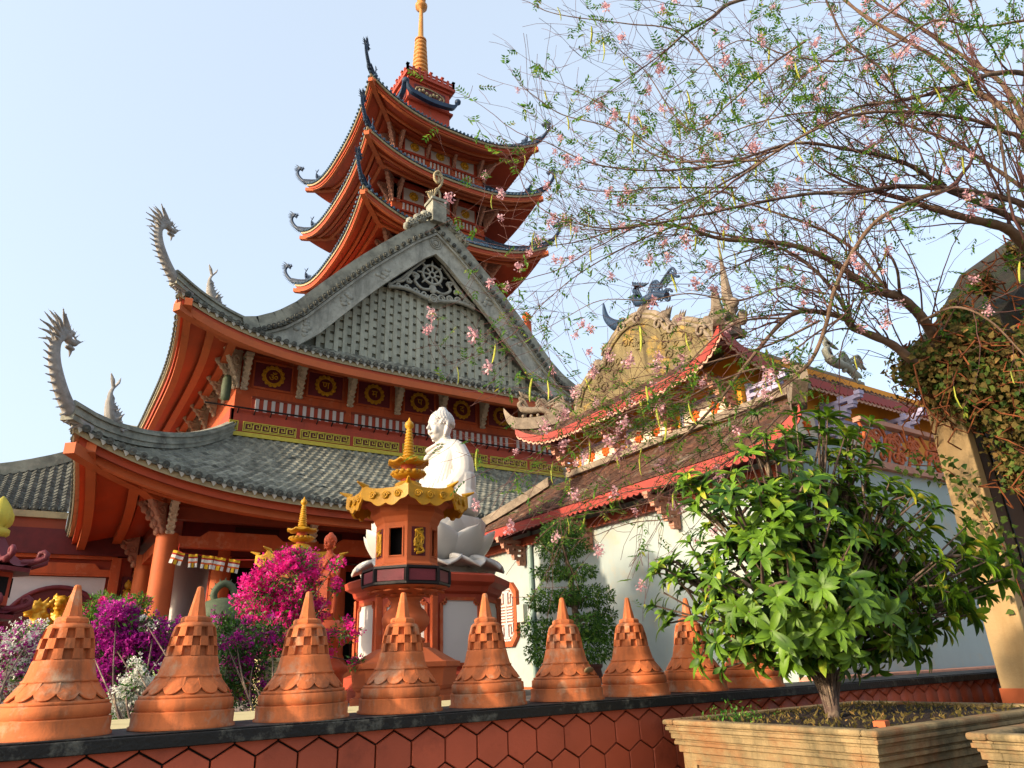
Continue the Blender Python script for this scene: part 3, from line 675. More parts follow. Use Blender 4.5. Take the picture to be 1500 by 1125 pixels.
for sg in (-1, 1):
    rr = MB(); L = [Vector((HCX+sg*rake(i/20)[0], GY-.5, rake(i/20)[1])) for i in range(21)]
    if sg < 0: L = [Vector((HCX-6.6, GY-.5, 11.6))]+L
    for a, b in zip(L, L[1:]): rr.beam(a+Zd*.03, b+Zd*.03, .5, .52, Vector((0, 1, 0)).cross(b-a))
    rr.build('verge_ridge', 'ridge_grey', gbo)
    nn = 36
    for i in range(nn+1):
        x, z = rake(i/nn); link('tile_end', disc, gbo, (HCX+sg*x, GY-.79, z-.2), (PI/2, 0, 0))
    # bargeboard in two fasciae
    bb = MB(); W = .92
    out = [rake(i/16) for i in range(17)]
    def inner(i, wd):
        t = i/16; x, z = rake(t); x2, z2 = rake(min(1, t+.02)) if t < 1 else rake(t); xa, za = rake(max(0, t-.02)); dx, dz = x2-xa, z2-za; l = math.hypot(dx, dz)
        nx, nz = -(-dz)/l, -dx/l
        px, pz = x+(dz/l)*-wd, z+(dx/l)*wd
        return px, pz
    for wd0, wd1, y0, y1 in ((.3, .84, GY-.62, GY-.5), (.84, .97, GY-.66, GY-.48), (.26, .34, GY-.72, GY-.5)):
        vs = []
        for i in range(17):
            a_, b_ = inner(i, wd0), inner(i, wd1)
            a_ = (max(a_[0], 0), a_[1] if a_[0] >= 0 else APZ-wd0*1.3); b_ = (max(b_[0], 0), b_[1] if b_[0] >= 0 else APZ-wd1*1.3)
            for (xx, zz) in (a_, b_):
                vs += [(HCX+sg*xx, y0, zz), (HCX+sg*xx, y1, zz)]
        fs = []
        for i in range(16):
            k = 4*i; fs += [(k, k+2, k+6, k+4), (k+1, k+5, k+7, k+3), (k, k+4, k+5, k+1), (k+2, k+3, k+7, k+6)]
        bb.add(vs, fs)
    for t in (.22, .45, .68):                          # raised scroll ornaments
        i = t*16; x, z = rake(t); px, pz = inner(i, .57)
        for k in range(7):
            g_ = rnd.uniform(0, 6.28); q = rnd.uniform(.05, .3); bb.ball((HCX+sg*(px+q*math.cos(g_)*1.2), GY-.63, pz+q*math.sin(g_)), (.12, .03, .08), 7, 4)
    bb.build('bargeboard', 'gable_grey', hall)
# coupled disc at the apex
am = MB(); c = (HCX, GY-.64, APZ-.78)
for r_ in (.24, .16): am.tube([(c[0]+r_*math.cos(2*PI*k/20), c[1], c[2]+r_*math.sin(2*PI*k/20)) for k in range(21)], .025, 6, cap=False)
am.ball(c, (.1, .04, .1)); am.build('apex_roundel', 'gable_grey', hall)
# lattice wall of the gable
gw = MB(); gw.prism([(-5.3, 11.6), (5.3, 11.6), (4.6, 12.2), (0, 16.9), (-4.6, 12.2)], (HCX, GY, 0), (1, 0, 0), (0, 0, 1), (0, 1, 0), .3); gw.build('gable_wall', 'lattice_dark', hall)
def gz(x): 
    ax = abs(x); lo = 0; 
    for i in range(60):
        t = i/60; rx, rz = rake(t)
        if rx <= ax+.45: return rz-.7
    return 16
cells = MB(); x = -5.0; col = 0
while x < 5.0:
    top = gz(x)-.1
    if top > 11.95:
        s_ = MB(); s_.box(HCX+x-.075, HCX+x+.075, GY-.11, GY-.002, 11.62, top); s_.build('lattice_slat', 'lattice_grey', hall)
        z = 11.7+(.17 if col % 2 else 0)
        while z < gz(x+.17)-.25:
            cells.box(HCX+x+.077, HCX+x+.228, GY-.07, GY-.003, z, z+.235); z += .34
    x += .305; col += 1
cells.build('lattice_blocks', 'lattice_grey', hall, kind='stuff')
# pierced dharma wheel ornament under the apex
wm = MB(); wc = Vector((HCX+.02, GY-.3, 15.5))
for r_, t in ((.4, .06), (.12, .04)): wm.tube([wc+Vector((r_*math.cos(2*PI*k/24), 0, r_*math.sin(2*PI*k/24))) for k in range(25)], t, 6, cap=False)
for k in range(8):
    g_ = PI*k/4; e = Vector((math.cos(g_), 0, math.sin(g_))); wm.tube([wc+e*.1, wc+e*.25, wc+e*.38], [.025, .05, .025], 6)
    wm.cone(wc+e*.42, wc+e*.62, .06, 5, .02)
wm.build('dharma_wheel', 'gable_grey', hall)
sw = MB()
def spiral(mb, c, r0, turns, w_, a0=0, dirn=1, flat=1):
    P = []
    for i in range(int(14*turns)+1):
        f = i/(14*turns); a = a0+dirn*2*PI*turns*f; r = r0*(1-.85*f); P.append(Vector((c[0]+r*math.cos(a), c[1], c[2]+r*math.sin(a))))
    mb.tube(P, [w_*(1-.4*i/len(P)) for i in range(len(P))], 6)
for sg in (-1, 1):
    X = lambda d, z: Vector((HCX+.05+sg*d, GY-.3, z))
    sw.tube(catmull([X(0, 14.42), X(.5, 14.5), X(1.0, 14.62), X(1.45, 14.6), X(1.8, 14.52)], 5), .075, 6)
    for d, z, r_ in ((.35, 14.58, .15), (.7, 14.66, .13), (1.05, 14.7, .13), (1.4, 14.68, .12), (1.7, 14.62, .1), (1.0, 15.0, .12), (.75, 15.3, .1)): spiral(sw, X(d, z), r_, 1.4, .05, 0, sg)
    sw.tube(catmull([X(.1, 14.85), X(.45, 14.8), X(.75, 15.05), X(.6, 15.3), X(.9, 15.35), X(1.2, 14.95), X(1.5, 14.8)], 5), .06, 6)
    sw.tube([X(.35, 16.05), X(.9, 15.45), X(1.3, 15.0), X(1.75, 14.6)], .05, 6)
sw.ball((HCX+.05, GY-.3, 14.9), (.16, .06, .2)); sw.ball((HCX+.05, GY-.32, 14.45), (.24, .06, .16)); spiral(sw, Vector((HCX+.05, GY-.38, 14.45)), .2, 2, .03)
sw.build('cloud_scrollwork', 'gable_grey', hall)
bk = MB(); bk.prism([(-1.85, 14.6), (1.85, 14.6), (0, 16.5)], (HCX, GY-.12, 0), (1, 0, 0), (0, 0, 1), (0, 1, 0), .09); bk.build('wheel_shade', 'joint_black', hall)  # flat black plate, its colour stands for the shade behind the wheel
# ridge and crowning ornament
rg = MB(); rg.box(HCX-.22, HCX+.22, GY-.4, 32.5, APZ-.05, APZ+.32); rg.box(HCX-.3, HCX+.3, GY-.4, 32.5, APZ+.32, APZ+.42); rg.build('main_ridge', 'ridge_grey', hall)
cr = MB(); cr.box(HCX-.3, HCX+.3, GY-.95, GY-.35, APZ+.02, APZ+.95); cr.box(HCX-.36, HCX+.36, GY-1.0, GY-.3, APZ+.95, APZ+1.08); crb = cr.build('crown_block', 'ridge_grey', hall, bevel=.02)
for sg in (-1, 1):
    c_ = MB()
    for k in range(9):
        f = k/8; c_.ball((HCX+sg*(.4+.85*f), GY-.7, APZ+.3-.72*f+.12*math.sin(k*2)), (.2-.06*f, .16, .16), 8, 6)
        spiral(c_, Vector((HCX+sg*(.4+.85*f), GY-.86, APZ+.3-.72*f)), .12, 1.2, .03, k, sg)
    c_.build('cloud_carving', 'ridge_grey', crb)
fl = MB(); B = Vector((HCX, GY-.65, APZ+1.05))
fl.tube(catmull([B+Vector(p) for p in ((0, 0, 0), (-.1, 0, .3), (.02, 0, .62), (.2, 0, .95), (.26, 0, 1.3), (.12, 0, 1.55), (-.06, 0, 1.42), (-.08, 0, 1.15), (.06, 0, 1.0), (.13, 0, 1.15), (.06, 0, 1.28))], 6), .055, 6)
fl.tube(catmull([B+Vector(p) for p in ((.1, 0, 0), (.16, 0, .3), (.14, 0, .55), (.02, 0, .7), (-.06, 0, .55), (.02, 0, .44))], 6), .045, 6)
for k in range(4): fl.tube(catmull([B+Vector((-.05-.05*k, 0, 0)), B+Vector((-.16-.07*k, 0, .25+.03*k)), B+Vector((-.16-.1*k, 0, .6-.08*k))], 4), [.04]*4+[.035]*4+[.012], 5)
fl.build('flame_finial', 'edge_beige', crb)

# ------------------------------------------------------------------ pagoda tower behind
PX, PY = 16.11, 34.5
tower = thing('pagoda_tower', 'tall red pagoda tower with stacked blue edged roofs rising behind the grey gable', 'pagoda', (PX, PY, 1.15))
tw = MB(); tw.box(PX-3.0, PX+3.0, PY-3.0, PY+3.0, 1.15, 17.5); tw.build('tower_base', 'wall_orange', tower)
tiers = [(24.85, 5.66, 23.45, 1.35), (28.7, 5.58, 27.4, 1.3), (32.68, 5.5, 31.0, 1.5)]
BRt = bracket_mesh('bracket', 'carving_pink', .75, 1.2, .14)
for ti, (zc, ho, zm, lf) in enumerate(tiers):
    zin = zm+(2.3 if ti < 2 else 3.6); ihx = 3.1 if ti < 2 else 1.5
    rg = Ring(PX, PY, ihx, ihx, zin, ho-.1, ho-.1, zm, lf, ext=.25, p=1.45 if ti < 2 else 1.6, k=2.6)
    build_roof(tower, rg, dict(name='roof_tier', tile='tile_blue', tile_end='tile_blue', pitch=.26, row=.26, h=.06, epitch=.25, er=.07, parts='S' if ti < 2 else 'SW', vis='SWE', drip=False,
               zin_s=zm+.95, fascia=.2, fascia_mat='soffit_orange', soffit_mat='soffit_orange', beam_mat='brick_orange', ridge='ridge_blue', hip=(.22, .3), pext=.3,
               purlins=((.93, .14), (.7, .16), (.45, .16)), finial_mat='ridge_blue', fscale=.66, fin_corners=('SW', 'SE', 'NW'), v_in=0.0 if ti < 2 else -.0))
    # storey under this roof
    hw = 3.05; zb = zm-2.0; zt = zm+.9 if ti < 2 else zm+1.2
    b = MB(); b.box(PX-hw, PX+hw, PY-hw, PY+hw, zm-4.2 if ti else zm-7.5, zt); st = b.build('storey', 'wall_orange', tower)
    for side in 'SW':
        ex = Vector((1, 0, 0)) if side == 'S' else Vector((0, -1, 0)); oy = Vector((0, -1, 0)) if side == 'S' else Vector((-1, 0, 0)); C0 = Vector((PX, PY, 0))+oy*hw
        def BX(mb, a0, a1, z0, z1, d0, d1):
            c = C0+ex*((a0+a1)/2)+oy*((d0+d1)/2)+Zd*((z0+z1)/2); mb.obox(c, ex*(a1-a0)/2, oy*(d1-d0)/2, Zd*(z1-z0)/2)
        for k in range(3):
            cx_ = (k-1)*1.72; f = MB(); BX(f, cx_-.66, cx_+.66, zm-.62, zm+.28, .003, .03); pn = f.build('wall_panel', 'plaster_cool', st)
            f = MB()
            for (a, b_, c, d) in ((cx_-.74, cx_+.74, zm-.72, zm-.62), (cx_-.74, cx_+.74, zm+.28, zm+.36), (cx_-.74, cx_-.66, zm-.62, zm+.28), (cx_+.66, cx_+.74, zm-.62, zm+.28)): BX(f, a, b_, c, d, .004, .09)
            f.build('panel_frame', 'red_paint', st)
            f = MB(); c = C0+ex*cx_+oy*.04+Zd*(zm-.17)
            for q in range(10):
                g_ = 2*PI*q/10; e = ex*math.cos(g_)+Zd*math.sin(g_); f.ball(c+e*.22, (.09, .09, .09), 6, 4)
            f.ball(c, .16, 8, 6); f.build('lotus_medallion', 'gold', st)
            for q in range(6):
                f = MB(); a = cx_-.62+q*.248; BX(f, a-.055, a+.055, zm-1.3, zm-.8, .003, .04); f.build('baluster', 'white_paint', st)
        f = MB(); BX(f, -hw-.05, hw+.05, zm-.8, zm-.72, .0, .12); BX(f, -hw-.05, hw+.05, zm-1.42, zm-1.3, .0, .12); BX(f, -hw-.05, hw+.05, zm+.36, zm+.6, .0, .14); f.build('storey_band', 'red_paint', st)
        for k in range(4):
            a = (k-1.5)*1.8; az = -PI/2 if side == 'S' else PI
            p = C0+ex*a; 
            if 0 < k < 3: put_bracket(BRt, p.x, p.y, zm-.75, az, st, .9)
            else: put_bracket(BRt, p.x, p.y, zm-.85, az, st, 1.0)
    put_bracket(BRt, PX-hw, PY-hw, zm-.95, -3*PI/4, st, 1.3); put_bracket(BRt, PX+hw, PY-hw, zm-.95, -PI/4, st, 1.3); put_bracket(BRt, PX-hw, PY+hw, zm-.95, 3*PI/4, st, 1.3)
# wide balcony below the lowest tier
BH, BZ = 4.75, 18.45
b = MB(); b.box(PX-BH+.4, PX+BH-.4, PY-BH+.4, PY+BH-.4, 12, BZ-.3); b.build('podium', 'wall_orange', tower)
b = MB(); b.box(PX-BH, PX+BH, PY-BH, PY+BH, BZ-.3, BZ-.12); b.box(PX-BH-.15, PX+BH+.15, PY-BH-.15, PY+BH+.15, BZ-.12, BZ); b.build('podium_cornice', 'tile_grey', tower)
bl = MB()
for i in range(22):
    xx = PX-BH+.1+i*.45; bl.box(xx-.04, xx+.04, PY-BH-.04, PY-BH+.04, BZ, BZ+.95); bl.box(PX+BH-.04, PX+BH+.04, PY-BH+i*.45, PY-BH+i*.45+.08, BZ, BZ+.95)
for z in (.35, .65, .95): bl.box(PX-BH, PX+BH, PY-BH-.05, PY-BH+.05, BZ+z, BZ+z+.09); bl.box(PX+BH-.05, PX+BH+.05, PY-BH, PY+BH, BZ+z, BZ+z+.09)
bl.build('balcony_rail', 'wall_orange', tower)
bl = MB(); bl.box(PX+BH-.18, PX+BH+.18, PY-BH-.18, PY-BH+.18, BZ, BZ+1.3); bl.lathe([(.12, 0), (.28, .12), (.12, .28), (.27, .42), (.28, .5), (.05, .78)], (PX+BH, PY-BH, BZ+1.3), 10); bl.build('balcony_post', 'wall_orange', tower)
# crowning box and spire
b = MB(); b.box(PX-1.5, PX+1.5, PY-1.5, PY+1.5, 33.5, 38.0); bx = b.build('crown_storey', 'red_paint', tower)
b = MB(); b.box(PX-1.62, PX+1.62, PY-1.62, PY+1.62, 37.75, 37.95); b.box(PX-1.8, PX+1.8, PY-1.8, PY+1.8, 37.95, 38.15)
b.box(PX-1.68, PX+1.68, PY-1.68, PY+1.68, 35.95, 36.1); b.build('crown_cornice', 'red_paint', tower)
b = MB()
for i in range(9):
    a = -1.7+i*.425
    for sx_, sy_ in ((a, -1.7), (-1.7, a), (1.7, a), (a, 1.7)): b.box(PX+sx_-.07, PX+sx_+.07, PY+sy_-.07, PY+sy_+.07, 38.15, 38.72); b.box(PX+sx_-.1, PX+sx_+.1, PY+sy_-.1, PY+sy_+.1, 38.72, 38.8) if i % 2 == 0 else None
for a0, a1, c0, c1 in ((-1.7, 1.7, -1.74, -1.66), (-1.7, 1.7, 1.66, 1.74), (-1.74, -1.66, -1.7, 1.7), (1.66, 1.74, -1.7, 1.7)):
    b.box(PX+a0, PX+a1, PY+c0, PY+c1, 38.28, 38.38); b.box(PX+a0, PX+a1, PY+c0, PY+c1, 38.5, 38.6)
b.build('crown_balustrade', 'red_paint', tower)
for side in 'SW':
    ex = Vector((1, 0, 0)) if side == 'S' else Vector((0, -1, 0)); oy = Vector((0, -1, 0)) if side == 'S' else Vector((-1, 0, 0)); C0 = Vector((PX, PY, 0))+oy*1.5
    f = MB(); c = C0+Zd*37.0+oy*.03; f.obox(c, ex*1.15, oy*.03, Zd*.5); rp = f.build('relief_panel', 'dark_red', tower)
    f = MB(); f.tube([c+oy*.05+ex*(1.05*math.cos(2*PI*k/24))+Zd*(.42*math.sin(2*PI*k/24)) for k in range(25)], .05, 6, cap=False)
    for q in range(7):
        a = -.75+q*.25; f.ball(c+oy*.05+ex*a+Zd*(.12*math.sin(q*1.7)), (.13, .13, .14), 6, 5)
    f.build('relief_scroll', 'edge_beige', rp)
    f = MB(); P = catmull([C0+oy*.45+ex*a+Zd*z for a, z in ((-1.9, 36.9), (-1.7, 36.45), (-1.3, 36.2), (0, 36.05), (1.3, 36.2), (1.7, 36.45), (1.9, 36.9))], 5)
    ribbon(f, P, .3, .32, -.1); f.ball(P[0]+Zd*.1, .22, 8, 6); f.ball(P[-1]+Zd*.1, .22, 8, 6); f.build('box_ridge', 'ridge_blue', tower)
prof = [(1.15, 0), (1.2, .1), (1.05, .25), (.85, .3), (.95, .5), (.7, .62), (.62, .8), (.7, .95), (.5, 1.1)]
sp = MB(); sp.lathe(prof, (PX, PY, 38.15), 20, sx=1, sy=1)
for k in range(12):
    g_ = 2*PI*k/12; sp.ball((PX+1.0*math.cos(g_), PY+1.0*math.sin(g_), 38.5), (.26, .26, .2), 8, 6); sp.ball((PX+.75*math.cos(g_+.26), PY+.75*math.sin(g_+.26), 38.95), (.2, .2, .2), 8, 6)
spo = sp.build('spire_lotus', 'gold', tower)
sp = MB()
for k in range(10):
    r_ = .62-.022*k; z = 39.35+k*.39; sp.lathe([(r_*.8, 0), (r_, .06), (r_, .2), (r_*.8, .26), (r_*.74, .33), (r_*.8, .39)], (PX, PY, z), 20)
sp.build('spire_rings', 'spire_gold', spo)
sp = MB(); sp.lathe([(.42, 0), (.42, .1), (.2, .25), (.14, 2.9), (.14, 3.1), (.42, 3.25), (.45, 3.5), (.2, 3.7), (.2, 3.95), (.32, 4.05), (.3, 4.4), (.05, 5.2)], (PX, PY, 43.25), 16); sp.build('spire_pole', 'spire_gold', spo)
# ------------------------------------------------------------------ hexagon tiled garden wall with its row of small stupas
WY = 3.5
gw_ = thing('garden_wall', 'low garden wall faced with red-brown hexagon tiles under a black coping', 'wall', (2.5, 3.7, 0))
m = MB(); m.box(-4, 9, WY+.03, 3.95, 0, 1.34); m.build('wall_core', 'joint_black', gw_)
m = MB(); m.box(-4, 9, WY-.04, 3.99, 1.34, 1.39); m.box(-4, 9, WY-.025, 3.97, 1.39, 1.398); m.build('coping', 'coping_black', gw_, bevel=.006)
HW = .185; Rr = HW/math.sqrt(3); gap = .0045
def hexpoly(cut=None):
    r = Rr-gap; P = [(r*math.sin(PI/3*k), r*math.cos(PI/3*k)) for k in range(6)]
    if cut is None: return P
    out = []
    for i in range(6):
        a, b = P[i], P[(i+1) % 6]
        if a[1] <= cut: out.append(a)
        if (a[1] <= cut) != (b[1] <= cut): t = (cut-a[1])/(b[1]-a[1]); out.append((a[0]+t*(b[0]-a[0]), cut))
    return out
def hexme(cut=None):
    b = MB(); P = hexpoly(cut); n = len(P); Q = [(x*.975, y*.975) for x, y in P]
    vs = [(x, 0.0, z) for x, z in P]+[(x, -.016, z) for x, z in P]+[(x, -.02, z) for x, z in Q]
    fs = [(i, (i+1) % n, n+(i+1) % n, n+i) for i in range(n)]+[(n+i, n+(i+1) % n, 2*n+(i+1) % n, 2*n+i) for i in range(n)]+[tuple(range(2*n, 3*n))]
    b.add(vs, [f[::-1] for f in fs]); return b.mesh('hexagon_tile', 'hex_red')
HM = hexme(); dz_ = Rr*1.5; x_ref = 1.836; far = []
ztop = 1.222; HT = hexme(1.335-(ztop+dz_))
for row in range(-1, 8):
    zc_ = ztop-row*dz_
    for c_ in range(-30, 40):
        xx = x_ref+HW/2+(c_+(.5 if row % 2 else 0))*HW
        if not -3.9 < xx < 8.9 or zc_ < .1: continue
        me = HT if row == -1 else HM
        j = rnd.uniform(-.002, .002)
        if row < 2 and -.5 < xx < 4.2 or row == 2 and -.5 < xx < 1.2: link('hexagon_tile', me, gw_, (xx, WY+.024+j, zc_))
        else: far.append((xx, zc_, me))
for me_ in (HM, HT):
    V = [v.co[:] for v in me_.vertices]; F = []
    for p in me_.polygons:
        q = list(p.vertices); F += [(q[0], q[i], q[i+1]) for i in range(1, len(q)-1)]
    L = [Matrix.Translation((a, WY+.024, b)) for a, b, mm in far if mm is me_]
    if L: scatter('hexagon_tiling', V, F, L, 'hex_red', gw_)
def make_stupa():
    t = thing('stupa_finial', 'x', 'stupa', (0, 0, 0))
    b = MB(); b.lathe([(.222, 0), (.222, .012), (.214, .016), (.214, .064), (.214, .068), (.2, .069), (.2, .072), (.207, .075), (.206, .114), (.196, .12)], n=32); b.build('base_drum', 'terracotta', t)
    b = MB(); b.lathe([(.186, .118), (.196, .122), (.196, .131), (.178, .135), (.152, .165), (.134, .203), (.142, .206), (.142, .212), (.134, .216), (.124, .25), (.117, .282), (.1135, .291), (.094, .2935), (.088, .335), (.08, .375), (.07, .414), (.0885, .4165), (.084, .425), (.074, .434), (.055, .441), (.03, .4415)], n=32); bell = b.build('bell', 'terracotta', t)
    for k in range(13):
        g_ = 2*PI*k/13; e = Vector((math.cos(g_), math.sin(g_), 0)); s_ = Vector((-math.sin(g_), math.cos(g_), 0)); b = MB()
        def Q(a, h):   # a across, h from rim (0) to top (1)
            r = .184-.05*h; gg = g_+a/ r; return Vector((r*math.cos(gg), r*math.sin(gg), .134+.07*h))
        nn = e*.8+Zd*.6; ring_ = []
        for i in range(9):
            a = -.047+.094*i/8; ring_.append(Q(a, .5*abs(a/.047)**2.6+.02))
        ring_ += [Q(.043, .97), Q(-.043, .97)]
        f1 = [p+nn*.006 for p in ring_]; c_ = sum(f1, Vector())/len(f1)+nn*.004; n = len(ring_)
        b.add(ring_+f1+[c_], [(i, (i+1) % n, n+(i+1) % n, n+i) for i in range(n)]+[(n+i, n+(i+1) % n, 2*n) for i in range(n)], False)
        b.build('lotus_petal', 'terracotta', t)
    zr = [.294, .335, .376, .417]; rr = [.1135, .108, .1005, .0895]
    for row in range(3):
        for k in range(9):
            a0 = 2*PI*(k+(.5 if row % 2 else 0))/9; a1 = a0+2*PI/18; b = MB(); vs = []
            for (r_o, z) in ((rr[row], zr[row]), (rr[row+1], zr[row+1])):
                for a in (a0, (a0+a1)/2, a1):
                    for q in (r_o, r_o-.02): vs.append((q*math.cos(a), q*math.sin(a), z))
            b.add(vs, [(0, 2, 8, 6), (2, 4, 10, 8), (6, 8, 9, 7), (8, 10, 11, 9), (0, 1, 3, 2), (2, 3, 5, 4), (0, 6, 7, 1), (4, 5, 11, 10)]); b.build('bell_block', 'terracotta', t)
    b = MB(); b.lathe([(.066, .438), (.068, .444), (.067, .456), (.06, .462), (.05, .465)], n=8, a0=PI/8, smooth=False)
    b.lathe([(.041, .463), (.015, .592), (.011, .598), (.003, .6)], n=8, a0=PI/8, smooth=False); b.build('spire', 'terracotta', t)
    return t
SX = [(115, 855), (292, 862), (455, 862), (590, 865), (712, 868), (822, 875), (918, 877), (1005, 878), (1085, 880)]
stx = [0.137, 0.501, .983, 1.54, 2.05, 2.58, 3.12, 3.66, 4.2]
stx = STX
st_lab = ['terracotta stupa finial at the left end of the wall, in front of the gold lions',
 'terracotta stupa finial between the bougainvillea bush and the bronze bell',
 'terracotta stupa finial in front of the magenta bougainvillea and orange standing statue',
 'terracotta stupa finial right before the octagonal stone lantern',
 'terracotta stupa finial in front of the octagonal wall window',
 'terracotta stupa finial with a grey patched petal, before the clipped topiary tree',
 'terracotta stupa finial against the pale wall, right of the topiary tree',
 'terracotta stupa finial partly covered by the left leaves of the big shrub',
 'terracotta stupa finial behind the shrub, second from the right end',
 'terracotta stupa finial hidden behind the shrub at the right end']
st0 = make_stupa()
for i, xx in enumerate(stx):
    t = st0 if i == 0 else copy_tree(st0)
    t.location = (xx, 3.72, 1.398); t.rotation_euler = (0, 0, [0.05, .3, .1, .22, .02, .35, .15, .27, .4][i]); t.scale = ([1, .99, 1.01, 1, .985, 1.01, 1, .99, 1][i],)*2+([1, 1.01, .99, 1.0, 1.01, .985, 1, 1.01, 1][i],); t.rotation_euler[1] = [0, .012, -.01, .008, -.015, .01, 0, .01, 0][i]; t['label'] = st_lab[i]; t['group'] = 'stupa finials along the garden wall'
pt = MB(); pt.ball((0, 0, 0), (.05, .012, .022), 10, 6); 
po = pt.build('mortar_patch', 'concrete_ochre', None); 
for t in sc.objects:
    if t.name.startswith('stupa_finial') and abs(t.location.x-stx[5]) < 1e-4: patched = t
po.parent = patched; po.location = (-.02, -.176, .165); po.rotation_euler = (.65, 0, 0)

# ------------------------------------------------------------------ octagonal lanterns
def octa(r, a=0): return [(r*math.cos(PI/8+a+PI/4*k), r*math.sin(PI/8+a+PI/4*k)) for k in range(8)]
def make_lantern():
    t = thing('garden_lantern', 'x', 'lantern')
    o8 = dict(n=8, a0=PI/8, smooth=False)
    b = MB(); b.lathe([(.62, .0), (.62, .22), (.56, .24), (.56, .3), (.58, .32), (.6, .36), (.62, .58), (.66, .6), (.66, .66), (.6, .68), (.36, .84), (.3, .86), (.3, .92)], **o8); b.build('base', 'brick_orange', t)
    b = MB(); b.lathe([(.19, .9), (.24, .94), (.24, .98), (.2, 1.0), (.17, 1.04), (.24, 1.1), (.285, 1.19), (.29, 1.26), (.25, 1.35), (.19, 1.42), (.17, 1.5), (.2, 1.54), (.2, 1.57)], n=24); b.build('vase_stem', 'brick_orange', t)
    b = MB(); b.lathe([(.16, 1.55), (.24, 1.6), (.38, 1.69), (.5, 1.745), (.52, 1.76)], n=24)
    for row, (r_, z, n_, s_) in enumerate(((.25, 1.625, 10, .8), (.4, 1.7, 14, 1.0))):
        for k in range(n_):
            g_ = 2*PI*(k+.5*row)/n_; e = Vector((math.cos(g_), math.sin(g_), 0)); q = Matrix.Rotation(g_, 3, 'Z') @ Matrix.Rotation(R(-62), 3, 'Y')
            b.ball(e*r_+Zd*z, (.02, .075*s_, .1*s_), 8, 6, q)
    b.build('lotus_bowl', 'brick_orange', t)
    b = MB(); b.lathe([(.53, 1.76), (.545, 1.775), (.545, 1.8), (.515, 1.803), (.515, 1.965), (.545, 1.97), (.545, 2.0), (.5, 2.005)], **o8)
    P = octa(.53)
    for x_, y_ in P: b.box(x_-.018, x_+.018, y_-.018, y_+.018, 1.8, 1.968)
    b.build('gallery_frame', 'iron', t)
    for k in range(8):
        a, c = Vector(octa(.519)[k]+(0,)), Vector(octa(.519)[(k+1) % 8]+(0,)); e = (c-a); L = e.length; e /= L; nn = Vector((e.y, -e.x, 0)); b = MB()
        b.obox((a+c)/2+Zd*1.885+nn*.002, e*(L/2-.03), nn*.007, Zd*.07); b.build('gallery_panel', 'maroon', t)
    b = MB(); b.lathe([(.43, 2.0), (.43, 2.04), (.4, 2.06), (.385, 2.08), (.3, 2.085)], **o8); b.build('base_moulding', 'brick_orange', t); b = MB(); b.lathe([(.3, 2.615), (.385, 2.62), (.4, 2.64), (.42, 2.68), (.47, 2.72), (.46, 2.78), (.55, 2.86), (.1, 2.9)], cap=True, **o8)
    body = MB(); rin, z0, z1 = .385, 2.08, 2.62
    for k in range(8):
        a, c = Vector(octa(rin)[k]+(0,)), Vector(octa(rin)[(k+1) % 8]+(0,)); e = (c-a); L = e.length; e /= L; nn = Vector((e.y, -e.x, 0)); mid = (a+c)/2; w2 = L/2
        def pan(x0, x1, a0, a1, d0=-.03, d1=0): body.obox(mid+e*(x0+x1)/2+nn*(d0+d1)/2+Zd*(a0+a1)/2, e*(x1-x0)/2, nn*(d1-d0)/2, Zd*(a1-a0)/2)
        if k % 2 == 0:       # open window
            pan(-w2, -.085, z0, z1); pan(.085, w2, z0, z1); pan(-.085, .085, z0, z0+.08); pan(-.085, .085, z1-.08, z1)
            for q in ((-.1, -.085, z0+.06, z1-.06), (.085, .1, z0+.06, z1-.06), (-.085, .085, z0+.065, z0+.08), (-.085, .085, z1-.08, z1-.065)): pan(*q, 0, .012)
        else:
            pan(-w2, w2, z0, z1)
            r_ = MB(); r_.obox(mid+nn*.003+Zd*(z0+z1)/2, e*.092, nn*.004, Zd*.2); rp = r_.build('relief_panel', 'dark_red', t)
            r_ = MB(); P = lambda x, z: mid+nn*.014+e*x+Zd*((z0+z1)/2+z)
            r_.tube(catmull([P(.05, .18), P(-.04, .15), P(.03, .1), P(.06, .03), P(-.02, -.0), P(-.06, -.05), P(.03, -.09), P(.06, -.14), P(-.03, -.17)], 5), [.012+.008*math.sin(i*.2) for i in range(41)], 6)
            for q in range(16): r_.tube([P(rnd.uniform(-.07, .07), rnd.uniform(-.18, .18)) for _ in range(3)], [.008, .012, .004], 5)
            for q in range(9): r_.ball(P(rnd.uniform(-.05, .05), -.06+rnd.uniform(-.06, .06)), (.022, .014, .02), 6, 4)
            r_.build('gold_relief', 'gold', rp)
    body.lathe([(.3, z1-.01), (.3, z1)], **o8)
    b.build('cornice', 'brick_orange', t); body.build('lantern_body', 'brick_orange', t)
    b = MB(); b.lathe([(.22, 2.09), (.22, 2.6)], n=8); b.build('inner_shade', 'shade_black', t)  # solid near-black core paints the unlit inside seen through the windows
    # curved roof with turned-up gilt corners
    rf = MB(); NS = 6
    def rp_(k, u, v, dz=0):   # side k, u -1..1 , v 0 inner..1 outer
        a0 = PI/8+PI/4*k; a1 = a0+PI/4; r = .1+.66*v; A = Vector((math.cos(a0), math.sin(a0), 0))*r; B = Vector((math.cos(a1), math.sin(a1), 0))*r
        p = A.lerp(B, (u+1)/2); p *= 1-.035*(1-u*u)*v; z = 3.08-.17*(1-(1-v)**1.4)+.075*abs(u)**4*v**3; return p+Zd*(z+dz)
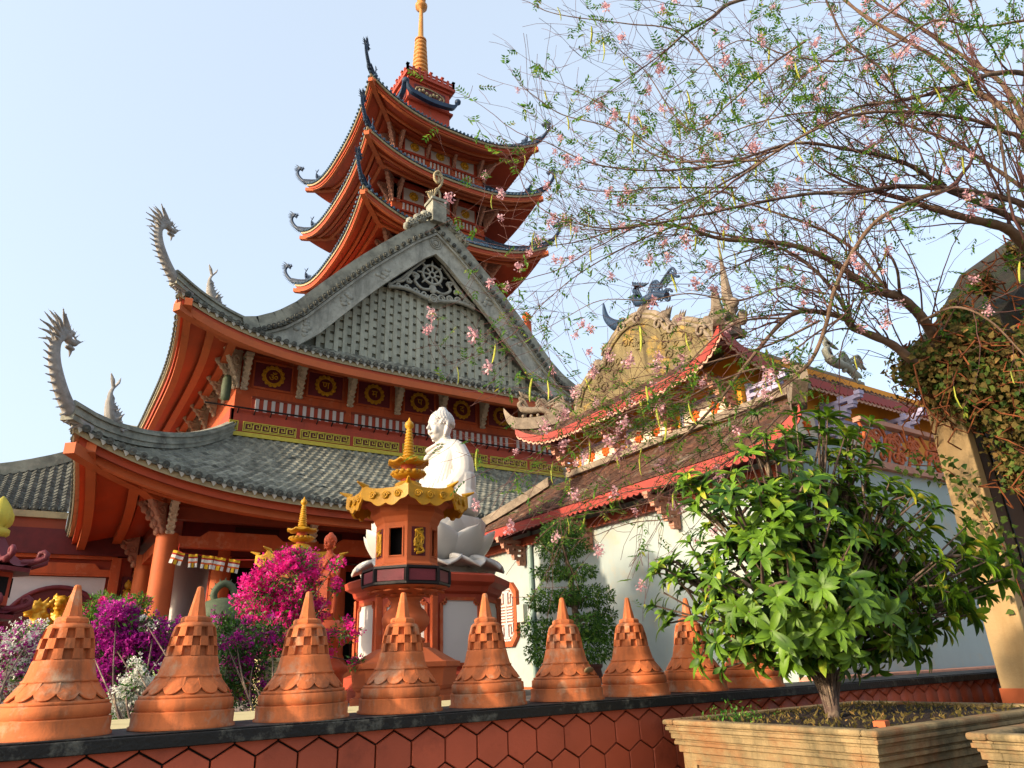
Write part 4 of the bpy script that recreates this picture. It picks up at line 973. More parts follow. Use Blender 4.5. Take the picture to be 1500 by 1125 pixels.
    for k in range(8):
        for dz, flip in ((0, 0), (-.03, 1)):
            vs = [rp_(k, -1+2*i/8, j/NS, dz) for j in range(NS+1) for i in range(9)]
            fs = [(j*9+i, j*9+i+1, j*9+i+10, j*9+i+9) for j in range(NS) for i in range(8)]
            rf.add(vs, [f[::-1] if not flip else f for f in fs], True)
    rfo = rf.build('roof', 'brick_orange', t)
    for k in range(8):
        tr = MB(); vs = []
        for i in range(17):
            u = -1+i/8; top = rp_(k, u, 1.0, .035); w_ = .12+.02*math.cos(u*PI)*.5+.035*abs(math.sin(u*PI*1.5)); o = Vector((top.x, top.y, 0)).normalized()
            vs += [top+o*.012, top+o*.02-Zd*(w_+.05), top-o*.012-Zd*(w_+.05), top-o*.012]
        tr.add(vs, [(4*i+q, 4*i+4+q, 4*i+4+(q+1) % 4, 4*i+(q+1) % 4) for i in range(16) for q in range(4)]); tr.add(vs[:4], [(0, 1, 2, 3)]); tr.add(vs[-4:], [(3, 2, 1, 0)])
        for u in (-.55, 0, .55):
            c = rp_(k, u, 1.0, -.03); o = Vector((c.x, c.y, 0)).normalized(); s_ = Vector((-o.y, o.x, 0))
            P = [c-Zd*.035+o*.03+s_*(.05*(1-i/22)*math.cos(i*.6))+Zd*(.05*(1-i/22)*math.sin(i*.6)) for i in range(20)]; tr.tube(P, .013, 5)
        c = rp_(k, -1, 1.0, .0); o = Vector((c.x, c.y, 0)).normalized(); tr.cone(c-o*.05, c+o*.1+Zd*.06, .045, 6, .012)
        tr.build('gilt_trim', 'gold_paint', rfo)
    # stacked finial
    def fin(prof, mat, n=20, petals=0, pr=0, pz=0, name='finial_tier'):
        b = MB(); b.lathe(prof, n=n)
        for k in range(petals):
            g_ = 2*PI*k/petals; e = Vector((math.cos(g_), math.sin(g_), 0)); b.ball(e*pr+Zd*pz, (.035, .04, .035), 7, 5, Matrix.Rotation(g_, 3, 'Z'))
        b.build(name, mat, t)
    fin([(.24, 3.03), (.235, 3.07), (.2, 3.08)], 'iron', name='finial_plate')
    fin([(.2, 3.07), (.215, 3.1), (.19, 3.13), (.17, 3.14), (.175, 3.17), (.13, 3.2), (.1, 3.21)], 'gold_paint')
    fin([(.1, 3.2), (.09, 3.24), (.1, 3.26)], 'statue_orange')
    fin([(.09, 3.25), (.17, 3.27), (.215, 3.31), (.2, 3.34), (.1, 3.36)], 'gold_paint', petals=16, pr=.2, pz=3.335)
    fin([(.1, 3.35), (.11, 3.39), (.09, 3.43), (.11, 3.47)], 'statue_orange')
    b = MB(); vs = []
    for j, (r_, z) in enumerate(((.05, 3.6), (.13, 3.55), (.2, 3.51), (.265, 3.5), (.26, 3.47), (.1, 3.46))):
        for k in range(48):
            g_ = 2*PI*k/48; l = .035*(.5+.5*math.cos(8*g_))**2*(r_/.265)**2; vs.append((r_*(1+l)*math.cos(g_), r_*(1+l)*math.sin(g_), z+l*1.1))
    b.add(vs, [(j*48+k, j*48+(k+1) % 48, (j+1)*48+(k+1) % 48, (j+1)*48+k) for j in range(5) for k in range(48)], True); b.build('finial_canopy', 'gold_paint', t)
    prof = [(.06, 3.58)]
    for i in range(9):
        r_ = .082-.0048*i; z = 3.6+i*.05; prof += [(r_*.72, z), (r_, z+.012), (r_, z+.032), (r_*.72, z+.046)]
    prof += [(.03, 4.06), (.055, 4.09), (.062, 4.13), (.05, 4.17), (.02, 4.2), (.006, 4.25)]; fin(prof, 'gold_paint', name='finial_rings')
    return t
ln = make_lantern()
def walk(o):
    yield o
    for c_ in o.children: yield from walk(c_)
for o in walk(ln):
    if o.type == 'MESH':
        for v in o.data.vertices: v.co.z = float(np.interp(v.co.z, [0, 1.5, 1.76, 2.0, 2.62, 2.84, 5], [0, 1.46, 1.64, 1.9, 2.53, 2.84, 5]))
ln['label'] = 'orange octagonal garden lantern with gilt scalloped roof and dragon relief, nearest the wall'
ln2 = copy_tree(ln); ln2['label'] = 'orange octagonal garden lantern farther back, its gilt top rising over the bougainvillea'
LSC = (4.615-1.15)/4.25
for o, loc, s_, rz in ((ln, (3.62, 7.9, 1.15), LSC, R(-2)), (ln2, (3.35, 11.3, 1.15), (4.27-1.15)/4.25, R(5))):
    o.location = loc; o.scale = (s_*1.17, s_*1.17, s_); o.rotation_euler = (0, 0, rz); o['group'] = 'octagonal stone lanterns'

# ------------------------------------------------------------------ figures
def loft(b, rings, n=28, smooth=True):
    """rings: (centre, half_x, half_y)"""
    vs = []
    for c, rx, ry in rings:
        for k in range(n):
            g_ = 2*PI*k/n; vs.append((c[0]+rx*math.cos(g_), c[1]+ry*math.sin(g_), c[2]))
    m_ = len(rings); b.add(vs, [(i*n+k, i*n+(k+1) % n, (i+1)*n+(k+1) % n, (i+1)*n+k) for i in range(m_-1) for k in range(n)], smooth)
    b.add(vs[:n][::-1], [tuple(range(n))]); b.add(vs[-n:], [tuple(range(n))])
def head(b, c, s, curls=True):
    """face looks along +x; s = head height incl. topknot / .78"""
    c = Vector(c); B = lambda p, r, n=14, m=10: b.ball(c+Vector(p)*s, tuple(q*s for q in r) if hasattr(r, '__len__') else r*s, n, m)
    B((0, 0, 0), (.235, .2, .29), 24, 16); B((.03, 0, -.13), (.185, .158, .17), 18, 12); B((-.03, 0, .08), (.235, .215, .235), 20, 14); B((.14, 0, -.235), (.06, .07, .05))
    b.tube([c+Vector(p)*s for p in ((.235, 0, .05), (.262, 0, -.02), (.29, 0, -.075), (.25, 0, -.09))], [.018*s, .024*s, .034*s, .02*s], 8)
    for sg in (-1, 1):
        B((.185, .085*sg, .02), (.045, .05, .022)); b.tube([c+Vector(p)*s for p in ((.225, .02*sg, .065), (.21, .09*sg, .088), (.155, .155*sg, .06))], .016*s, 6)
        B((.19, .085*sg, -.005), (.042, .05, .012))
        B((.15, .085*sg, -.09), (.075, .07, .1)); B((.262, .022*sg, -.08), (.02, .02, .016), 8, 6)
        b.tube([c+Vector(p)*s for p in ((-.0, .205*sg, .1), (-.035, .235*sg, .04), (-.02, .232*sg, -.08), (.02, .215*sg, -.22), (.03, .205*sg, -.25))], [.03*s, .04*s, .034*s, .036*s, .02*s], 8)
    b.tube([c+Vector(p)*s for p in ((.222, -.055, -.146), (.25, -.02, -.135), (.253, 0, -.14), (.25, .02, -.135), (.222, .055, -.146))], .009*s, 6)
    b.tube([c+Vector(p)*s for p in ((.222, -.045, -.158), (.245, 0, -.168), (.222, .045, -.158))], .011*s, 6)
    B((-.05, 0, .29), (.12, .12, .1)); B((-.05, 0, .36), .055)
    if curls:
        for j in range(9):
            ph = R(8+11.5*j); nr = max(5, int(26*math.sin(ph+.1)))
            for k in range(nr):
                g_ = 2*PI*(k+.5*(j % 2))/nr; p = Vector((-.035+.25*math.sin(ph)*math.cos(g_), .228*math.sin(ph)*math.sin(g_), .07+.255*math.cos(ph)))
                if p.x > .1 and p.z < .125: continue
                if p.z < -.12: continue
                B(p, .03, 6, 4)
        for j in range(3):
            for k in range(8): g_ = 2*PI*k/8; B((-.05+.11*math.cos(g_)*(1-.25*j), .11*math.sin(g_)*(1-.25*j), .29+.045*j), .028, 6, 4)
# white seated Buddha on his lotus throne; local +x is where he faces
def seated_body():
    b = MB()
    RG = [(.0, .58, .72, .04), (.25, .5, .66, .02), (.5, .42, .55, 0), (.8, .35, .47, -.01), (1.08, .33, .5, -.01), (1.3, .3, .55, -.02), (1.43, .25, .5, -.03), (1.52, .19, .36, -.03), (1.58, .15, .2, -.01), (1.75, .14, .15, .03)]
    loft(b, [((o, 0, z), rx, ry) for z, rx, ry, o in RG])
    def tp(th, z, off=.0):
        for (z0, a0, b0, o0), (z1, a1, b1, o1) in zip(RG, RG[1:]):
            if z0 <= z <= z1:
                f = (z-z0)/(z1-z0); rx, ry, o = a0+(a1-a0)*f, b0+(b1-b0)*f, o0+(o1-o0)*f; return Vector((o+(rx+off)*math.cos(th), (ry+off)*math.sin(th), z))
        return Vector((0, 0, z))
    for sg in (-1, 1):
        b.tube(catmull([(.0, .25*sg, .2), (.35, .55*sg, .22), (.62, .74*sg, .2), (.72, .55*sg, .16), (.72, .2*sg, .15), (.66, -.18*sg, .2)], 5), [.3]*5+[.28]*5+[.24]*5+[.2]*5+[.17]*5+[.12], 14)
        b.tube(catmull([(-.03, .47*sg, 1.34), (-.06, .61*sg, 1.08), (-.02, .66*sg, .78), (.16, .6*sg, .56), (.38, .36*sg, .46), (.56, .1*sg, .46)], 5), [.17]*5+[.19]*5+[.21]*5+[.19]*5+[.14]*5+[.08], 14)
        b.tube(catmull([(.1, .62*sg, .62), (.3, .6*sg, .42), (.5, .66*sg, .3), (.6, .76*sg, .1)], 5), [.16]*16, 10)
        b.tube(catmull([(-.05, .62*sg, 1.05), (-.05, .68*sg, .75), (.0, .72*sg, .4), (.1, .8*sg, .05)], 5), [.17]*5+[.21]*5+[.26]*6, 12)
        b.ball((.0, .42*sg, .25), (.5, .42, .32))
        for k in range(4):     # fingers laid across the lap
            b.tube([(.5+.035*k, .12*sg, .48+.01*k), (.52+.04*k, -.02*sg, .49), (.52+.04*k, -.14*sg, .47)], [.03, .026, .018], 7)
        b.tube([(.46, .1*sg, .5), (.5, .03*sg, .55)], [.03, .02], 7)
    b.ball((.35, 0, .22), (.42, .55, .2)); b.ball((.52, 0, .42), (.14, .2, .06))
    b.ball((-.03, -.43, 1.33), (.2, .2, .17)); b.ball((-.03, .43, 1.33), (.2, .2, .17))
    # robe folds: sweeping from the left shoulder down over the chest and back
    for k in range(9):
        th0 = R(62-9*k); P = []
        for i in range(12):
            f = i/11; z = 1.42-1.05*f; th = R(84)-R(12+12*k)*(.35+.65*f) if k < 9 else th0
            P.append(tp(th, z, .022))
        b.tube(P, [.022+.012*math.sin(PI*i/11) for i in range(12)], 6)
    for k in range(7):          # folds on the arm side and back
        P = [tp(R(75+14*k)+.1*math.sin(i*.6+k), 1.4-.1*i, .02) for i in range(11)]; b.tube(P, .03, 6)
        y = .6+.02*k; b.tube(catmull([(-.12+.05*k, .62, 1.12-.04*k), (-.0+.04*k, .79-.01*k, .85-.03*k), (.12+.05*k, .72, .55-.02*k), (.3+.06*k, .62, .36)], 5), .034, 6)
    for k in range(5): b.tube(catmull([(.75-.02*k, -.5+.1*k, .3-.03*k), (.88, 0, .2-.035*k), (.75-.02*k, .6-.05*k, .3-.03*k)], 6), .02, 6)
    b.tube(catmull([tp(R(80), 1.47, .03), tp(R(30), 1.4, .04), tp(R(0), 1.28, .04), tp(R(-30), 1.12, .04), tp(R(-62), .95, .03), tp(R(-95), .8, .03)], 6), .035, 8)
    b.tube(catmull([tp(R(90), 1.5, .04), tp(R(40), 1.5, .05), tp(R(0), 1.44, .05), tp(R(-40), 1.46, .04), tp(R(-95), 1.5, .03), tp(R(180), 1.52, .03), tp(R(110), 1.52, .03)], 6), .04, 8)
    head(b, (.07, 0, 1.88), 1.0)
    return b
bud = thing('buddha_statue', 'large white marble Buddha seated in meditation on a white lotus throne', 'statue', (0, 0, 0))
seated_body().build('seated_figure', 'white_marble', bud, remesh=.0145)
bud.location = (5.98, 11.5, 4.03); bud.rotation_euler = (0, 0, PI+R(4)); bud.scale = (.97, .97, .995)
lot = thing('lotus_throne', 'white stone lotus throne with two rows of petals beneath the seated Buddha', 'lotus throne', (5.7, 11.5, 3.06))
b = MB(); b.lathe([(.95, 0), (.8, .15), (.78, .3), (.95, .6), (1.02, .93), (.98, .97), (.2, .98)], (5.7, 11.5, 3.06), 32); b.build('seed_drum', 'white_marble', lot)
def petal(b, g_, r0, z0, L, W, tilt, curl, org_, thick=.045):
    e = Vector((math.cos(g_), math.sin(g_), 0)); s_ = Vector((-math.sin(g_), math.cos(g_), 0)); vs = []; N, Mm = 9, 9
    for side in (0, 1):
        for i in range(N+1):
            f = i/N; a = tilt+curl*f; 
            rr_ = r0+sum(math.sin(tilt+curl*(q+.5)/N)*L/N for q in range(i)); zz = z0+sum(math.cos(tilt+curl*(q+.5)/N)*L/N for q in range(i))
            wd = W*math.sin(PI*min(1, .18+f*.82))**.62*(1-.12*f) if f < 1 else 0.0
            wd = max(wd, .004) if f < 1 else .006
            for j in range(Mm+1):
                u = -1+2*j/Mm; nrm = e*math.cos(a)-Zd*math.sin(a)
                p = Vector(org_)+e*rr_+Zd*zz+s_*(u*wd)-nrm*(.34*wd*u*u)-nrm*(thick*side*(1-.6*f)); vs.append(p)
    n1 = (N+1)*(Mm+1); K = Mm+1; fs = []
    for i in range(N):
        for j in range(Mm): fs.append((i*K+j, i*K+j+1, (i+1)*K+j+1, (i+1)*K+j)); fs.append((n1+i*K+j, n1+(i+1)*K+j, n1+(i+1)*K+j+1, n1+i*K+j+1))
        fs += [(i*K, (i+1)*K, n1+(i+1)*K, n1+i*K), (i*K+Mm, n1+i*K+Mm, n1+(i+1)*K+Mm, (i+1)*K+Mm)]
    b.add(vs, fs, True)
O_ = (5.7, 11.5, 3.06)
for k in range(10):
    b = MB(); petal(b, 2*PI*k/10, .78, .2, .74, .46, R(60), R(-50), O_); b.build('petal', 'white_marble', lot)
    b = MB(); petal(b, 2*PI*(k+.5)/10, .78, .28, .74, .42, R(40), R(-40), O_); b.build('petal', 'white_marble', lot)
    b = MB(); petal(b, 2*PI*k/10, .8, .44, .56, .36, R(18), R(-22), O_); b.build('petal', 'white_marble', lot)
for k in range(14):
    b = MB(); petal(b, 2*PI*k/14, .8, .2, .56, .33, R(84), R(34), O_, -.09); b.build('base_petal', 'white_marble', lot)
ped = thing('statue_pedestal', 'red-brown octagonal pedestal with pale panels carrying the white lotus throne', 'pedestal', (5.7, 11.5, 1.15))
o8 = dict(n=8, a0=PI/8, smooth=False); c8 = (5.7, 11.5, 1.15)
b = MB(); b.lathe([(1.45, 0), (1.45, .18), (1.38, .2), (1.38, .36), (1.27, .4), (1.2, .42), (1.2, 1.56), (1.27, 1.6), (1.3, 1.68), (1.42, 1.74), (1.44, 1.84), (1.36, 1.88), (.5, 1.93)], c8, **o8); b.build('body', 'red_paint', ped)
for k in range(8):
    P8 = octa(1.205); a, c = Vector(P8[k]+(0,)), Vector(P8[(k+1) % 8]+(0,)); e = (c-a); L = e.length; e /= L; nn = Vector((e.y, -e.x, 0)); o_ = Vector(c8)+(a+c)/2
    w2, h0, h1, q = L/2-.12, .5, 1.48, .07
    poly = [(-w2+q, h0), (w2-q, h0), (w2-q, h0+q), (w2, h0+q), (w2, h1-q), (w2-q, h1-q), (w2-q, h1), (-w2+q, h1), (-w2+q, h1-q), (-w2, h1-q), (-w2, h0+q), (-w2+q, h0+q)]
    f = MB(); f.prism(poly, o_+nn*.0, e, Zd, nn, .012); pn = f.build('panel', 'plaster_cool', ped)
    f = MB()
    for i in range(12): p1, p2 = poly[i], poly[(i+1) % 12]; f.beam(o_+e*p1[0]+Zd*p1[1]+nn*.012, o_+e*p2[0]+Zd*p2[1]+nn*.012, .05, .045, nn)
    f.build('panel_moulding', 'wall_orange', pn)
    f = MB(); f.beam(Vector(c8)+a+Zd*.42, Vector(c8)+a+Zd*1.56, .09, .09); f.build('corner_post', 'wall_orange', ped)

# orange standing figure
def standing_figure():
    b = MB(); loft(b, [((0, 0, z), rx, ry) for z, rx, ry in ((0, .17, .2), (.3, .15, .19), (.7, .15, .19), (.95, .16, .19), (1.15, .13, .16), (1.35, .14, .2), (1.48, .12, .19), (1.55, .08, .1), (1.66, .06, .065))], 20)
    for sg in (-1, 1):
        b.tube(catmull([(0, .19*sg, 1.45), (0, .27*sg, 1.2), (.05, .26*sg, .95), (.14, .2*sg, .82 if sg < 0 else 1.1)], 5), [.07]*5+[.062]*5+[.05]*5+[.035], 10)
        b.tube(catmull([(.02, .2*sg, 1.0), (.04, .24*sg, .6), (.02, .22*sg, .15)], 5), [.06]*11, 8); b.ball((.12, .08*sg, .03), (.12, .05, .04))
    for k in range(8): b.tube(catmull([(.13, -.14+.04*k, 1.35-.02*k), (.16, -.1+.03*k, .9), (.17, -.12+.035*k, .3)], 5), .014, 5)
    b.tube(catmull([(.1, .18, 1.5), (.15, .05, 1.35), (.15, -.1, 1.1), (.05, -.2, .95)], 5), .03, 6); b.tube([(.16, -.17, .98), (.17, 0, .94), (.16, .17, .98)], .03, 6)
    head(b, (.02, 0, 1.83), .62)
    return b
sf_ = thing('standing_statue', 'orange painted standing Buddha statue beside the bougainvillea', 'statue', (0, 0, 0))
standing_figure().build('standing_figure', 'statue_orange', sf_, remesh=.011)
sf_.location = (3.25, 9.6, 2.24); sf_.rotation_euler = (0, 0, PI+R(35)); sf_.scale = (.56, .56, .56)
sp_ = thing('statue_stand', 'dark red lotus stand under the orange standing statue', 'pedestal', (3.25, 9.6, 1.15))
b = MB(); b.lathe([(.3, 0), (.3, .15), (.24, .2), (.26, .42), (.32, .46), (.32, .52), (.2, .6), (.16, .68), (.2, .74), (.3, .82), (.33, .92), (.3, 1.0), (.25, 1.05), (.18, 1.09)], (3.25, 9.6, 1.15), 20)
b.build('stand_body', 'statue_orange', sp_)
for k in range(10):
    g_ = 2*PI*k/10; b = MB(); b.ball((3.25+.3*math.cos(g_), 9.6+.3*math.sin(g_), 2.05), (.09, .09, .1), 8, 6); b.build('stand_petal', 'statue_orange', sp_)

# bronze bell
be = thing('bronze_bell', 'large green bronze bell with a dragon loop standing behind the stupas', 'bell', (3.34, 16.57, 1.15))
b = MB(); b.lathe([(.55, .3), (.62, .35), (.6, .6), (.58, 1.1), (.55, 1.5), (.48, 1.78), (.35, 1.95), (.1, 2.02)], (3.34, 16.57, 1.15), 28)
for z in (.62, 1.0, 1.4): b.tube([(3.34+(.61-.03*z)*math.cos(2*PI*k/28), 16.57+(.61-.03*z)*math.sin(2*PI*k/28), 1.15+z) for k in range(29)], .02, 5, cap=False)
for k in range(24):
    g_ = 2*PI*k/24
    for z in (1.5, 1.62, 1.72): b.ball((3.34+.5*math.cos(g_)*(1.05-.12*(z-1.4)/.3), 16.57+.5*math.sin(g_)*(1.05-.12*(z-1.4)/.3), 1.15+z), .028, 5, 4)
b.build('bell_body', 'bronze_green', be)
b = MB(); b.tube(catmull([(3.16, 16.57, 3.1), (3.13, 16.57, 3.25), (3.2, 16.57, 3.4), (3.34, 16.57, 3.47), (3.48, 16.57, 3.4), (3.55, 16.57, 3.25), (3.52, 16.57, 3.1)], 5), .075, 8)
for k in range(9): g_ = PI*k/8; b.cone((3.34+.2*math.cos(g_), 16.57, 3.2+.26*math.sin(g_)), (3.34+.32*math.cos(g_), 16.57, 3.22+.38*math.sin(g_)), .04, 5)
b.build('dragon_loop', 'bronze_green', be)
b = MB(); b.box(2.7, 3.98, 15.95, 17.2, 1.15, 1.47); b.build('bell_plinth', 'red_paint', be)

# ------------------------------------------------------------------ flags on a string under the veranda
FP = [Vector(p) for p in FLAGS]
b = MB(); b.tube(catmull([Vector((2.75, 19.6, 4.75))]+FP+[Vector((5.2, 17.6, 4.2))], 5), .008, 4)
for p in FP: pass
tag(b.build('flag_string', 'ribbon_red'), 'thin red string of bunting slung from the front column', 'string')
fl_lab = ['leftmost Buddhist pennant on the string, next to the round column', 'second pennant from the column, folded narrower than the others', 'third pennant from the column in front of the pale pier',
          'fourth pennant from the column in front of the orange pier', 'rightmost pennant of the bunting, nearest the bougainvillea']
for i, p in enumerate(FP):
    t = thing('pennant', fl_lab[i], 'flag', p, 'striped pennants on the string'); w_ = .27 if i != 1 else .2; tl = R([-14, 4, -3, -8, -7][i])
    ex = Vector((math.cos(tl), 0, math.sin(tl))); ez = Vector((-math.sin(tl), 0, math.cos(tl)))
    def strip(name, z0, z1, x0, x1, mat, d):
        q = MB(); N = 6
        vs = []
        for k in range(N+1):
            f = x0+(x1-x0)*k/N
            for z in (z0, z1):
                for th in (-.004, .004): vs.append(p+ex*(f*w_)+ez*z+Vector((0, .02*math.sin(f*9+i)+th+d, 0)))
        fs = []
        for k in range(N): a = 4*k; fs += [(a, a+4, a+6, a+2), (a+1, a+3, a+7, a+5), (a, a+1, a+5, a+4), (a+2, a+6, a+7, a+3)]
        fs += [(0, 2, 3, 1), (4*N, 4*N+1, 4*N+3, 4*N+2)]
        q.add(vs, fs); q.build(name, mat, t)
    strip('yellow_stripe', -.06, 0, -.5, .5, 'flag_yellow', 0); strip('red_stripe', -.1, -.06, -.5, .5, 'ribbon_red', 0); strip('white_stripe', -.17, -.1, -.5, .5, 'flag_white', 0); strip('orange_stripe', -.21, -.17, -.5, .5, 'flag_orange', 0)
    for k, mt in enumerate(('flag_white', 'flag_yellow', 'flag_white')): strip('tail', -.31, -.21, -.5+.36*k, -.24+.36*k, mt, 0)

# ------------------------------------------------------------------ planters
def planter(name, label, x0, y0, x1, y1, z, zb=0.0, panel=True):
    t = thing(name, label, 'planter', ((x0+x1)/2, (y0+y1)/2, zb))
    prof = [(0, 0, .03), (.008, .03, .012), (.022, .045, .02), (.034, .065, .018), (.046, .085, .03), (.05, .115, .02), (.062, .135, .02), (.075, .155, .05)]
    wl = .08
    def slab(mb, ins, za, zb_):
        a, b_, c, d = x0+ins, x1-ins, y0+ins, y1-ins; k = wl+.0
        mb.box(a, b_, c, c+k, za, zb_); mb.box(a, b_, d-k, d, za, zb_); mb.box(a, a+k, c+k, d-k, za, zb_); mb.box(b_-k, b_, c+k, d-k, za, zb_)
    mb = MB(); slab(mb, 0, z-.028, z); mb.build('rim', 'concrete_ochre', t, bevel=.011)
    mb = MB(); slab(mb, .016, z-.038, z-.028); slab(mb, .01, z-.056, z-.038); slab(mb, .024, z-.07, z-.056); slab(mb, .03, z-.098, z-.07); slab(mb, .044, z-.11, z-.098); slab(mb, .04, z-.128, z-.11); slab(mb, .056, z-.165, z-.128); mb.build('moulding', 'concrete_ochre', t, bevel=.003)
    mb = MB(); mb.box(x0+.07, x1-.07, y0+.07, y1-.07, z-.62, z-.165); mb.box(x0+.03, x1-.03, y0+.03, y1-.03, z-.7, z-.62); mb.box(x0+.1, x1-.1, y0+.1, y1-.1, zb, z-.7); mb.build('trough', 'concrete_ochre', t, bevel=.006)
    if panel:
        mb = MB(); q = .058
        for (a, c, ax) in ((x0+.07, None, 'W'), (None, y0+.07, 'S')):
            L0, L1 = ((y0, y1) if ax == 'W' else (x0, x1)); L0 += .16; L1 -= .16; zt, zl = z-.2, z-.57
            def bar(l0, l1, za, zc):
                if ax == 'W': mb.box(a-.014, a+.002, l0, l1, za, zc)
                else: mb.box(l0, l1, c-.014, c+.002, za, zc)
            bar(L0, L1, zt-.02, zt); bar(L0, L1, zl, zl+.02); bar(L0, L0+.02, zl+.02, zt-.02); bar(L1-.02, L1, zl+.02, zt-.02)
        mb.build('raised_frame', 'concrete_ochre', t)
    mb = MB(); N = 26; vs = []
    for i in range(N+1):
        for j in range(N+1):
            vs.append((x0+.09+(x1-x0-.18)*i/N, y0+.09+(y1-y0-.18)*j/N, z-.022+.012*math.sin(i*1.7)*math.cos(j*1.3)+rnd.uniform(-.006, .006)))
    mb.add(vs, [(i*(N+1)+j, (i+1)*(N+1)+j, (i+1)*(N+1)+j+1, i*(N+1)+j+1) for i in range(N) for j in range(N)]); mb.build('soil', 'soil', t)
    return t
planter('stone_planter', 'weathered square concrete planter holding the big leafy shrub', 3.1, 1.98, 5.0, 3.28, 1.288)
planter('stone_planter', 'second weathered concrete planter cut off by the lower right edge', 3.22, .9, 4.6, 1.68, 1.288)
# cream planter box with steps, and kerb stones behind the wall
t = thing('planter_box', 'cream planter box under the magenta bougainvillea', 'planter', (2.3, 7.7, 1.15))
m = MB(); m.box(*BOXP, 1.15, 1.72); m.build('box_body', 'planter_cream', t, bevel=.01)
m = MB(); m.box(BOXP[0]-.03, BOXP[1]+.03, BOXP[2]-.03, BOXP[3]+.03, 1.72, 1.76); m.build('box_rim', 'planter_cream', t, bevel=.008)
m = MB()
for x0, x1, y0, y1, z in KERBS: m.box(x0, x1, y0, y1, 1.152, z)
m.build('kerb_stones', 'planter_cream', kind='structure')
# ------------------------------------------------------------------ side temple on the right
TX0, TX1, TY0, TY1 = 8.7, 17.0, 6.2, 14.4
UX0, UY0, UY1 = 9.2, 7.05, 11.75; TCY = (UY0+UY1)/2
tp_ = thing('side_temple', 'smaller white walled temple with mossy red-brown roofs and a weathered yellow scalloped gable', 'temple', (TX0, TCY, 0))
m = MB(); m.box(TX0, TX1, TY0, TY1, .6, 4.72); lw = m.build('lower_wall', 'plaster_white', tp_)
m = MB(); m.box(TX0-.16, TX1, TY0-.24, TY0+.2, 1.19, 1.33); m.build('wall_ledge', 'carving_pink', tp_, bevel=.01)
m = MB(); m.box(TX0-.08, TX1, TY0-.16, TY0-.001, .5, 1.19); m.box(TX0-.08, TX0-.001, TY0-.16, TY1, .5, 1.19); m.build('plinth', 'brick_orange', tp_)
m = MB(); m.tube([(TX0-.06, 12.62, 1.15), (TX0-.06, 12.62, 4.3)], .05, 8); m.build('drain_pipe', 'pipe_green', tp_)
# octagonal longevity window
wc = Vector((TX0-.0, 13.55-.5, 2.72)); WYc = 13.05
wc = Vector((TX0, WINY, 2.64))
def ocp(w_, h_, c_): return [(-w_+c_, -h_), (w_-c_, -h_), (w_, -h_+c_), (w_, h_-c_), (w_-c_, h_), (-w_+c_, h_), (-w_, h_-c_), (-w_, -h_+c_)]
f = MB(); O = ocp(.46, .66, .2); I = ocp(.36, .56, .16); vs = []
for d in (0, -.09):
    vs += [wc+Vector((d, a, b_)) for a, b_ in O]; vs += [wc+Vector((d, a, b_)) for a, b_ in I]
fs = []
for i in range(8):
    j = (i+1) % 8; fs += [(16+i, 16+j, 24+j, 24+i), (i, j, 16+j, 16+i), (8+i, 24+i, 24+j, 8+j)]
f.add(vs, fs); win = f.build('window', 'wall_orange', tp_)
f = MB(); f.prism(I, wc+Vector((-.012, 0, 0)), (0, 1, 0), (0, 0, 1), (-1, 0, 0), .008); f.build('window_ground', 'carving_pink', win)
f = MB()
def wb(y0, y1, z0, z1): f.box(wc.x-.055, wc.x-.02, wc.y+y0, wc.y+y1, wc.z+z0, wc.z+z1)
for s1, s2 in (((-.3, .3), 1), ):
    pass
for a in range(8):
    p1, p2 = ocp(.335, .53, .15)[a], ocp(.335, .53, .15)[(a+1) % 8]; f.beam(wc+Vector((-.04, p1[0], p1[1])), wc+Vector((-.04, p2[0], p2[1])), .035, .03, Vector((1, 0, 0)))
for sz in (-1, 1):
    for sy in (-1, 1):
        def q(y0, y1, z0, z1):
            a, b_ = sorted((sy*y0, sy*y1)); c, d = sorted((sz*z0, sz*z1)); wb(a, b_, c, d)
        q(.03, .07, .17, .5); q(.07, .26, .17, .205); q(.22, .26, .205, .36); q(.13, .17, .25, .42); q(.13, .3, .42, .455); q(.07, .13, .46, .5)
for z in (-.12, -.06, 0.0, .06, .12): wb(-.26, -.03, z-.016, z+.016); wb(.03, .26, z-.016, z+.016)
wb(-.02, .02, -.53, .53); f.build('window_lattice', 'white_paint', win)
m = MB(); m.box(TX0-.1, TX0-.001, wc.y-.75, wc.y-.5, 2.45, 2.8); m.build('meter_box', 'lamp_plastic', tp_)
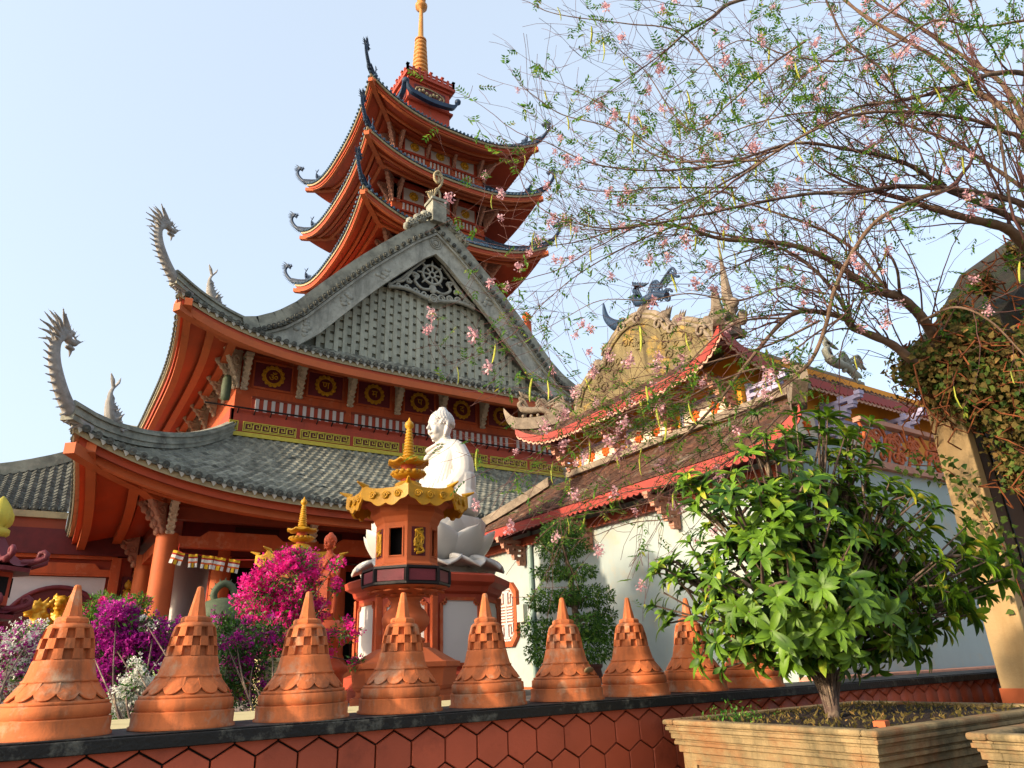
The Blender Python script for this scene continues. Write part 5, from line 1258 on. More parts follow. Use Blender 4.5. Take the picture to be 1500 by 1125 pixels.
# upper body
m = MB(); m.box(UX0, TX1, UY0, UY1, 4.6, 6.5); m.build('upper_wall', 'temple_yellow', tp_)
def stepped_bracket(b, p, out, s_=1., n=5):
    """tiers of stepped corbels"""
    out = Vector(out); sd = Vector((-out.y, out.x, 0))
    for k in range(n):
        L = (.16+.13*k)*s_; z = k*.115*s_; b.obox(Vector(p)+out*(L/2)+Zd*z, out*(L/2), sd*.045*s_, Zd*.03*s_); b.obox(Vector(p)+out*(L-.03*s_)+Zd*(z+.05*s_), out*.045*s_, sd*.06*s_, Zd*.03*s_)
        b.obox(Vector(p)+out*.03*s_+Zd*(z+.055*s_), out*.03*s_, sd*.05*s_, Zd*.03*s_)
        if k > 1: b.obox(Vector(p)+out*(L*.5)+Zd*(z+.055*s_), out*.03*s_, sd*.04*s_, Zd*.03*s_)
def flower_panel(side, a, w_, z0, z1, n):
    ex = Vector((0, 1, 0)) if side == 'W' else Vector((1, 0, 0)); oy = Vector((-1, 0, 0)) if side == 'W' else Vector((0, -1, 0)); C_ = (Vector((UX0, a, 0)) if side == 'W' else Vector((a, UY0, 0)))
    f = MB()
    for x0, x1, c, d in ((-w_, w_, z0, z0+.06), (-w_, w_, z1-.06, z1), (-w_, -w_+.06, z0+.06, z1-.06), (w_-.06, w_, z0+.06, z1-.06)): f.obox(C_+ex*(x0+x1)/2+oy*.02+Zd*(c+d)/2, ex*abs(x1-x0)/2, oy*.02, Zd*abs(d-c)/2)
    fr = f.build('panel_frame', 'lavender_trim', tp_)
    f = MB(); f.obox(C_+oy*.008+Zd*(z0+z1)/2, ex*(w_-.06), oy*.008, Zd*((z1-z0)/2-.06)); f.build('flower_panel', 'panel_cream', fr)
    for k in range(n):
        c = C_+ex*((k-(n-1)/2)*(2*w_-.2)/n)+oy*.03+Zd*((z0+z1)/2+.02); f = MB()
        for q in range(16):
            g_ = 2*PI*q/16+.2; r_ = .12 if q % 2 else .085; e = ex*math.cos(g_)+Zd*math.sin(g_); f.tube([c+e*.02, c+e*r_*.8, c+e*r_], [.012, .028, .008], 6)
        f.ball(c, .04, 8, 6); f.tube([c-Zd*.1, c-Zd*.2+ex*.02], .01, 5); f.build('chrysanthemum', 'chrysanth_orange', fr)
for a in (10.75, 9.3, 7.85): flower_panel('W', a, .56, 5.32, 5.82, 2)
for a in (10.35, 12.35): flower_panel('S', a, .78, 5.05, 5.6, 3)
for a in (11.6, 10.03, 8.58, 7.2):
    b = MB(); stepped_bracket(b, (UX0-.02, a, 5.42), (-1, 0, 0), .95); b.build('corbel', 'carving_pink', tp_)
for a in (9.35, 11.35, 13.35):
    b = MB(); stepped_bracket(b, (a, UY0-.02, 5.2), (0, -1, 0), 1.15); b.build('corbel', 'lavender_trim', tp_)
for a in (12.9, 10.6, 8.3):
    b = MB(); stepped_bracket(b, (TX0-.02, a, 3.62), (-1, 0, 0), 1.0); b.build('corbel', 'carving_pink', tp_)
def valance(p, q, name='valance', h=.2, par=None, step=.15, out=Vector((-1, 0, 0)), curve=None, fringe=False):
    """scalloped board hanging from the eave from p to q (curve(t) lifts it)"""
    p, q = Vector(p), Vector(q); L = (q-p).length; n = int(L/step)*4; 
    for nm, off, mat, hh, th in (('valance', 0, 'valance_red', h, .02), ('valance_fringe', -.012, 'valance_fringe', h+.035, .012)):
        if nm == 'valance_fringe' and not fringe: continue
        b = MB(); vs = []
        for i in range(n+1):
            f = i/n; c = p.lerp(q, f)+Zd*(curve(f) if curve else 0); sc_ = abs(math.sin(PI*i/4)); dn = hh-(.045*(1-sc_))
            for o in (off, off-th) if nm == 'valance_fringe' else (0, th): vs += [c+out*o, c+out*o-Zd*dn]
        fs = []
        for i in range(n): a = 4*i; fs += [(a, a+1, a+5, a+4), (a+2, a+6, a+7, a+3), (a+1, a+3, a+7, a+5), (a, a+4, a+6, a+2)]
        b.add(vs, fs); b.build(nm, mat, par)
def slope_tiles(b, f, nu, nv, h=.035):
    """barrel/flat tile relief over surface f(u,v), v=1 at the eave"""
    for i in range(nu):
        for j in range(nv):
            u0, u1 = i/nu, (i+1)/nu; o = .5/nu if j % 2 else 0; v0, v1 = j/nv, (j+1)/nv
            u0, u1 = min(1, u0+o), min(1, u1+o)
            if u1-u0 < 1e-4: continue
            um = (u0+u1)/2; j_ = rnd.uniform(-.008, .012)
            a, b_, c = f(u0, v0), f(um, v0), f(u1, v0); d, e, g_ = f(u0, v1), f(um, v1), f(u1, v1)
            b.add([a, b_+Zd*h*.3, c, d+Zd*(h*.5+j_), e+Zd*(h+j_), g_+Zd*(h*.5+j_), d, g_, e-Zd*.005], [(0, 3, 4, 1), (1, 4, 5, 2), (3, 6, 8, 4), (4, 8, 7, 5)])
# lower roof on the -X side, far hip at its left end
LE0, LE1, LX, LZ = 5.25, 14.9, 8.0, 4.3
def lowroof(u, v):        # u along y from near to far, v from wall (0) to eave (1)
    y_in = 6.1+(12.5-6.1)*u; y_out = LE0+(LE1-LE0)*u; y = y_in+(y_out-y_in)*v; x = UX0+(LX-UX0)*v; z = 5.28-.93*(1-(1-v)**1.25)
    lift = (.34*max(0, (.1-u)/.1)**2)*v**2
    return Vector((x, y, z+lift))
b = MB(); N = 40
vs = [lowroof(i/N, j/5) for j in range(6) for i in range(N+1)]; b.add(vs, [(j*(N+1)+i, j*(N+1)+i+1, (j+1)*(N+1)+i+1, (j+1)*(N+1)+i) for j in range(5) for i in range(N)]); 
vs2 = [p-Zd*.09 for p in vs]; b.add(vs2, [(j*(N+1)+i, (j+1)*(N+1)+i, (j+1)*(N+1)+i+1, j*(N+1)+i+1) for j in range(5) for i in range(N)])
# end slopes
far_ = [lowroof(1, v/5) for v in range(6)]; b.add(far_+[Vector((UX0+2, p.y+.01, p.z)) if False else Vector((TX1, p.y, p.z)) for p in far_], [(i, i+1, 7+i, 6+i) for i in range(5)])
lr = b.build('lower_roof', 'temple_tile', tp_)
b = MB(); slope_tiles(b, lowroof, 62, 9); b.build('roof_tiles', 'temple_tile', lr, kind='stuff')
b = MB(); ribbon(b, [lowroof(1, v/8) for v in range(9)]+[lowroof(1, 1)+Vector((-.12, .2, .02))], .24, .2, 0); b.build('hip_ridge', 'ridge_brown', lr); b = MB(); ribbon(b, [lowroof(0, v/8) for v in range(9)]+[lowroof(0, 1)+Vector((-.2, -.22, .22))], .2, .2, 0); b.build('hip_ridge', 'ridge_brown', lr)
b = MB(); ribbon(b, [Vector((UX0-.06, 5.8+.35*i, 5.3)) for i in range(18)], .16, .12, 0); b.build('top_course', 'ridge_brown', lr)
valance((LX+.01, LE0, LZ+.03), (LX+.01, LE1, LZ+.03), par=lr, curve=lambda f: .34*max(0, (.1-f)/.1)**2)
m = MB(); m.box(LX+.05, TX0, LE0+.3, LE1-.3, LZ-.02, LZ+.02); m.build('soffit', 'dark_red', lr)
m = MB(); m.box(TX0-.12, TX0-.002, TY0, TY1, 3.98, 4.16); m.build('wall_plate', 'beam_red', tp_)
# upper roof: hipped skirt with lifted corners
RT = Ring(13.0, TCY, 3.85, 2.1, 6.62, 4.62, 2.74, 6.02, .4, ext=.18, p=1.2, k=6)
mb = MB()
for sd in 'SWEN': RT.grid(mb, sd, 0, 1, 40, 5, lambda a, u, v: RT.pt(a, u, v, 0))
ur = mb.build('upper_roof', 'temple_tile', tp_)
mb = MB()
for sd in 'SWEN': RT.grid(mb, sd, 0, 1, 40, 2, lambda a, u, v: RT.pt(a, u, v, -.1), flip=True)
mb.build('soffit', 'dark_red', ur)
ring_tiles(RT, 'SW', .14, .15, .045).build('roof_tiles', 'temple_tile', ur, kind='stuff')
for sd in 'SW':
    H = RT.half(sd, 1); a, c = RT.pt(sd, -1, 1, .02), RT.pt(sd, 1, 1, .02)
    n = int(2*H/.13)*4; outv = Vector((0, -1, 0)) if sd == 'S' else Vector((-1, 0, 0))
    for nm, mat, hh, o0, o1 in (('valance', 'valance_red', .17, .0, .02), ('valance_fringe', 'valance_fringe', .215, -.02, -.004)):
        b = MB(); vs = []
        for i in range(n+1):
            u = -1+2*i/n; cpt = RT.pt(sd, u, 1, .03); dn = hh-.04*(1-abs(math.sin(PI*i/4)))
            for o in (o0, o1): vs += [cpt+outv*o, cpt+outv*o-Zd*dn]
        fs = []
        for i in range(n): q = 4*i; fs += [(q, q+1, q+5, q+4), (q+2, q+6, q+7, q+3), (q+1, q+3, q+7, q+5), (q, q+4, q+6, q+2)]
        b.add(vs, fs); b.build(nm, mat, ur)
for cn, nm in (('NW', 'far'), ('SW', 'near'), ('SE', 'e')):
    sd, u = CORN[cn]; L = hip_line(RT, sd, u, 12, .0); d = (L[-1]-L[-2]).normalized(); d.z = .25
    L += [L[-1]+d*.1+Zd*.04, L[-1]+d*.2+Zd*.16, L[-1]+d*.26+Zd*.36]
    b = MB(); n = len(L); ribbon(b, L, [.2]*(n-3)+[.16, .12, .05], [.26]*(n-3)+[.26, .24, .1], 0); b.build('hip_ridge', 'ridge_brown', ur)
# phoenix carving on the far corner ridge
def scroll_bird(b, base, d, s_):
    d = Vector(d); 
    P = lambda x, z, y=0: Vector(base)+d*x*s_+Zd*z*s_+Vector((-d.y, d.x, 0))*y*s_
    b.tube(catmull([P(-.75, .1), P(-.4, .28), P(-.05, .3), (P(.22, .38)), P(.3, .55), P(.2, .62)], 5), [.09*s_]*8+[.11*s_]*8+[.08*s_]*5+[.06*s_]*5, 8)
    b.cone(P(.2, .62), P(.34, .6), .03*s_, 5)
    for k in range(7): b.tube(catmull([P(.02, .35), P(.12+.03*k, .62+.02*k), P(.3-.09*k, .98-.05*k)], 5), [.03*s_]*6+[.04*s_]*4+[.012*s_], 5)
    for k in range(9):
        a = -.2-.09*k; z = .3+.22*math.sin(k*1.1); b.tube(catmull([P(-.2, .25), P(a, z+.1), P(a-.2, z+.2*math.cos(k)), P(a-.28, z-.05)], 4), [.035*s_]*12+[.012*s_], 5); 
        for q in range(2): spiral_tube(b, P(a-.1*q, z+.05*q), .09*s_, d)
    for k in range(8): b.ball(P(rnd.uniform(-.9, .2), rnd.uniform(.05, .35)), .06*s_, 6, 4)
def spiral_tube(b, c, r0, d):
    P = []; 
    for i in range(16): f = i/15; a = f*7; r_ = r0*(1-.8*f); P.append(c+Vector(d)*r_*math.cos(a)+Zd*r_*math.sin(a))
    b.tube(P, r0*.22, 5)
sd, u = CORN['NW']; pc = RT.pt(sd, u, .78, .24); dv = (RT.pt(sd, u, 1)-RT.pt(sd, u, .6)); dv.z = 0; dv.normalize()
b = MB(); scroll_bird(b, pc, dv, .72); b.build('phoenix_carving', 'ridge_brown', ur)
b = MB(); b.ball(RT.pt(sd, u, .2, .25), (.25, .25, .2)); 
for k in range(10): spiral_tube(b, RT.pt(sd, u, .15+.02*k, .3+.04*math.sin(k*2)), .12, dv)
b.build('cloud_carving', 'ridge_brown', ur)
# scalloped weathered gable wall (facing the courtyard)
GXX = 9.14
half = GABLE
prof = half+[(-y, z) for y, z in half[::-1][1:]]
b = MB(); b.prism([(y, z) for y, z in prof]+[(-2.15, 6.35), (2.15, 6.35)], (GXX, TCY, 0), (0, 1, 0), (0, 0, 1), (1, 0, 0), .34); gg_ = b.build('gable_wall', 'gable_weathered', tp_)
b = MB(); b.tube([Vector((GXX+.1, TCY+y, z+.02)) for y, z in prof], .075, 6); b.tube([Vector((GXX+.02, TCY+y*.95, 6.55+(z-6.55)*.95)) for y, z in prof], .045, 6)
for y, z in (GABLE[2], GABLE[5], GABLE[7], GABLE[9]):
    for sg in (-1, 1):
        spiral_tube(b, Vector((GXX-.03, TCY+sg*(y-.08), z-.12)), .13, (0, sg, 0)); b.ball((GXX+.1, TCY+sg*y, z+.05), (.12, .12, .12), 8, 6)
        for q in range(3): b.cone((GXX+.1, TCY+sg*(y+.05*q), z+.05), (GXX+.1, TCY+sg*(y+.12+.06*q), z+.24-.03*q), .05, 5)
b.build('gable_coping', 'ridge_brown', gg_)
b = MB(); b.tube([Vector((GXX-.02, TCY+y*.86, 6.55+(z-6.55)*.86)) for y, z in prof], .03, 6); b.box(GXX-.12, GXX, TCY-2.15, TCY+2.15, 6.5, 6.66); b.build('gable_moulding', 'gable_weathered', gg_)
b = MB(); b.box(GXX+.3, TX1, TCY-.12, TCY+.12, 7.6, 8.0); b.box(GXX+.3, TX1, TCY-.2, TCY+.2, 8.0, 8.08); b.build('main_ridge', 'ridge_brown', ur)
b = MB()
for sg in (-1, 1):
    def ms(u, v): return Vector((GXX+.3+(TX1-GXX-.3)*u, TCY+sg*(.1+2.0*v), 7.75-1.15*(1-(1-v)**1.2)))
    vs = [ms(i/20, j/6) for j in range(7) for i in range(21)]; b.add(vs, [(j*21+i, j*21+i+1, (j+1)*21+i+1, (j+1)*21+i) for j in range(6) for i in range(20)])
    slope_tiles(b, ms, 50, 14)
b.build('main_slope', 'temple_tile', ur)
b = MB()
for q in range(26):
    yy = rnd.uniform(-1.5, 1.5); zz = 6.75+rnd.uniform(.05, .95)*(1-abs(yy)/2.2); spiral_tube(b, Vector((GXX-.01, TCY+yy, zz)), rnd.uniform(.06, .13), (0, rnd.choice((-1, 1)), 0))
b.build('gable_relief', 'gable_weathered', gg_, kind='stuff')
# guardian beasts and finials on the gable and near corner
def beast(b, base, d, s_):
    d = Vector(d); P = lambda x, z, y=0: Vector(base)+d*x*s_+Zd*z*s_+Vector((-d.y, d.x, 0))*y*s_
    b.tube(catmull([P(-.5, .05), P(-.2, .25), P(.1, .32), P(.28, .6), P(.25, .82)], 6), [.16*s_]*7+[.2*s_]*7+[.17*s_]*6+[.14*s_]*5, 10)
    b.ball(P(.32, .9), (.2*s_, .18*s_, .18*s_)); b.ball(P(.5, .86), .1*s_)
    for k in range(12): g_ = rnd.uniform(1.2, 5); b.cone(P(.24, .9), P(.24+.36*math.cos(g_), .92+.36*math.sin(g_)*.8, rnd.uniform(-.15, .15)), .06*s_, 5)
    for x in (-.3, .05, .3):
        for y in (-.13, .13): b.tube([P(x, .25, y), P(x+.06, -.05, y)], .055*s_, 6)
    b.tube(catmull([P(-.5, .1), P(-.75, .3), P(-.8, .65), P(-.6, .85)], 5), [.08*s_]*8+[.04*s_]*8, 6)
    for k in range(10): b.cone(P(-.4+.07*k, .3+.03*k), P(-.45+.07*k, .5+.05*k), .05*s_, 4)
b = MB(); scroll_bird(b, (GXX+.1, TCY-.35, GABLE[-1][1]-.05), (0, 1, 0), .85); b.tube(catmull([(GXX+.1, TCY+.2, 8.05), (GXX+.1, TCY+.55, 8.2), (GXX+.1, TCY+.8, 8.5), (GXX+.1, TCY+.85, 8.85)], 5), [.14, .14, .14, .13, .12, .12, .11, .1, .09, .08, .07, .06, .05, .04, .03, .02], 8); b.build('ridge_dragon', 'ridge_blue', gg_)
sdn = RT.pt('W', 1, 1, 0)
b = MB(); b.lathe([(.14, 0), (.14, .3), (.1, .35), (.08, .6), (.1, .66), (.035, 1.35), (.008, 1.9)], NEARFIN, 8, smooth=False)
for k in range(9): g_ = k*2.4; b.ball(Vector(NEARFIN)+Vector((.2*math.cos(g_), .2*math.sin(g_), .1+.06*k)), .09, 6, 5)
b.build('corner_spike', 'ridge_brown', ur)
b = MB(); scroll_bird(b, (11.3, 6.55, 6.2), (-1, 0, 0), .8); b.build('ridge_dragon', 'ridge_grey', ur)
# pierced parapet over the lower storey
pp = MB(); z0 = PARZ
pp.box(10.9, TX1, TY0-.1, TY0+.05, z0-.12, z0); pp.box(10.9, TX1, TY0-.1, TY0+.05, z0+.66, z0+.74)
ppo = pp.build('parapet_rail', 'carving_pink', tp_)
for k in range(7):
    b = MB(); cx_ = 11.25+k*.62
    for q in range(9):
        c = Vector((cx_+rnd.uniform(-.22, .22), TY0-.02, z0+.33+rnd.uniform(-.22, .22))); spiral_tube(b, c, rnd.uniform(.1, .15), (1, 0, 0))
    b.tube([(cx_-.3, TY0-.02, z0), (cx_-.1, TY0-.02, z0+.35), (cx_-.3, TY0-.02, z0+.66)], .03, 6); b.build('pierced_panel', 'brick_orange', ppo)
# building with a buttress at the far right
bd = thing('corner_building', 'beige rendered pillar and brown wall of a building at the right edge', 'building', (6.1, 2.9, 0))
m = MB(); m.box(PLX, PLX+.12, PLY-.28, PLY, 0, 3.95); m.build('pillar', 'building_beige', bd, bevel=.01)
m = MB(); m.box(PLX-.01, PLX+.13, PLY-.29, PLY+.01, 0, 1.3); m.build('pillar_foot', 'brick_orange', bd)
m = MB(); m.box(PLX+.22, PLX+4, PLY-.24, PLY-.02, 0, 4.1); m.build('brown_wall', 'building_brown', bd)
m = MB(); 
for i in range(9): m.box(PLX+.4+i*.34, PLX+.415+i*.34, PLY-.255, PLY-.238, 0.1, 4.0)
m.build('wall_groove', 'joint_black', bd)
m = MB(); m.prism([(PLX+.12, 4.0), (PLX+3.5, 4.3), (PLX+3.5, 6.6), (PLX+1.7, 5.55), (PLX+.8, 4.75), (PLX+.12, 4.3)], (0, PLY-.75, 0), (1, 0, 0), (0, 0, 1), (0, 1, 0), .8); m.build('roof_slab', 'old_roof', bd)
for i in range(7):
    b = MB(); z_ = 4.2+.13*i; b.beam((PLX+.3+.22*i, PLY-.8, z_), (PLX+1.9+.2*i, PLY-.83, z_+.35+.03*i), .03, .05); b.build('loose_plank', 'plank_orange', bd)

# ------------------------------------------------------------------ left gallery wing
gl = thing('side_gallery', 'grey tiled gallery wing left of the hall with round dark red panel', 'gallery', (-3, 25, 1.15))
m = MB(); m.box(-14, 2.2, 24.3, 30, 1.15, 5.6); m.build('gallery_wall', 'red_paint', gl)
m = MB(); m.box(-1.2, 1.55, 24.2, 24.3, 1.75, 4.4); pw = m.build('white_field', 'white_paint', gl)
m = MB(); rc = Vector((.45, 24.19, 2.85)); 
m.lathe([(1.22, 0), (1.22, .03)], n=48, smooth=False); me = m.mesh('round_panel', 'dark_red'); link('round_panel', me, pw, rc, (PI/2, 0, 0))
m = MB(); m.tube([rc+Vector((1.26*math.cos(2*PI*k/48), -.05, 1.26*math.sin(2*PI*k/48))) for k in range(49)], .06, 8, cap=False); m.build('round_frame', 'maroon', pw)
m = MB(); m.prism([(-1.3, 4.42), (1.75, 4.42), (1.75, 4.62), (1.35, 4.62), (1.2, 4.78), (-.8, 4.78), (-1.0, 4.62), (-1.3, 4.62)], (0, 24.1, 0), (1, 0, 0), (0, 0, 1), (0, 1, 0), .2); m.box(-1.3, 1.75, 24.1, 24.28, 4.9, 5.0); m.box(-.5, 1.1, 24.08, 24.099, 4.47, 4.52); m.build('lintel', 'wall_orange', gl)
for x in (1.75, -1.45):
    m = MB(); m.box(x-.12, x+.12, 24.0, 24.3, 1.15, 4.95); m.build('post', 'wall_orange', gl)
for zc in (3.9, 2.6):
    m = MB(); m.box(1.98, 2.32, 24.15, 24.29, zc-.55, zc+.55); rp = m.build('relief_plaque', 'dark_red', gl)
    m = MB(); m.ball((2.15, 24.14, zc+.3), (.1, .04, .12)); m.ball((2.15, 24.14, zc), (.12, .05, .2)); m.ball((2.15, 24.14, zc-.35), (.14, .05, .1))
    for k in range(14): m.ball((2.15+rnd.uniform(-.13, .13), 24.13, zc+rnd.uniform(-.45, .45)), .035, 6, 4)
    m.build('gold_relief', 'gold', rp)
m = MB(); m.lathe(colprof, (2.75, 24, 1.6), 18); m.build('column', 'brick_orange', gl)
m = MB(); m.box(-14, 2.3, 24.0, 30.2, 5.0, 5.7); m.build('dark_frieze', 'dark_red', gl)
def glz(x): return 7.72+1.0*max(0, (x+3)/3.3)**1.6
def glroof(u, v): x = -14+14.3*u; return Vector((x, 27.6-3.6*v, glz(x)+(6.2-glz(x))*(1-(1-v)**1.25)))
b = MB(); vs = [glroof(i/30, j/6) for j in range(7) for i in range(31)]; b.add(vs, [(j*31+i, j*31+i+1, (j+1)*31+i+1, (j+1)*31+i) for j in range(6) for i in range(30)]); b.box(-14, .3, 27.62, 30.5, 5.9, 7.6); gr = b.build('gallery_roof', 'tile_grey', gl)
b = MB()
for i in range(24):
    x1 = .28-.235*i
    for j in range(16):
        v0, v1 = j/16, (j+1)/16; U = lambda x: (x+14)/14.3
        for dx in (0,):
            a0, a1, a2 = glroof(U(x1-.235), v0), glroof(U(x1-.118), v0), glroof(U(x1), v0); c0, c1, c2 = glroof(U(x1-.235), v1), glroof(U(x1-.118), v1), glroof(U(x1), v1)
            b.add([a0, a1+Zd*.06, a2, c0+Zd*.02, c1+Zd*.11, c2+Zd*.02, c1], [(0, 3, 4, 1), (1, 4, 5, 2), (3, 6, 4), (6, 5, 4)])
b.build('roof_tiles', 'tile_dark', gr, kind='stuff')
for i in range(14): link('tile_end', disc, gr, (.16-.235*i, 23.97, 6.24), (PI/2, 0, 0))
b = MB(); ribbon(b, [Vector((x/2, 27.6, glz(x/2)-.08)) for x in range(-28, 1)]+[Vector((.3, 27.6, glz(.3)-.05))], .4, .42); b.build('gallery_ridge', 'ridge_grey', gr)
b = MB(); b.box(-14, .3, 23.92, 24.02, 5.98, 6.16); b.build('eave_edge', 'edge_beige', gr); b = MB(); b.box(-14, .3, 24.02, 24.4, 5.7, 6.0); b.build('eave_board', 'beam_red', gr)

# golden lions in front of the round panel
def lion():
    b = MB()
    b.tube(catmull([(-.35, 0, .3), (-.3, 0, .62), (-.02, 0, .85), (.2, 0, 1.05), (.3, 0, 1.3)], 6), [.3]*7+[.3]*7+[.27]*6+[.2]*5, 12)
    b.ball((.36, 0, 1.42), (.22, .2, .2)); b.ball((.55, 0, 1.36), (.13, .13, .11)); b.ball((.55, 0, 1.25), (.1, .1, .05))
    for sg in (-1, 1):
        b.tube(catmull([(.22, .17*sg, .95), (.34, .18*sg, .55), (.34, .18*sg, .08)], 5), [.13]*5+[.09]*6, 9); b.ball((.4, .18*sg, .06), (.13, .09, .07))
        b.ball((-.22, .22*sg, .32), (.28, .14, .28)); b.ball((.05, .26*sg, .08), (.2, .09, .08)); b.ball((.48, .1*sg, 1.5), .05); b.cone((.28, .14*sg, 1.52), (.2, .2*sg, 1.7), .06, 6, .02)
    for k in range(60):
        g_ = rnd.uniform(0, 2*PI); z = rnd.uniform(.95, 1.62); b.ball((.2+.2*math.cos(g_)-.03*(z-1), .22*math.sin(g_), z), .06, 6, 4)
    for k in range(6): b.cone((-.5, 0, .6), (-.62-.05*k, (k-2.5)*.05, .95+.07*k), .07, 5, .02)
    return b
li = thing('guardian_lion', 'front golden guardian lion statue turned to the left', 'statue', (0, 0, 0), 'golden guardian lions by the gallery')
LM = lion().build('lion_body', 'gold', li, remesh=.022)
li.location = LIONS[0]; li.rotation_euler = (0, 0, PI+.5); li.scale = (.95,)*3
l2 = copy_tree(li); l2['label'] = 'second golden guardian lion statue, rear one facing the viewer'; l2.location = LIONS[1]; l2.rotation_euler = (0, 0, -PI/2-.3)
for q, l_ in enumerate(LIONS):
    t = thing('lion_plinth', ['red plinth under the front golden lion', 'red plinth under the rear golden lion'][q], 'plinth', (l_[0], l_[1], 1.15))
    m = MB(); m.box(l_[0]-.6, l_[0]+.6, l_[1]-.5, l_[1]+.5, 1.151, l_[2]-.14); m.build('plinth_block', 'red_paint', t); m = MB(); m.box(l_[0]-.68, l_[0]+.68, l_[1]-.56, l_[1]+.56, l_[2]-.139, l_[2]); m.build('plinth_slab', 'brick_orange', t)
# small two tiered shrine at the left edge
sx_, sy_ = -.6, 11.0
sh = thing('garden_shrine', 'dark red shrine with curled roofs and a yellow lotus bud, left edge', 'shrine', (sx_, sy_, 1.15))
o4 = dict(n=8, a0=PI/8, smooth=False); c_ = (sx_, sy_, 0)
b = MB(); b.lathe([(.36, 1.15), (.36, 1.6), (.3, 1.7), (.3, 1.86), (.38, 1.9), (.38, 2.0), (.28, 2.05), (.27, 2.38), (.3, 2.42)], c_, **o4); b.build('shrine_base', 'maroon', sh)
def shroof(r, z0, h, mat):
    b = MB(); vs = []; NN = 8
    for k in range(8):
        a0 = PI/8+PI/4*k
        for j in range(NN+1):
            v = j/NN; rr_ = .08+(r-.08)*v; 
            for i in range(7):
                u = -1+i/3; A = Vector((math.cos(a0), math.sin(a0), 0))*rr_; B = Vector((math.cos(a0+PI/4), math.sin(a0+PI/4), 0))*rr_; p = A.lerp(B, (u+1)/2)*(1-.03*(1-u*u)*v); vs.append(p+Vector(c_)+Zd*(z0+h*(1-v)**1.8+.09*abs(u)**3*v**3))
    fs = []
    for k in range(8):
        o = k*(NN+1)*7
        for j in range(NN):
            for i in range(6): fs.append((o+j*7+i, o+(j+1)*7+i, o+(j+1)*7+i+1, o+j*7+i+1))
    b.add(vs, fs, True); b.lathe([(r*.96, z0-.06), (r*.97, z0-.01), (r*.3, z0+.0)], c_, **o4)
    for k in range(8):
        g_ = PI/8+PI/4*k; e = Vector((math.cos(g_), math.sin(g_), 0)); C0_ = Vector(c_)+e*r+Zd*(z0+.06); P = [C0_-e*.12, C0_, C0_+e*.09+Zd*.03]+[C0_+e*(.1+.05*math.cos(a))+Zd*(.08+.05*math.sin(a)) for a in (-.6, .4, 1.4, 2.4, 3.4, 4.2)]
        b.tube(P, [.045, .045, .04, .038, .036, .034, .03, .026, .02], 6)
    b.build('shrine_roof', mat, sh)
shroof(.42, 2.4, .22, 'maroon'); shroof(.5, 2.95, .45, 'maroon')
b = MB(); b.lathe([(.3, 2.5), (.3, 2.9), (.34, 2.93)], c_, **o4); b.build('shrine_body', 'red_paint', sh)
for k in range(8):
    g_ = PI/4*k; e = Vector((math.cos(g_), math.sin(g_), 0)); s_ = Vector((-e.y, e.x, 0)); b = MB(); b.obox(Vector(c_)+e*.281+Zd*2.72, e*.01, s_*.06, Zd*.11); b.build('niche_shade', 'shade_black', sh)  # slabs fixed on the faces, their near-black colour stands for niche shade
b = MB(); b.lathe([(.1, 3.32), (.15, 3.36), (.15, 3.42), (.11, 3.45), (.15, 3.49), (.155, 3.6), (.12, 3.7), (.06, 3.79), (.01, 3.85)], c_, 16)
for k in range(8):
    g_ = PI/4*k; b.ball((sx_+.11*math.cos(g_), sy_+.11*math.sin(g_), 3.56), (.055, .055, .11), 7, 6)
b.build('lotus_bud', 'fret_yellow', sh)
# ------------------------------------------------------------------ vegetation
def vp(x, y, D):
    """a point D metres in front of the lens, used to lay out branches at real distances"""
    return EYE+(FW+IR*((x-750)/1033.2)-IU*((y-562.5)/1033.2))*D
def rdir(r): 
    while True:
        v = Vector((r.uniform(-1, 1), r.uniform(-1, 1), r.uniform(-1, 1)))
        if .05 < v.length < 1: return v.normalized()
def frame(pos, d, up, s=1.):
    d = Vector(d).normalized(); sd = d.cross(Vector(up))
    if sd.length < 1e-3: sd = d.cross(Vector((1, .2, .1)))
    sd.normalize(); n = sd.cross(d)
    return Matrix(((d.x*s, sd.x*s, n.x*s, pos.x), (d.y*s, sd.y*s, n.y*s, pos.y), (d.z*s, sd.z*s, n.z*s, pos.z), (0, 0, 0, 1)))
LEAF_S = ([(0, 0, 0), (.35, .2, .03), (.4, 0, -.02), (.35, -.2, .03), (1, 0, -.06)], [(0, 1, 2), (0, 2, 3), (1, 4, 2), (2, 4, 3)])
BRACT = ([(0, 0, 0), (.6, .5, .25), (1, 0, .5), (.6, -.5, .25), (-.3, .2, .3), (-.55, .75, .5), (.1, .85, .35), (-.3, -.2, .3), (-.55, -.75, .5), (.1, -.85, .35)], [(0, 1, 2), (0, 2, 3), (0, 5, 6), (0, 4, 5), (0, 9, 8), (0, 8, 7)])

# ---- clipped topiary tree in its pot
TXX, TYY = 7.1, 9.2
tpy = thing('topiary_tree', 'clipped topiary tree with layered leafy pads standing before the pale wall', 'tree', (TXX, TYY, 1.15))
def toploc(x, y, dy=0.):
    # point in the vertical plane through the trunk facing the viewer
    d = FW+IR*((x-750)/1033.2)-IU*((y-562.5)/1033.2); n = Vector((TXX, TYY, 0)); n.normalize(); t = (Vector((TXX, TYY, 0)).length+dy)/(d.x*n.x+d.y*n.y); return EYE+d*t
pads = [(824, 778, 36, 22, 0), (822, 800, 44, 24, 0), (812, 838, 34, 15, .15), (845, 838, 34, 14, -.1), (802, 880, 34, 18, 0), (862, 873, 42, 18, .1), (833, 872, 22, 14, -.2), (790, 922, 32, 17, 0), (855, 914, 40, 17, -.15), (880, 925, 34, 17, .2), (800, 955, 32, 22, -.1), (865, 950, 40, 22, -.05), (884, 900, 20, 12, .3)]
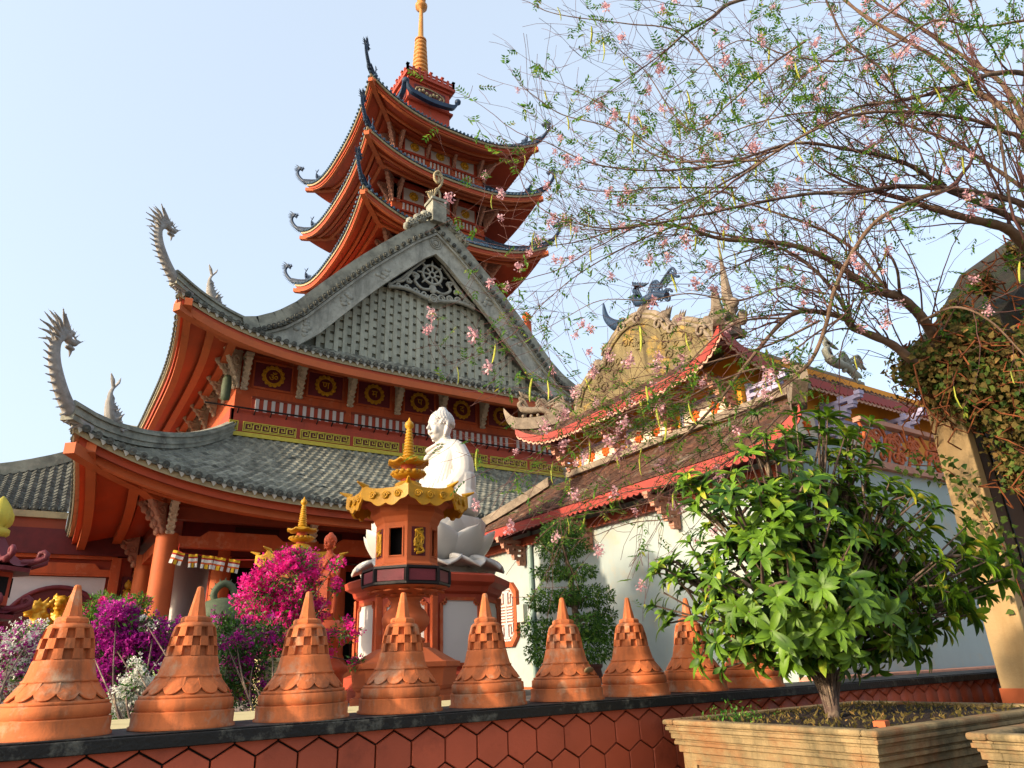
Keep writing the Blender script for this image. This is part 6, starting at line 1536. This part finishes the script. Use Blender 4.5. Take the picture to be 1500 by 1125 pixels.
b = MB(); tr = catmull([Vector((TXX, TYY, 1.2)), toploc(850, 960), toploc(843, 900), toploc(836, 850), toploc(826, 800)], 5); b.tube(tr, [.07-.0018*i for i in range(len(tr))], 8)
for x, y, rx, rz, dy in pads:
    c = toploc(x, y, dy); k = min(range(len(tr)), key=lambda i: (tr[i]-c+Zd*.1).length); b.tube(catmull([tr[k], (tr[k]+c)/2+Zd*.02, c], 4), [.03]*5+[.018]*4, 6)
b.build('trunk', 'bark', tpy)
Ls = []; r2 = random.Random(3)
for x, y, rx, rz, dy in pads:
    c = toploc(x, y, dy); RX, RZ = rx*.0104, rz*.0098
    for _ in range(int(rx*rz*1.5)):
        d = rdir(r2); rr_ = r2.uniform(.4, 1.0)**.6; d2 = Vector((d.x*RX, d.y*RX, d.z*RZ)); p = c+d2*rr_*(1+.12*math.sin(d.x*9+y)*math.cos(d.y*8+x)); 
        Ls.append(frame(p, d*.6+rdir(r2)*.7-Zd*.35, d+rdir(r2)*.5, r2.uniform(.045, .075)))
scatter('leaves', *LEAF_S, Ls, 'leaf_ficus', tpy)
pt = thing('maroon_pot', 'dark maroon glazed pot holding the topiary tree', 'pot', (TXX, TYY, 1.15))
b = MB(); b.lathe([(.22, 0), (.3, .05), (.36, .25), (.34, .36), (.37, .39), (.37, .43), (.33, .43)], (TXX, TYY, 1.15), 24); b.build('pot_body', 'pot_maroon', pt)

# ---- bougainvillea and flower beds
def bush(name, label, cat, base, blobs, nleaf, nflow, fmat, lmat, seed, group=None, ls=.06, fs_=.03, extra=None, shell=.4):
    r3 = random.Random(seed); t = thing(name, label, cat, base, group); base = Vector(base)
    b = MB(); L = []; F = []; tot = sum(q[1]**2 for q in blobs); F2 = []
    for c, rr_, fw_ in blobs:
        c = Vector(c); P = catmull([base+rdir(r3)*.05, (base*.6+c*.4)+rdir(r3)*.1+Zd*.05, c], 5); b.tube(P, [.011-.0007*i for i in range(len(P))], 5)
        for k in range(6):
            e = c+rdir(r3)*rr_*.85; Q = catmull([c, (c+e)/2+rdir(r3)*.04, e], 3); b.tube(Q, .006, 4)
        for _ in range(int(nleaf*rr_**2/tot)):
            d = rdir(r3); p = c+d*rr_*r3.uniform(shell, 1.05); L.append(frame(p, d+rdir(r3)*.9, rdir(r3)+Zd*.6, r3.uniform(.6, 1.2)*ls))
        ncl = max(3, int(nflow*fw_*rr_**2/tot/22))
        for _ in range(ncl):
            d = rdir(r3); 
            if d.z < -.5: d.z *= -.5
            cc = c+d*rr_*r3.uniform(.65, 1.12); cr_ = r3.uniform(.03, .09)*(1+rr_)
            for _ in range(22): (F if not extra or r3.random() > extra[1] else F2).append(frame(cc+rdir(r3)*cr_*r3.uniform(.2, 1), rdir(r3)+d*.6, rdir(r3), r3.uniform(.7, 1.2)*fs_))
    b.build('stems', 'bark', t); scatter('leaves', *LEAF_S, L, lmat, t)
    if F: scatter('flowers', *BRACT, F, fmat, t)
    if F2: scatter('pale_flowers', *BRACT, F2, extra[0], t)
    return t
def vb(lst, D, r_=.0011): return [(vp(x, y, D+dd), rr_*D/1033.2, f) for x, y, rr_, dd, f in lst]
bush('bougainvillea', 'tall magenta bougainvillea spilling over the cream planter box', 'bush', (2.25, 8.0, 1.74),
     vb([(425, 848, 44, 0, 1.6), (448, 845, 26, .2, 1.5), (385, 868, 30, -.1, 1.4), (424, 895, 38, 0, 1.5), (400, 905, 34, 0, 1.2), (450, 895, 28, .1, 1.5), (372, 900, 22, .2, .9), (430, 945, 36, -.1, 1.3), (412, 962, 22, -.2, .8), (462, 945, 24, .2, 1.0), (492, 862, 12, .0, 1.3), (490, 828, 9, -.2, 1.2), (505, 925, 20, 0, .8), (525, 970, 14, 0, .6), (350, 885, 14, 0, .8), (440, 825, 24, 0, .8)], 7.7),
     3800, 5600, 'petal_magenta', 'leaf_boug', 11, fs_=.026, ls=.05)
bush('flowering_bush', 'dark leafy bush with purple and crimson bougainvillea blooms behind the second and third stupas', 'bush', (1.75, 6.6, 1.15),
     vb([(345, 935, 34, 0, .5), (372, 960, 36, .2, .5), (335, 975, 34, 0, .6), (368, 1000, 34, .2, .5), (395, 930, 26, .4, .5), (340, 1015, 26, 0, .25), (320, 915, 18, 0, .5), (385, 1030, 24, 0, .2)], 6.8),
     5200, 2400, 'petal_purple', 'leaf_bush_dark', 12, ls=.045, fs_=.024)
bush('flowering_bush', 'purple bougainvillea bush mixed with white blooms between the two leftmost stupas', 'bush', (.75, 6.2, 1.15),
     vb([(170, 905, 26, 0, 1.6), (160, 935, 30, 0, 2), (190, 950, 34, 0, 2), (215, 940, 28, .2, 1.2), (170, 980, 36, 0, 2), (205, 990, 32, 0, 1.5), (235, 960, 26, .2, .8), (240, 995, 28, .2, 1.0), (180, 1020, 30, -.1, 1.0), (225, 925, 26, .1, .5), (130, 945, 24, 0, 1.2), (260, 930, 18, .3, .6)], 6.2),
     3000, 7200, 'petal_purple', 'leaf_boug', 13, fs_=.022, ls=.05)
bush('white_flower_bush', 'small white flowering bush low between the two leftmost stupas', 'bush', (.85, 5.4, 1.2),
     vb([(195, 1010, 24, 0, 1), (180, 1035, 26, 0, 1), (215, 1035, 22, 0, 1), (215, 915, 12, .7, .8), (235, 1000, 18, .2, .8), (200, 980, 14, 0, .6)], 5.5), 900, 1500, 'petal_white', 'leaf_boug', 14, fs_=.02, ls=.04)
bush('white_flower_bush', 'white and purple flowering bush at the far left behind the first stupa', 'bush', (-.1, 6.0, 1.2),
     vb([(15, 960, 34, 0, 1), (45, 935, 24, .2, 1), (10, 1000, 34, 0, 1), (40, 985, 26, 0, 1), (-5, 1040, 30, 0, 1), (70, 950, 18, .2, 1), (60, 1010, 22, 0, 1)], 6.0), 1500, 3800, 'petal_white', 'leaf_boug', 15, fs_=.021, ls=.04, extra=('petal_purple', .38))
bush('feathery_shrub', 'bright green feathery shrub with a few pink blooms below the gold plaque', 'bush', (.9, 8.6, 1.15),
     vb([(150, 888, 20, 0, .2), (185, 895, 22, 0, .2), (205, 885, 16, 0, .1), (130, 900, 16, 0, .3), (170, 915, 18, 0, .2), (225, 930, 22, -1, .05), (95, 925, 16, .5, .5), (60, 930, 22, 1.2, .0), (45, 945, 20, 1.2, 0)], 8.6), 4200, 500, 'petal_magenta', 'leaf_tree', 16, ls=.055, fs_=.028)

# ---- unseen tree added out of frame left, its crown shaped to shade the temple wall
ft = thing('added_shade_tree', 'added tall round-crowned tree outside the picture, shading the pale temple wall', 'tree', (-9, 9.7, 0))
b = MB(); b.tube(catmull([(-9, 9.7, 0), (-9.05, 9.7, 3), (-8.9, 9.7, 5.6), (-8.9, 9.7, 7)], 5), [.2-.008*i for i in range(16)], 9)
r7 = random.Random(9); Ls = []
for k in range(12): q = Vector((-8.9+r7.uniform(-.9, .9), 9.8+r7.uniform(-1.8, 1.8), 7.0+r7.uniform(-.5, .6))); b.tube(catmull([(-8.9, 9.7, 5.7), (Vector((-8.9, 9.7, 6.2))+q)/2, q], 4), .03, 5)
b.build('trunk', 'bark', ft)
for _ in range(9000):
    d = rdir(r7)*r7.random()**.4; p = Vector((-8.9+d.x*1.3, 9.75+d.y*2.2, 6.9+d.z*(1.15+.2*math.sin(d.y*7)))); Ls.append(frame(p, rdir(r7), rdir(r7), r7.uniform(.1, .17)))
scatter('leaves', *LEAF_S, Ls, 'leaf_ficus', ft)

# ---- the big rosette shrub in the planter
shb = thing('leafy_shrub', 'big shrub with rosettes of glossy green leaves growing in the concrete planter', 'shrub', (3.85, 2.7, 1.27))
r4 = random.Random(21)
def leaf_big():
    V = []; F = []; N = 5
    for i in range(N+1):
        f = i/N; w_ = .165*math.sin(PI*min(1, .1+.9*f**1.25))**.8 if i < N else .004; x = f; z = .1*math.sin(f*2.2)-.22*f*f
        V += [(x, w_, z+w_*.35), (x, 0, z), (x, -w_, z+w_*.35)]
    for i in range(N):
        a = 3*i; F += [(a, a+1, a+4, a+3), (a+1, a+2, a+5, a+4)]
    return V, F
LV, LF = leaf_big()
sb = Vector((3.85, 2.7, 1.25)); cen = vp(1195, 820, 4.3); b = MB(); tips = []
lobes = [(1120, 680, 4.2, 75), (1200, 660, 4.5, 60), (1080, 760, 4.1, 85), (1180, 770, 4.0, 80), (1010, 850, 4.2, 60), (1100, 860, 3.9, 85), (1210, 860, 3.85, 80), (1290, 750, 4.3, 85), (1330, 850, 4.2, 80), (1400, 800, 4.5, 60), (1160, 930, 3.9, 55), (1050, 930, 4.1, 45), (1290, 930, 4.1, 50), (1250, 700, 4.6, 60), (1440, 810, 4.7, 40), (1340, 930, 4.3, 40), (1240, 950, 3.85, 35), (972, 868, 4.3, 42), (985, 820, 4.3, 38), (1040, 720, 4.2, 45), (1160, 640, 4.5, 40), (1430, 850, 4.6, 45), (1115, 960, 3.9, 35), (1200, 960, 3.8, 40), (1290, 890, 3.9, 50), (1080, 900, 3.9, 50), (1160, 720, 4.0, 60), (1250, 640, 4.6, 35), (1180, 840, 4.4, 80), (1270, 830, 4.5, 70), (1380, 900, 4.4, 40)]
for lx, ly, ld, lr_ in lobes:
    c = vp(lx, ly, ld); mid = sb.lerp(c, .5)+Vector((0, 0, .06)); st = sb.lerp(c, .08)+Vector((0, 0, .08)); s0 = sb+Vector((r4.uniform(-.02, .02), r4.uniform(-.02, .02), 0)); L = catmull([s0, st+(mid-st)*.12+Zd*.12, mid+Zd*.04, c], 6); n = len(L); b.tube(L, [.0085-.003*i/n for i in range(n)], 6)
    for _ in range(max(4, int(lr_*lr_/270))):
        d = rdir(r4); e = c+d*(lr_/1033.2*ld)*r4.uniform(.55, 1.05); k = r4.randint(n//2, n-1); Q = catmull([L[k], (L[k]+e)/2+Zd*.02, e], 4); b.tube(Q, [.012-.001*i for i in range(len(Q))], 5); tips.append((e, (e-L[k]).normalized()))
        if r4.random() < .7: tips.append(((e*.55+L[k]*.45)+rdir(r4)*.06, (e-L[k]+rdir(r4)*.2).normalized()))
b.tube(catmull([sb, sb+Vector((.02, 0, .16)), sb+Vector((-.02, .03, .34)), sb+Vector((.05, .0, .6))], 4), [.038-.0018*i for i in range(13)], 9); b.build('trunk', 'bark', shb)
LM_ = []
for e, d in tips:
    ax = (d*.5+Zd*.45+(e-cen).normalized()*.55+rdir(r4)*.25).normalized(); u = ax.cross(Vector((.3, .7, .1))).normalized(); v = ax.cross(u); n = r4.randint(8, 12); sz = r4.uniform(.8, 1.15)
    for k in range(n):
        g_ = 2*PI*k/n*1.0+r4.uniform(-.2, .2)+(k % 2)*.3; el = r4.uniform(-.15, .5) if k < n*.7 else r4.uniform(.5, 1.0)
        dd = (u*math.cos(g_)+v*math.sin(g_))*math.cos(el)+ax*math.sin(el); LM_.append(frame(e-ax*.01*k*.3, dd-Zd*.12, ax, sz*r4.uniform(.07, .135)))
LM_.sort(key=lambda m: (m.translation-EYE).dot(FW))
lm = bpy.data.meshes.new('leaf'); lm.from_pydata(LV, [], LF); lm.polygons.foreach_set('use_smooth', [True]*len(LF)); lm.materials.append(MATS['leaf_bush'])
for m_ in LM_[:300]:
    o = link('leaf', lm, shb, m_.translation); o.rotation_mode = 'QUATERNION'; o.rotation_quaternion = m_.to_quaternion(); o.scale = m_.to_scale()
scatter('rear_leaves', LV, LF, LM_[300:], 'leaf_bush', shb, smooth=True)
# ground cover in the planter
L = []; L2 = []
for _ in range(900): p = Vector((r4.uniform(3.2, 4.9), r4.uniform(2.1, 3.2), 1.275)); L.append(frame(p, rdir(r4)+Zd*.9, rdir(r4), r4.uniform(.015, .04)))
tag(scatter('ground_cover', *LEAF_S, L, 'leaf_vine', None), 'low dry reddish ground cover on the planter soil', 'ground cover')
for _ in range(260): q = r4.gauss(0, .05); p = Vector((3.35+r4.gauss(0, .08), 2.95+r4.gauss(0, .08), 1.28+abs(r4.gauss(0, .04)))); L2.append(frame(p, rdir(r4)+Zd*.3, Zd+rdir(r4)*.4, r4.uniform(.015, .03)))
t = thing('weed_clump', 'small bright green weeds at the left corner of the planter', 'weeds', (3.3, 2.9, 1.27)); scatter('weed_leaves', *LEAF_S, L2, 'leaf_boug', t)
b = MB(); b.obox((3.42, 2.15, 1.285), (.035, .01, 0), (-.008, .025, 0), (0, 0, .016)); tag(b.build('brick_fragment', 'brick_orange'), 'small orange brick fragment lying near the planter corner', 'brick')

# ---- flowering trees with arching bare branches, pods and pink blossom
r5 = random.Random(5)
class Tree:
    def __init__(s, name, label, base):
        s.t = thing(name, label, 'tree', base); s.tw = MB(); s.leaf = []; s.fl = []; s.pod = []
    def limb(s, pts, r0, r1, n=6, mat='bark_light', nm='limb', twigs=1., leafy=.5, tl=(.5, 1.3), droop=.5):
        P = catmull([vp(*p) for p in pts], n); m_ = len(P); rr_ = [(r0+(r1-r0)*(i/(m_-1))**.75)*.62 for i in range(m_)]
        b = MB(); b.tube(P, [q*(1+.08*math.sin(i*1.9)+.06*math.sin(i*4.3)) for i, q in enumerate(rr_)], 8); b.build(nm, mat, s.t)
        L = sum((P[i+1]-P[i]).length for i in range(m_-1)); k = int(L*8*twigs)
        for _ in range(k):
            i = r5.randint(1, m_-2); tg = (P[i+1]-P[i]).normalized(); s.twig(P[i], (tg+rdir(r5)*.75+Vector((-.15, 0, .1))).normalized(), r5.uniform(*tl), min(rr_[i]*.55, .011), 2, leafy, droop)
        s.twig(P[-1], (P[-1]-P[-2]).normalized(), r5.uniform(*tl), r1, 2, leafy, droop)
    def twig(s, p, d, L, r, lvl, leafy, droop):
        n = max(4, int(L/.11)); P = [p]; q = p.copy(); dd = d.copy(); w_ = rdir(r5)*.12
        for i in range(n): 
            dd = (dd+rdir(r5)*.2+w_*.5+Zd*(.05-.13*droop*(i/n))).normalized(); q = q+dd*L/n; P.append(q)
        s.tw.tube(P, [max(.0016, r*(1-.72*i/n)*.75) for i in range(n+1)], 4, cap=False)
        if lvl > 0:
            for _ in range(int(L*(3.6 if lvl == 2 else 2.4))):
                i = r5.randint(1, n-1); s.twig(P[i], (P[i+1]-P[i]).normalized()*.7+rdir(r5)*.7, L*r5.uniform(.28, .55), max(.0022, r*.5), lvl-1, leafy, droop)
        for i in range(1, n+1):
            if r5.random() < .26*leafy: s.spray(P[i])
        u = r5.random()
        if u < .11: s.fl.append(P[-1])
        elif u < .15: s.pod.append(P[r5.randint(1, n)])
    def spray(s, p):
        d = (rdir(r5)-Zd*.2).normalized(); n = r5.randint(3, 6)
        for k in range(n):
            q = p+d*.022*k; sd = rdir(r5)
            for sg in (-1, 1): s.leaf.append(frame(q, d.cross(Zd)*sg+d*.6+rdir(r5)*.2, Zd+rdir(r5)*.4, r5.uniform(.028, .048)))
    def clump(s, c, R_, n):
        for _ in range(n): s.spray(c+rdir(r5)*R_*r5.random()**.5)
    def finish(s):
        s.tw.build('twigs', 'twig', s.t, kind='stuff'); 
        if s.leaf: scatter('leaflets', *LEAF_S, s.leaf, 'leaf_tree', s.t)
        F = []
        if not hasattr(Tree, 'FM'):
            b = MB()
            for _ in range(46): c = rdir(r5)*r5.uniform(.2, 1); c = Vector((c.x*.034, c.y*.034, c.z*.05)); d = rdir(r5); e = d.cross(rdir(r5)).normalized()*.009; b.add([c, c+d*.012+e, c+d*.022, c+d*.012-e], [(0, 1, 2, 3)])
            Tree.FM = b.mesh('flower_cluster', 'petal_pink'); b = MB(); b.tube([(0, 0, 0), (.004, 0, -.02), (.01, 0, -.06), (.006, 0, -.11), (0, 0, -.13)], [.0025, .007, .0075, .006, .002], 5, flat=.5); Tree.PM = b.mesh('seed_pod', 'pod_green')
        r5.shuffle(s.fl); r5.shuffle(s.pod)
        for p in s.fl[:130]: k = r5.uniform(.55, 1.25); link('flower_cluster', Tree.FM, s.t, p, (r5.uniform(-.5, .5), r5.uniform(-.5, .5), r5.uniform(0, 6)), (k, k, k))
        for p in s.pod[:110]: k = r5.uniform(.9, 1.5); link('seed_pod', Tree.PM, s.t, p, (r5.uniform(-.2, .2), r5.uniform(-.2, .2), r5.uniform(0, 6)), (k, k, k))
A = Tree('blossom_tree', 'tall blossoming tree with long bare arching branches reaching in from the right edge', vp(1640, 980, 6.2)*1.0)
A.t.location.z = 0; ORG[A.t.name] = Vector(A.t.location)
b = MB(); tp0 = vp(1560, 420, 6.2); P = catmull([Vector((A.t.location.x, A.t.location.y, 0)), Vector((A.t.location.x-.05, A.t.location.y, 2)), tp0, vp(1520, 330, 6.1)], 6); b.tube(P, [.2-.005*i for i in range(len(P))], 12); b.build('trunk', 'bark', A.t)
lim = A.limb
lim([(1525, 330, 6.1), (1500, 213, 6.0), (1470, 193, 5.9), (1436, 179, 5.8), (1399, 171, 5.7), (1327, 164, 5.5), (1248, 169, 5.3), (1165, 205, 5.2), (1090, 255, 5.1)], .04, .012)
lim([(1530, 130, 6.2), (1500, 108, 6.1), (1455, 108, 6.0), (1413, 122, 5.9), (1370, 136, 5.8), (1313, 148, 5.7), (1259, 156, 5.6), (1214, 176, 5.5), (1100, 245, 5.3), (1000, 300, 5.2), (905, 345, 5.2)], .042, .008, mat='bark')
lim([(1520, 240, 5.8), (1500, 188, 5.8), (1455, 148, 5.9), (1413, 125, 6.0), (1370, 85, 6.2), (1271, 26, 6.4), (1228, -8, 6.5)], .05, .02)
lim([(1530, 260, 6.3), (1498, 171, 6.4), (1470, 125, 6.5), (1441, 102, 6.6), (1399, 74, 6.7), (1356, 45, 6.8), (1299, 14, 7)], .045, .02)
lim([(1530, 300, 6.3), (1484, 265, 6.4), (1441, 236, 6.5), (1399, 210, 6.5), (1342, 188, 6.6), (1271, 171, 6.6), (1180, 165, 6.7), (1080, 190, 6.8), (980, 240, 6.8)], .035, .008)
lim([(1530, 340, 6.0), (1441, 300, 5.9), (1384, 276, 5.8), (1342, 247, 5.7), (1299, 230, 5.6), (1242, 219, 5.5), (1163, 210, 5.4), (1060, 240, 5.3), (960, 250, 5.3), (870, 240, 5.3), (800, 208, 5.3)], .045, .006, mat='bark')
lim([(1540, 330, 5.7), (1498, 299, 5.7), (1441, 284, 5.7), (1384, 276, 5.6), (1313, 273, 5.6), (1256, 282, 5.5), (1185, 284, 5.4), (1100, 299, 5.3), (1000, 320, 5.2), (900, 335, 5.1), (830, 325, 5.1)], .05, .007, mat='bark')
lim([(1560, 420, 6.2), (1500, 358, 6.0), (1473, 334, 5.9), (1422, 321, 5.8), (1372, 307, 5.7), (1331, 294, 5.7)], .1, .03)
lim([(1240, -30, 6.5), (1085, 0, 6.2), (1040, 27, 6.0), (1005, 48, 5.9), (981, 69, 5.8), (957, 88, 5.8), (900, 130, 5.8)], .03, .006, mat='bark')
lim([(1060, 120, 5.8), (995, 48, 5.9), (920, 35, 5.9), (840, 25, 5.9), (800, 16, 5.9), (775, 3, 5.9)], .012, .004, twigs=.6, tl=(.25, .6))
lim([(1150, 215, 5.6), (1060, 245, 5.6), (1000, 235, 5.6), (947, 210, 5.7), (899, 165, 5.7), (856, 139, 5.7), (821, 123, 5.7)], .014, .004, twigs=.6, tl=(.25, .6))
lim([(1120, 235, 5.2), (1013, 237, 5.2), (987, 237, 5.2), (947, 221, 5.2), (893, 187, 5.2), (824, 168, 5.2), (789, 145, 5.2), (765, 127, 5.2)], .014, .004, twigs=.6, tl=(.2, .5))
lim([(1080, 275, 5.4), (957, 275, 5.4), (920, 280, 5.4), (853, 277, 5.4), (803, 251, 5.4)], .012, .004, twigs=.7, tl=(.2, .5))
lim([(1180, 60, 6), (1130, 95, 5.9), (1070, 150, 5.8), (1010, 190, 5.8), (950, 110, 5.8), (930, 90, 5.8)], .018, .005)
lim([(1340, -10, 6.6), (1250, 60, 6.3), (1180, 110, 6.2), (1120, 180, 6), (1060, 250, 6)], .02, .006)
lim([(1210, 0, 5.6), (1240, 60, 5.6), (1290, 100, 5.6), (1320, 145, 5.7)], .014, .012, mat='bark')
lim([(1455, 150, 5.6), (1465, 200, 5.6), (1475, 265, 5.6), (1480, 300, 5.6)], .02, .016, mat='bark', twigs=.4)
lim([(1500, 30, 6.4), (1430, 40, 6.3), (1370, 30, 6.2), (1300, 70, 6.1), (1230, 90, 6.0), (1150, 80, 6), (1080, 60, 6), (1000, 120, 6)], .02, .006)
for c in ((1270, 70), (1180, 140), (1160, 100), (1215, 150), (1290, 240), (1240, 255), (1350, 110), (1420, 40), (1480, 20), (1470, 60), (1130, 30), (1330, 320), (1080, 110), (1400, 150), (1200, 230), (1120, 50), (1060, 150), (1015, 190)):
    A.clump(vp(c[0], c[1], r5.uniform(5.3, 6.4)), r5.uniform(.08, .2), r5.randint(6, 16))
A.finish()
B = Tree('vine_wrapped_tree', 'leaning pale-barked tree rising over the beige pillar with arching limbs', Vector((7.5, 3.15, 0)))
b = MB(); P = catmull([Vector((7.5, 3.15, 0)), Vector((7.5, 3.2, 2)), Vector((7.3, 3.2, 3.9)), vp(1390, 545, 6.4), vp(1372, 497, 6.2)], 6); b.tube(P, [.17-.004*i for i in range(len(P))], 10); b.build('trunk', 'bark_light', B.t)
lim = B.limb
lim([(1390, 540, 6.4), (1358, 476, 6.1), (1324, 439, 6.0), (1297, 429, 5.9), (1270, 422, 5.9), (1233, 392, 5.8), (1189, 368, 5.7), (1135, 355, 5.6), (1057, 350, 5.5), (1000, 333, 5.4), (930, 330, 5.4), (860, 350, 5.4)], .085, .008)
lim([(1400, 580, 6.4), (1338, 530, 6.1), (1304, 503, 6.0), (1250, 480, 5.9), (1237, 466, 5.8), (1189, 456, 5.7), (1152, 466, 5.6), (1101, 524, 5.4), (1050, 590, 5.3), (990, 650, 5.2), (930, 690, 5.2)], .075, .007, droop=.9)
lim([(1250, 480, 5.9), (1243, 463, 5.8), (1223, 429, 5.8), (1189, 392, 5.9), (1135, 361, 6.0), (1034, 338, 6.1), (1000, 328, 6.1), (920, 360, 6.2), (850, 400, 6.3), (800, 440, 6.3)], .035, .006, mat='bark')
lim([(1324, 439, 6.0), (1318, 426, 5.9), (1314, 395, 5.8), (1301, 373, 5.8), (1287, 392, 5.8), (1260, 443, 5.8), (1235, 500, 5.8)], .025, .008, mat='bark', twigs=.5)
lim([(1300, 428, 6), (1297, 422, 6.0), (1257, 372, 6.1), (1220, 345, 6.2), (1183, 328, 6.2), (1085, 294, 6.3), (1051, 280, 6.3), (980, 300, 6.3), (900, 300, 6.3)], .03, .006)
lim([(1160, 555, 5.3), (1189, 527, 5.3), (1210, 476, 5.3), (1223, 422, 5.3), (1250, 368, 5.4), (1284, 324, 5.4), (1338, 294, 5.5), (1389, 277, 5.6)], .022, .028, mat='bark_light', twigs=.5)
lim([(1152, 466, 5.6), (1090, 470, 5.5), (1040, 500, 5.4), (985, 560, 5.4), (940, 620, 5.3), (905, 660, 5.3)], .016, .005, droop=1)
lim([(1160, 555, 5.3), (1110, 590, 5.2), (1060, 640, 5.2), (1000, 680, 5.1), (960, 730, 5.1), (915, 745, 5.1)], .016, .005, droop=1, leafy=.9)
lim([(1170, 550, 5.2), (1100, 600, 5.1), (1040, 620, 5.1), (980, 620, 5.1), (930, 640, 5.1), (880, 650, 5.2)], .014, .004, droop=1, leafy=.9)
lim([(1210, 430, 5.5), (1150, 420, 5.4), (1080, 440, 5.3), (1010, 430, 5.3), (950, 440, 5.3), (880, 440, 5.3), (820, 470, 5.4)], .014, .004)
lim([(1240, 460, 5.6), (1180, 500, 5.4), (1120, 560, 5.2), (1090, 620, 5.1), (1070, 690, 5.1)], .014, .004, droop=1, leafy=1)
lim([(1350, 470, 6.0), (1400, 450, 5.7), (1450, 470, 5.5), (1500, 520, 5.4)], .02, .01, mat='bark_light', leafy=.8)
lim([(1060, 700, 5.0), (1020, 740, 5.0), (975, 760, 5.0), (930, 765, 5.0), (895, 775, 5.0)], .01, .004, twigs=.8, tl=(.15, .4), leafy=.7)
lim([(1165, 545, 5.3), (1110, 540, 5.2), (1050, 560, 5.15), (990, 590, 5.1), (930, 600, 5.1), (880, 625, 5.1), (840, 660, 5.1)], .016, .005, droop=1, leafy=1)
lim([(1200, 470, 5.5), (1140, 500, 5.4), (1080, 520, 5.3), (1010, 540, 5.2), (950, 570, 5.2), (900, 590, 5.2)], .018, .005, droop=1, leafy=.9)
lim([(1150, 600, 5.2), (1100, 650, 5.1), (1040, 690, 5.1), (980, 710, 5.1), (920, 720, 5.1), (870, 740, 5.1)], .014, .004, droop=1, leafy=1, tl=(.3, .8))
for c in ((990, 600), (1040, 640), (1090, 560), (1130, 600), (1010, 560), (1110, 650), (960, 590), (1150, 640), (1190, 590), (1070, 590), (940, 625), (1000, 700), (1160, 520), (880, 600)):
    B.clump(vp(c[0], c[1], r5.uniform(5.0, 5.6)), r5.uniform(.08, .2), r5.randint(8, 22))
for c in ((1050, 685), (1052, 695), (915, 625), (905, 630), (985, 740), (930, 655), (1345, 60)): B.fl.insert(0, vp(c[0], c[1], 5.1))
B.finish()
# ---- creeper smothering the roof corner
cr = thing('creeper', 'dense dry and green creeper smothering the roof corner above the beige pillar', 'vine', (6.6, 3.0, 3.6))
L = []; L3 = []; b = MB()
for c in [(1345, 540, 6.2, 55), (1400, 560, 6.1, 75), (1460, 560, 6.0, 90), (1500, 620, 5.9, 90), (1420, 500, 6.1, 60), (1480, 520, 6.2, 50), (1380, 520, 6.3, 55), (1500, 540, 5.8, 90), (1400, 460, 6.4, 28), (1495, 370, 6.5, 30), (1440, 415, 6.5, 22), (1500, 690, 5.8, 45)]:
    cc = vp(c[0], c[1], c[2]); Rr_ = c[3]/1033.2*c[2]*.8
    for _ in range(int(c[3]*14)):
        d = rdir(r5); p = cc+d*Rr_*r5.uniform(.35, 1.05); (L if r5.random() < .6 else L3).append(frame(p, rdir(r5)-Zd*.8, d+rdir(r5)*.4, r5.uniform(.03, .07)))
    for _ in range(14): P = [cc+rdir(r5)*Rr_*.8]; [P.append(P[-1]+rdir(r5)*.14-Zd*.05) for _ in range(6)]; b.tube(P, .007, 4, cap=False)
WL = ([(0, 0, 0), (.25, .42, .05), (.5, .3, -.03), (1, 0, -.12), (.5, -.3, -.03), (.25, -.42, .05)], [(0, 1, 2), (0, 2, 3), (0, 3, 4), (0, 4, 5)])
scatter('dry_leaves', *WL, L, 'leaf_vine', cr); scatter('green_leaves', *WL, L3, 'leaf_creeper', cr); b.build('stems', 'dry_vine', cr, kind='stuff')
# straggling leaves down the pillar
L = []; b = MB(); P = catmull([vp(1330, 680, 5.9), vp(1390, 690, 5.9), vp(1430, 740, 5.8), vp(1470, 800, 5.7), vp(1500, 880, 5.6)], 6); b.tube(P, .005, 4)
for p in P:
    for _ in range(12): L.append(frame(p+rdir(r5)*.13, rdir(r5)-Zd*.4, rdir(r5)+Zd*.4, r5.uniform(.03, .07)))
t = thing('trailing_vine', 'thin trailing vine with small leaves hanging across the beige pillar', 'vine', (6, 3, 2)); b.build('stem', 'dry_vine', t); scatter('leaves', *WL, L, 'leaf_creeper', t)
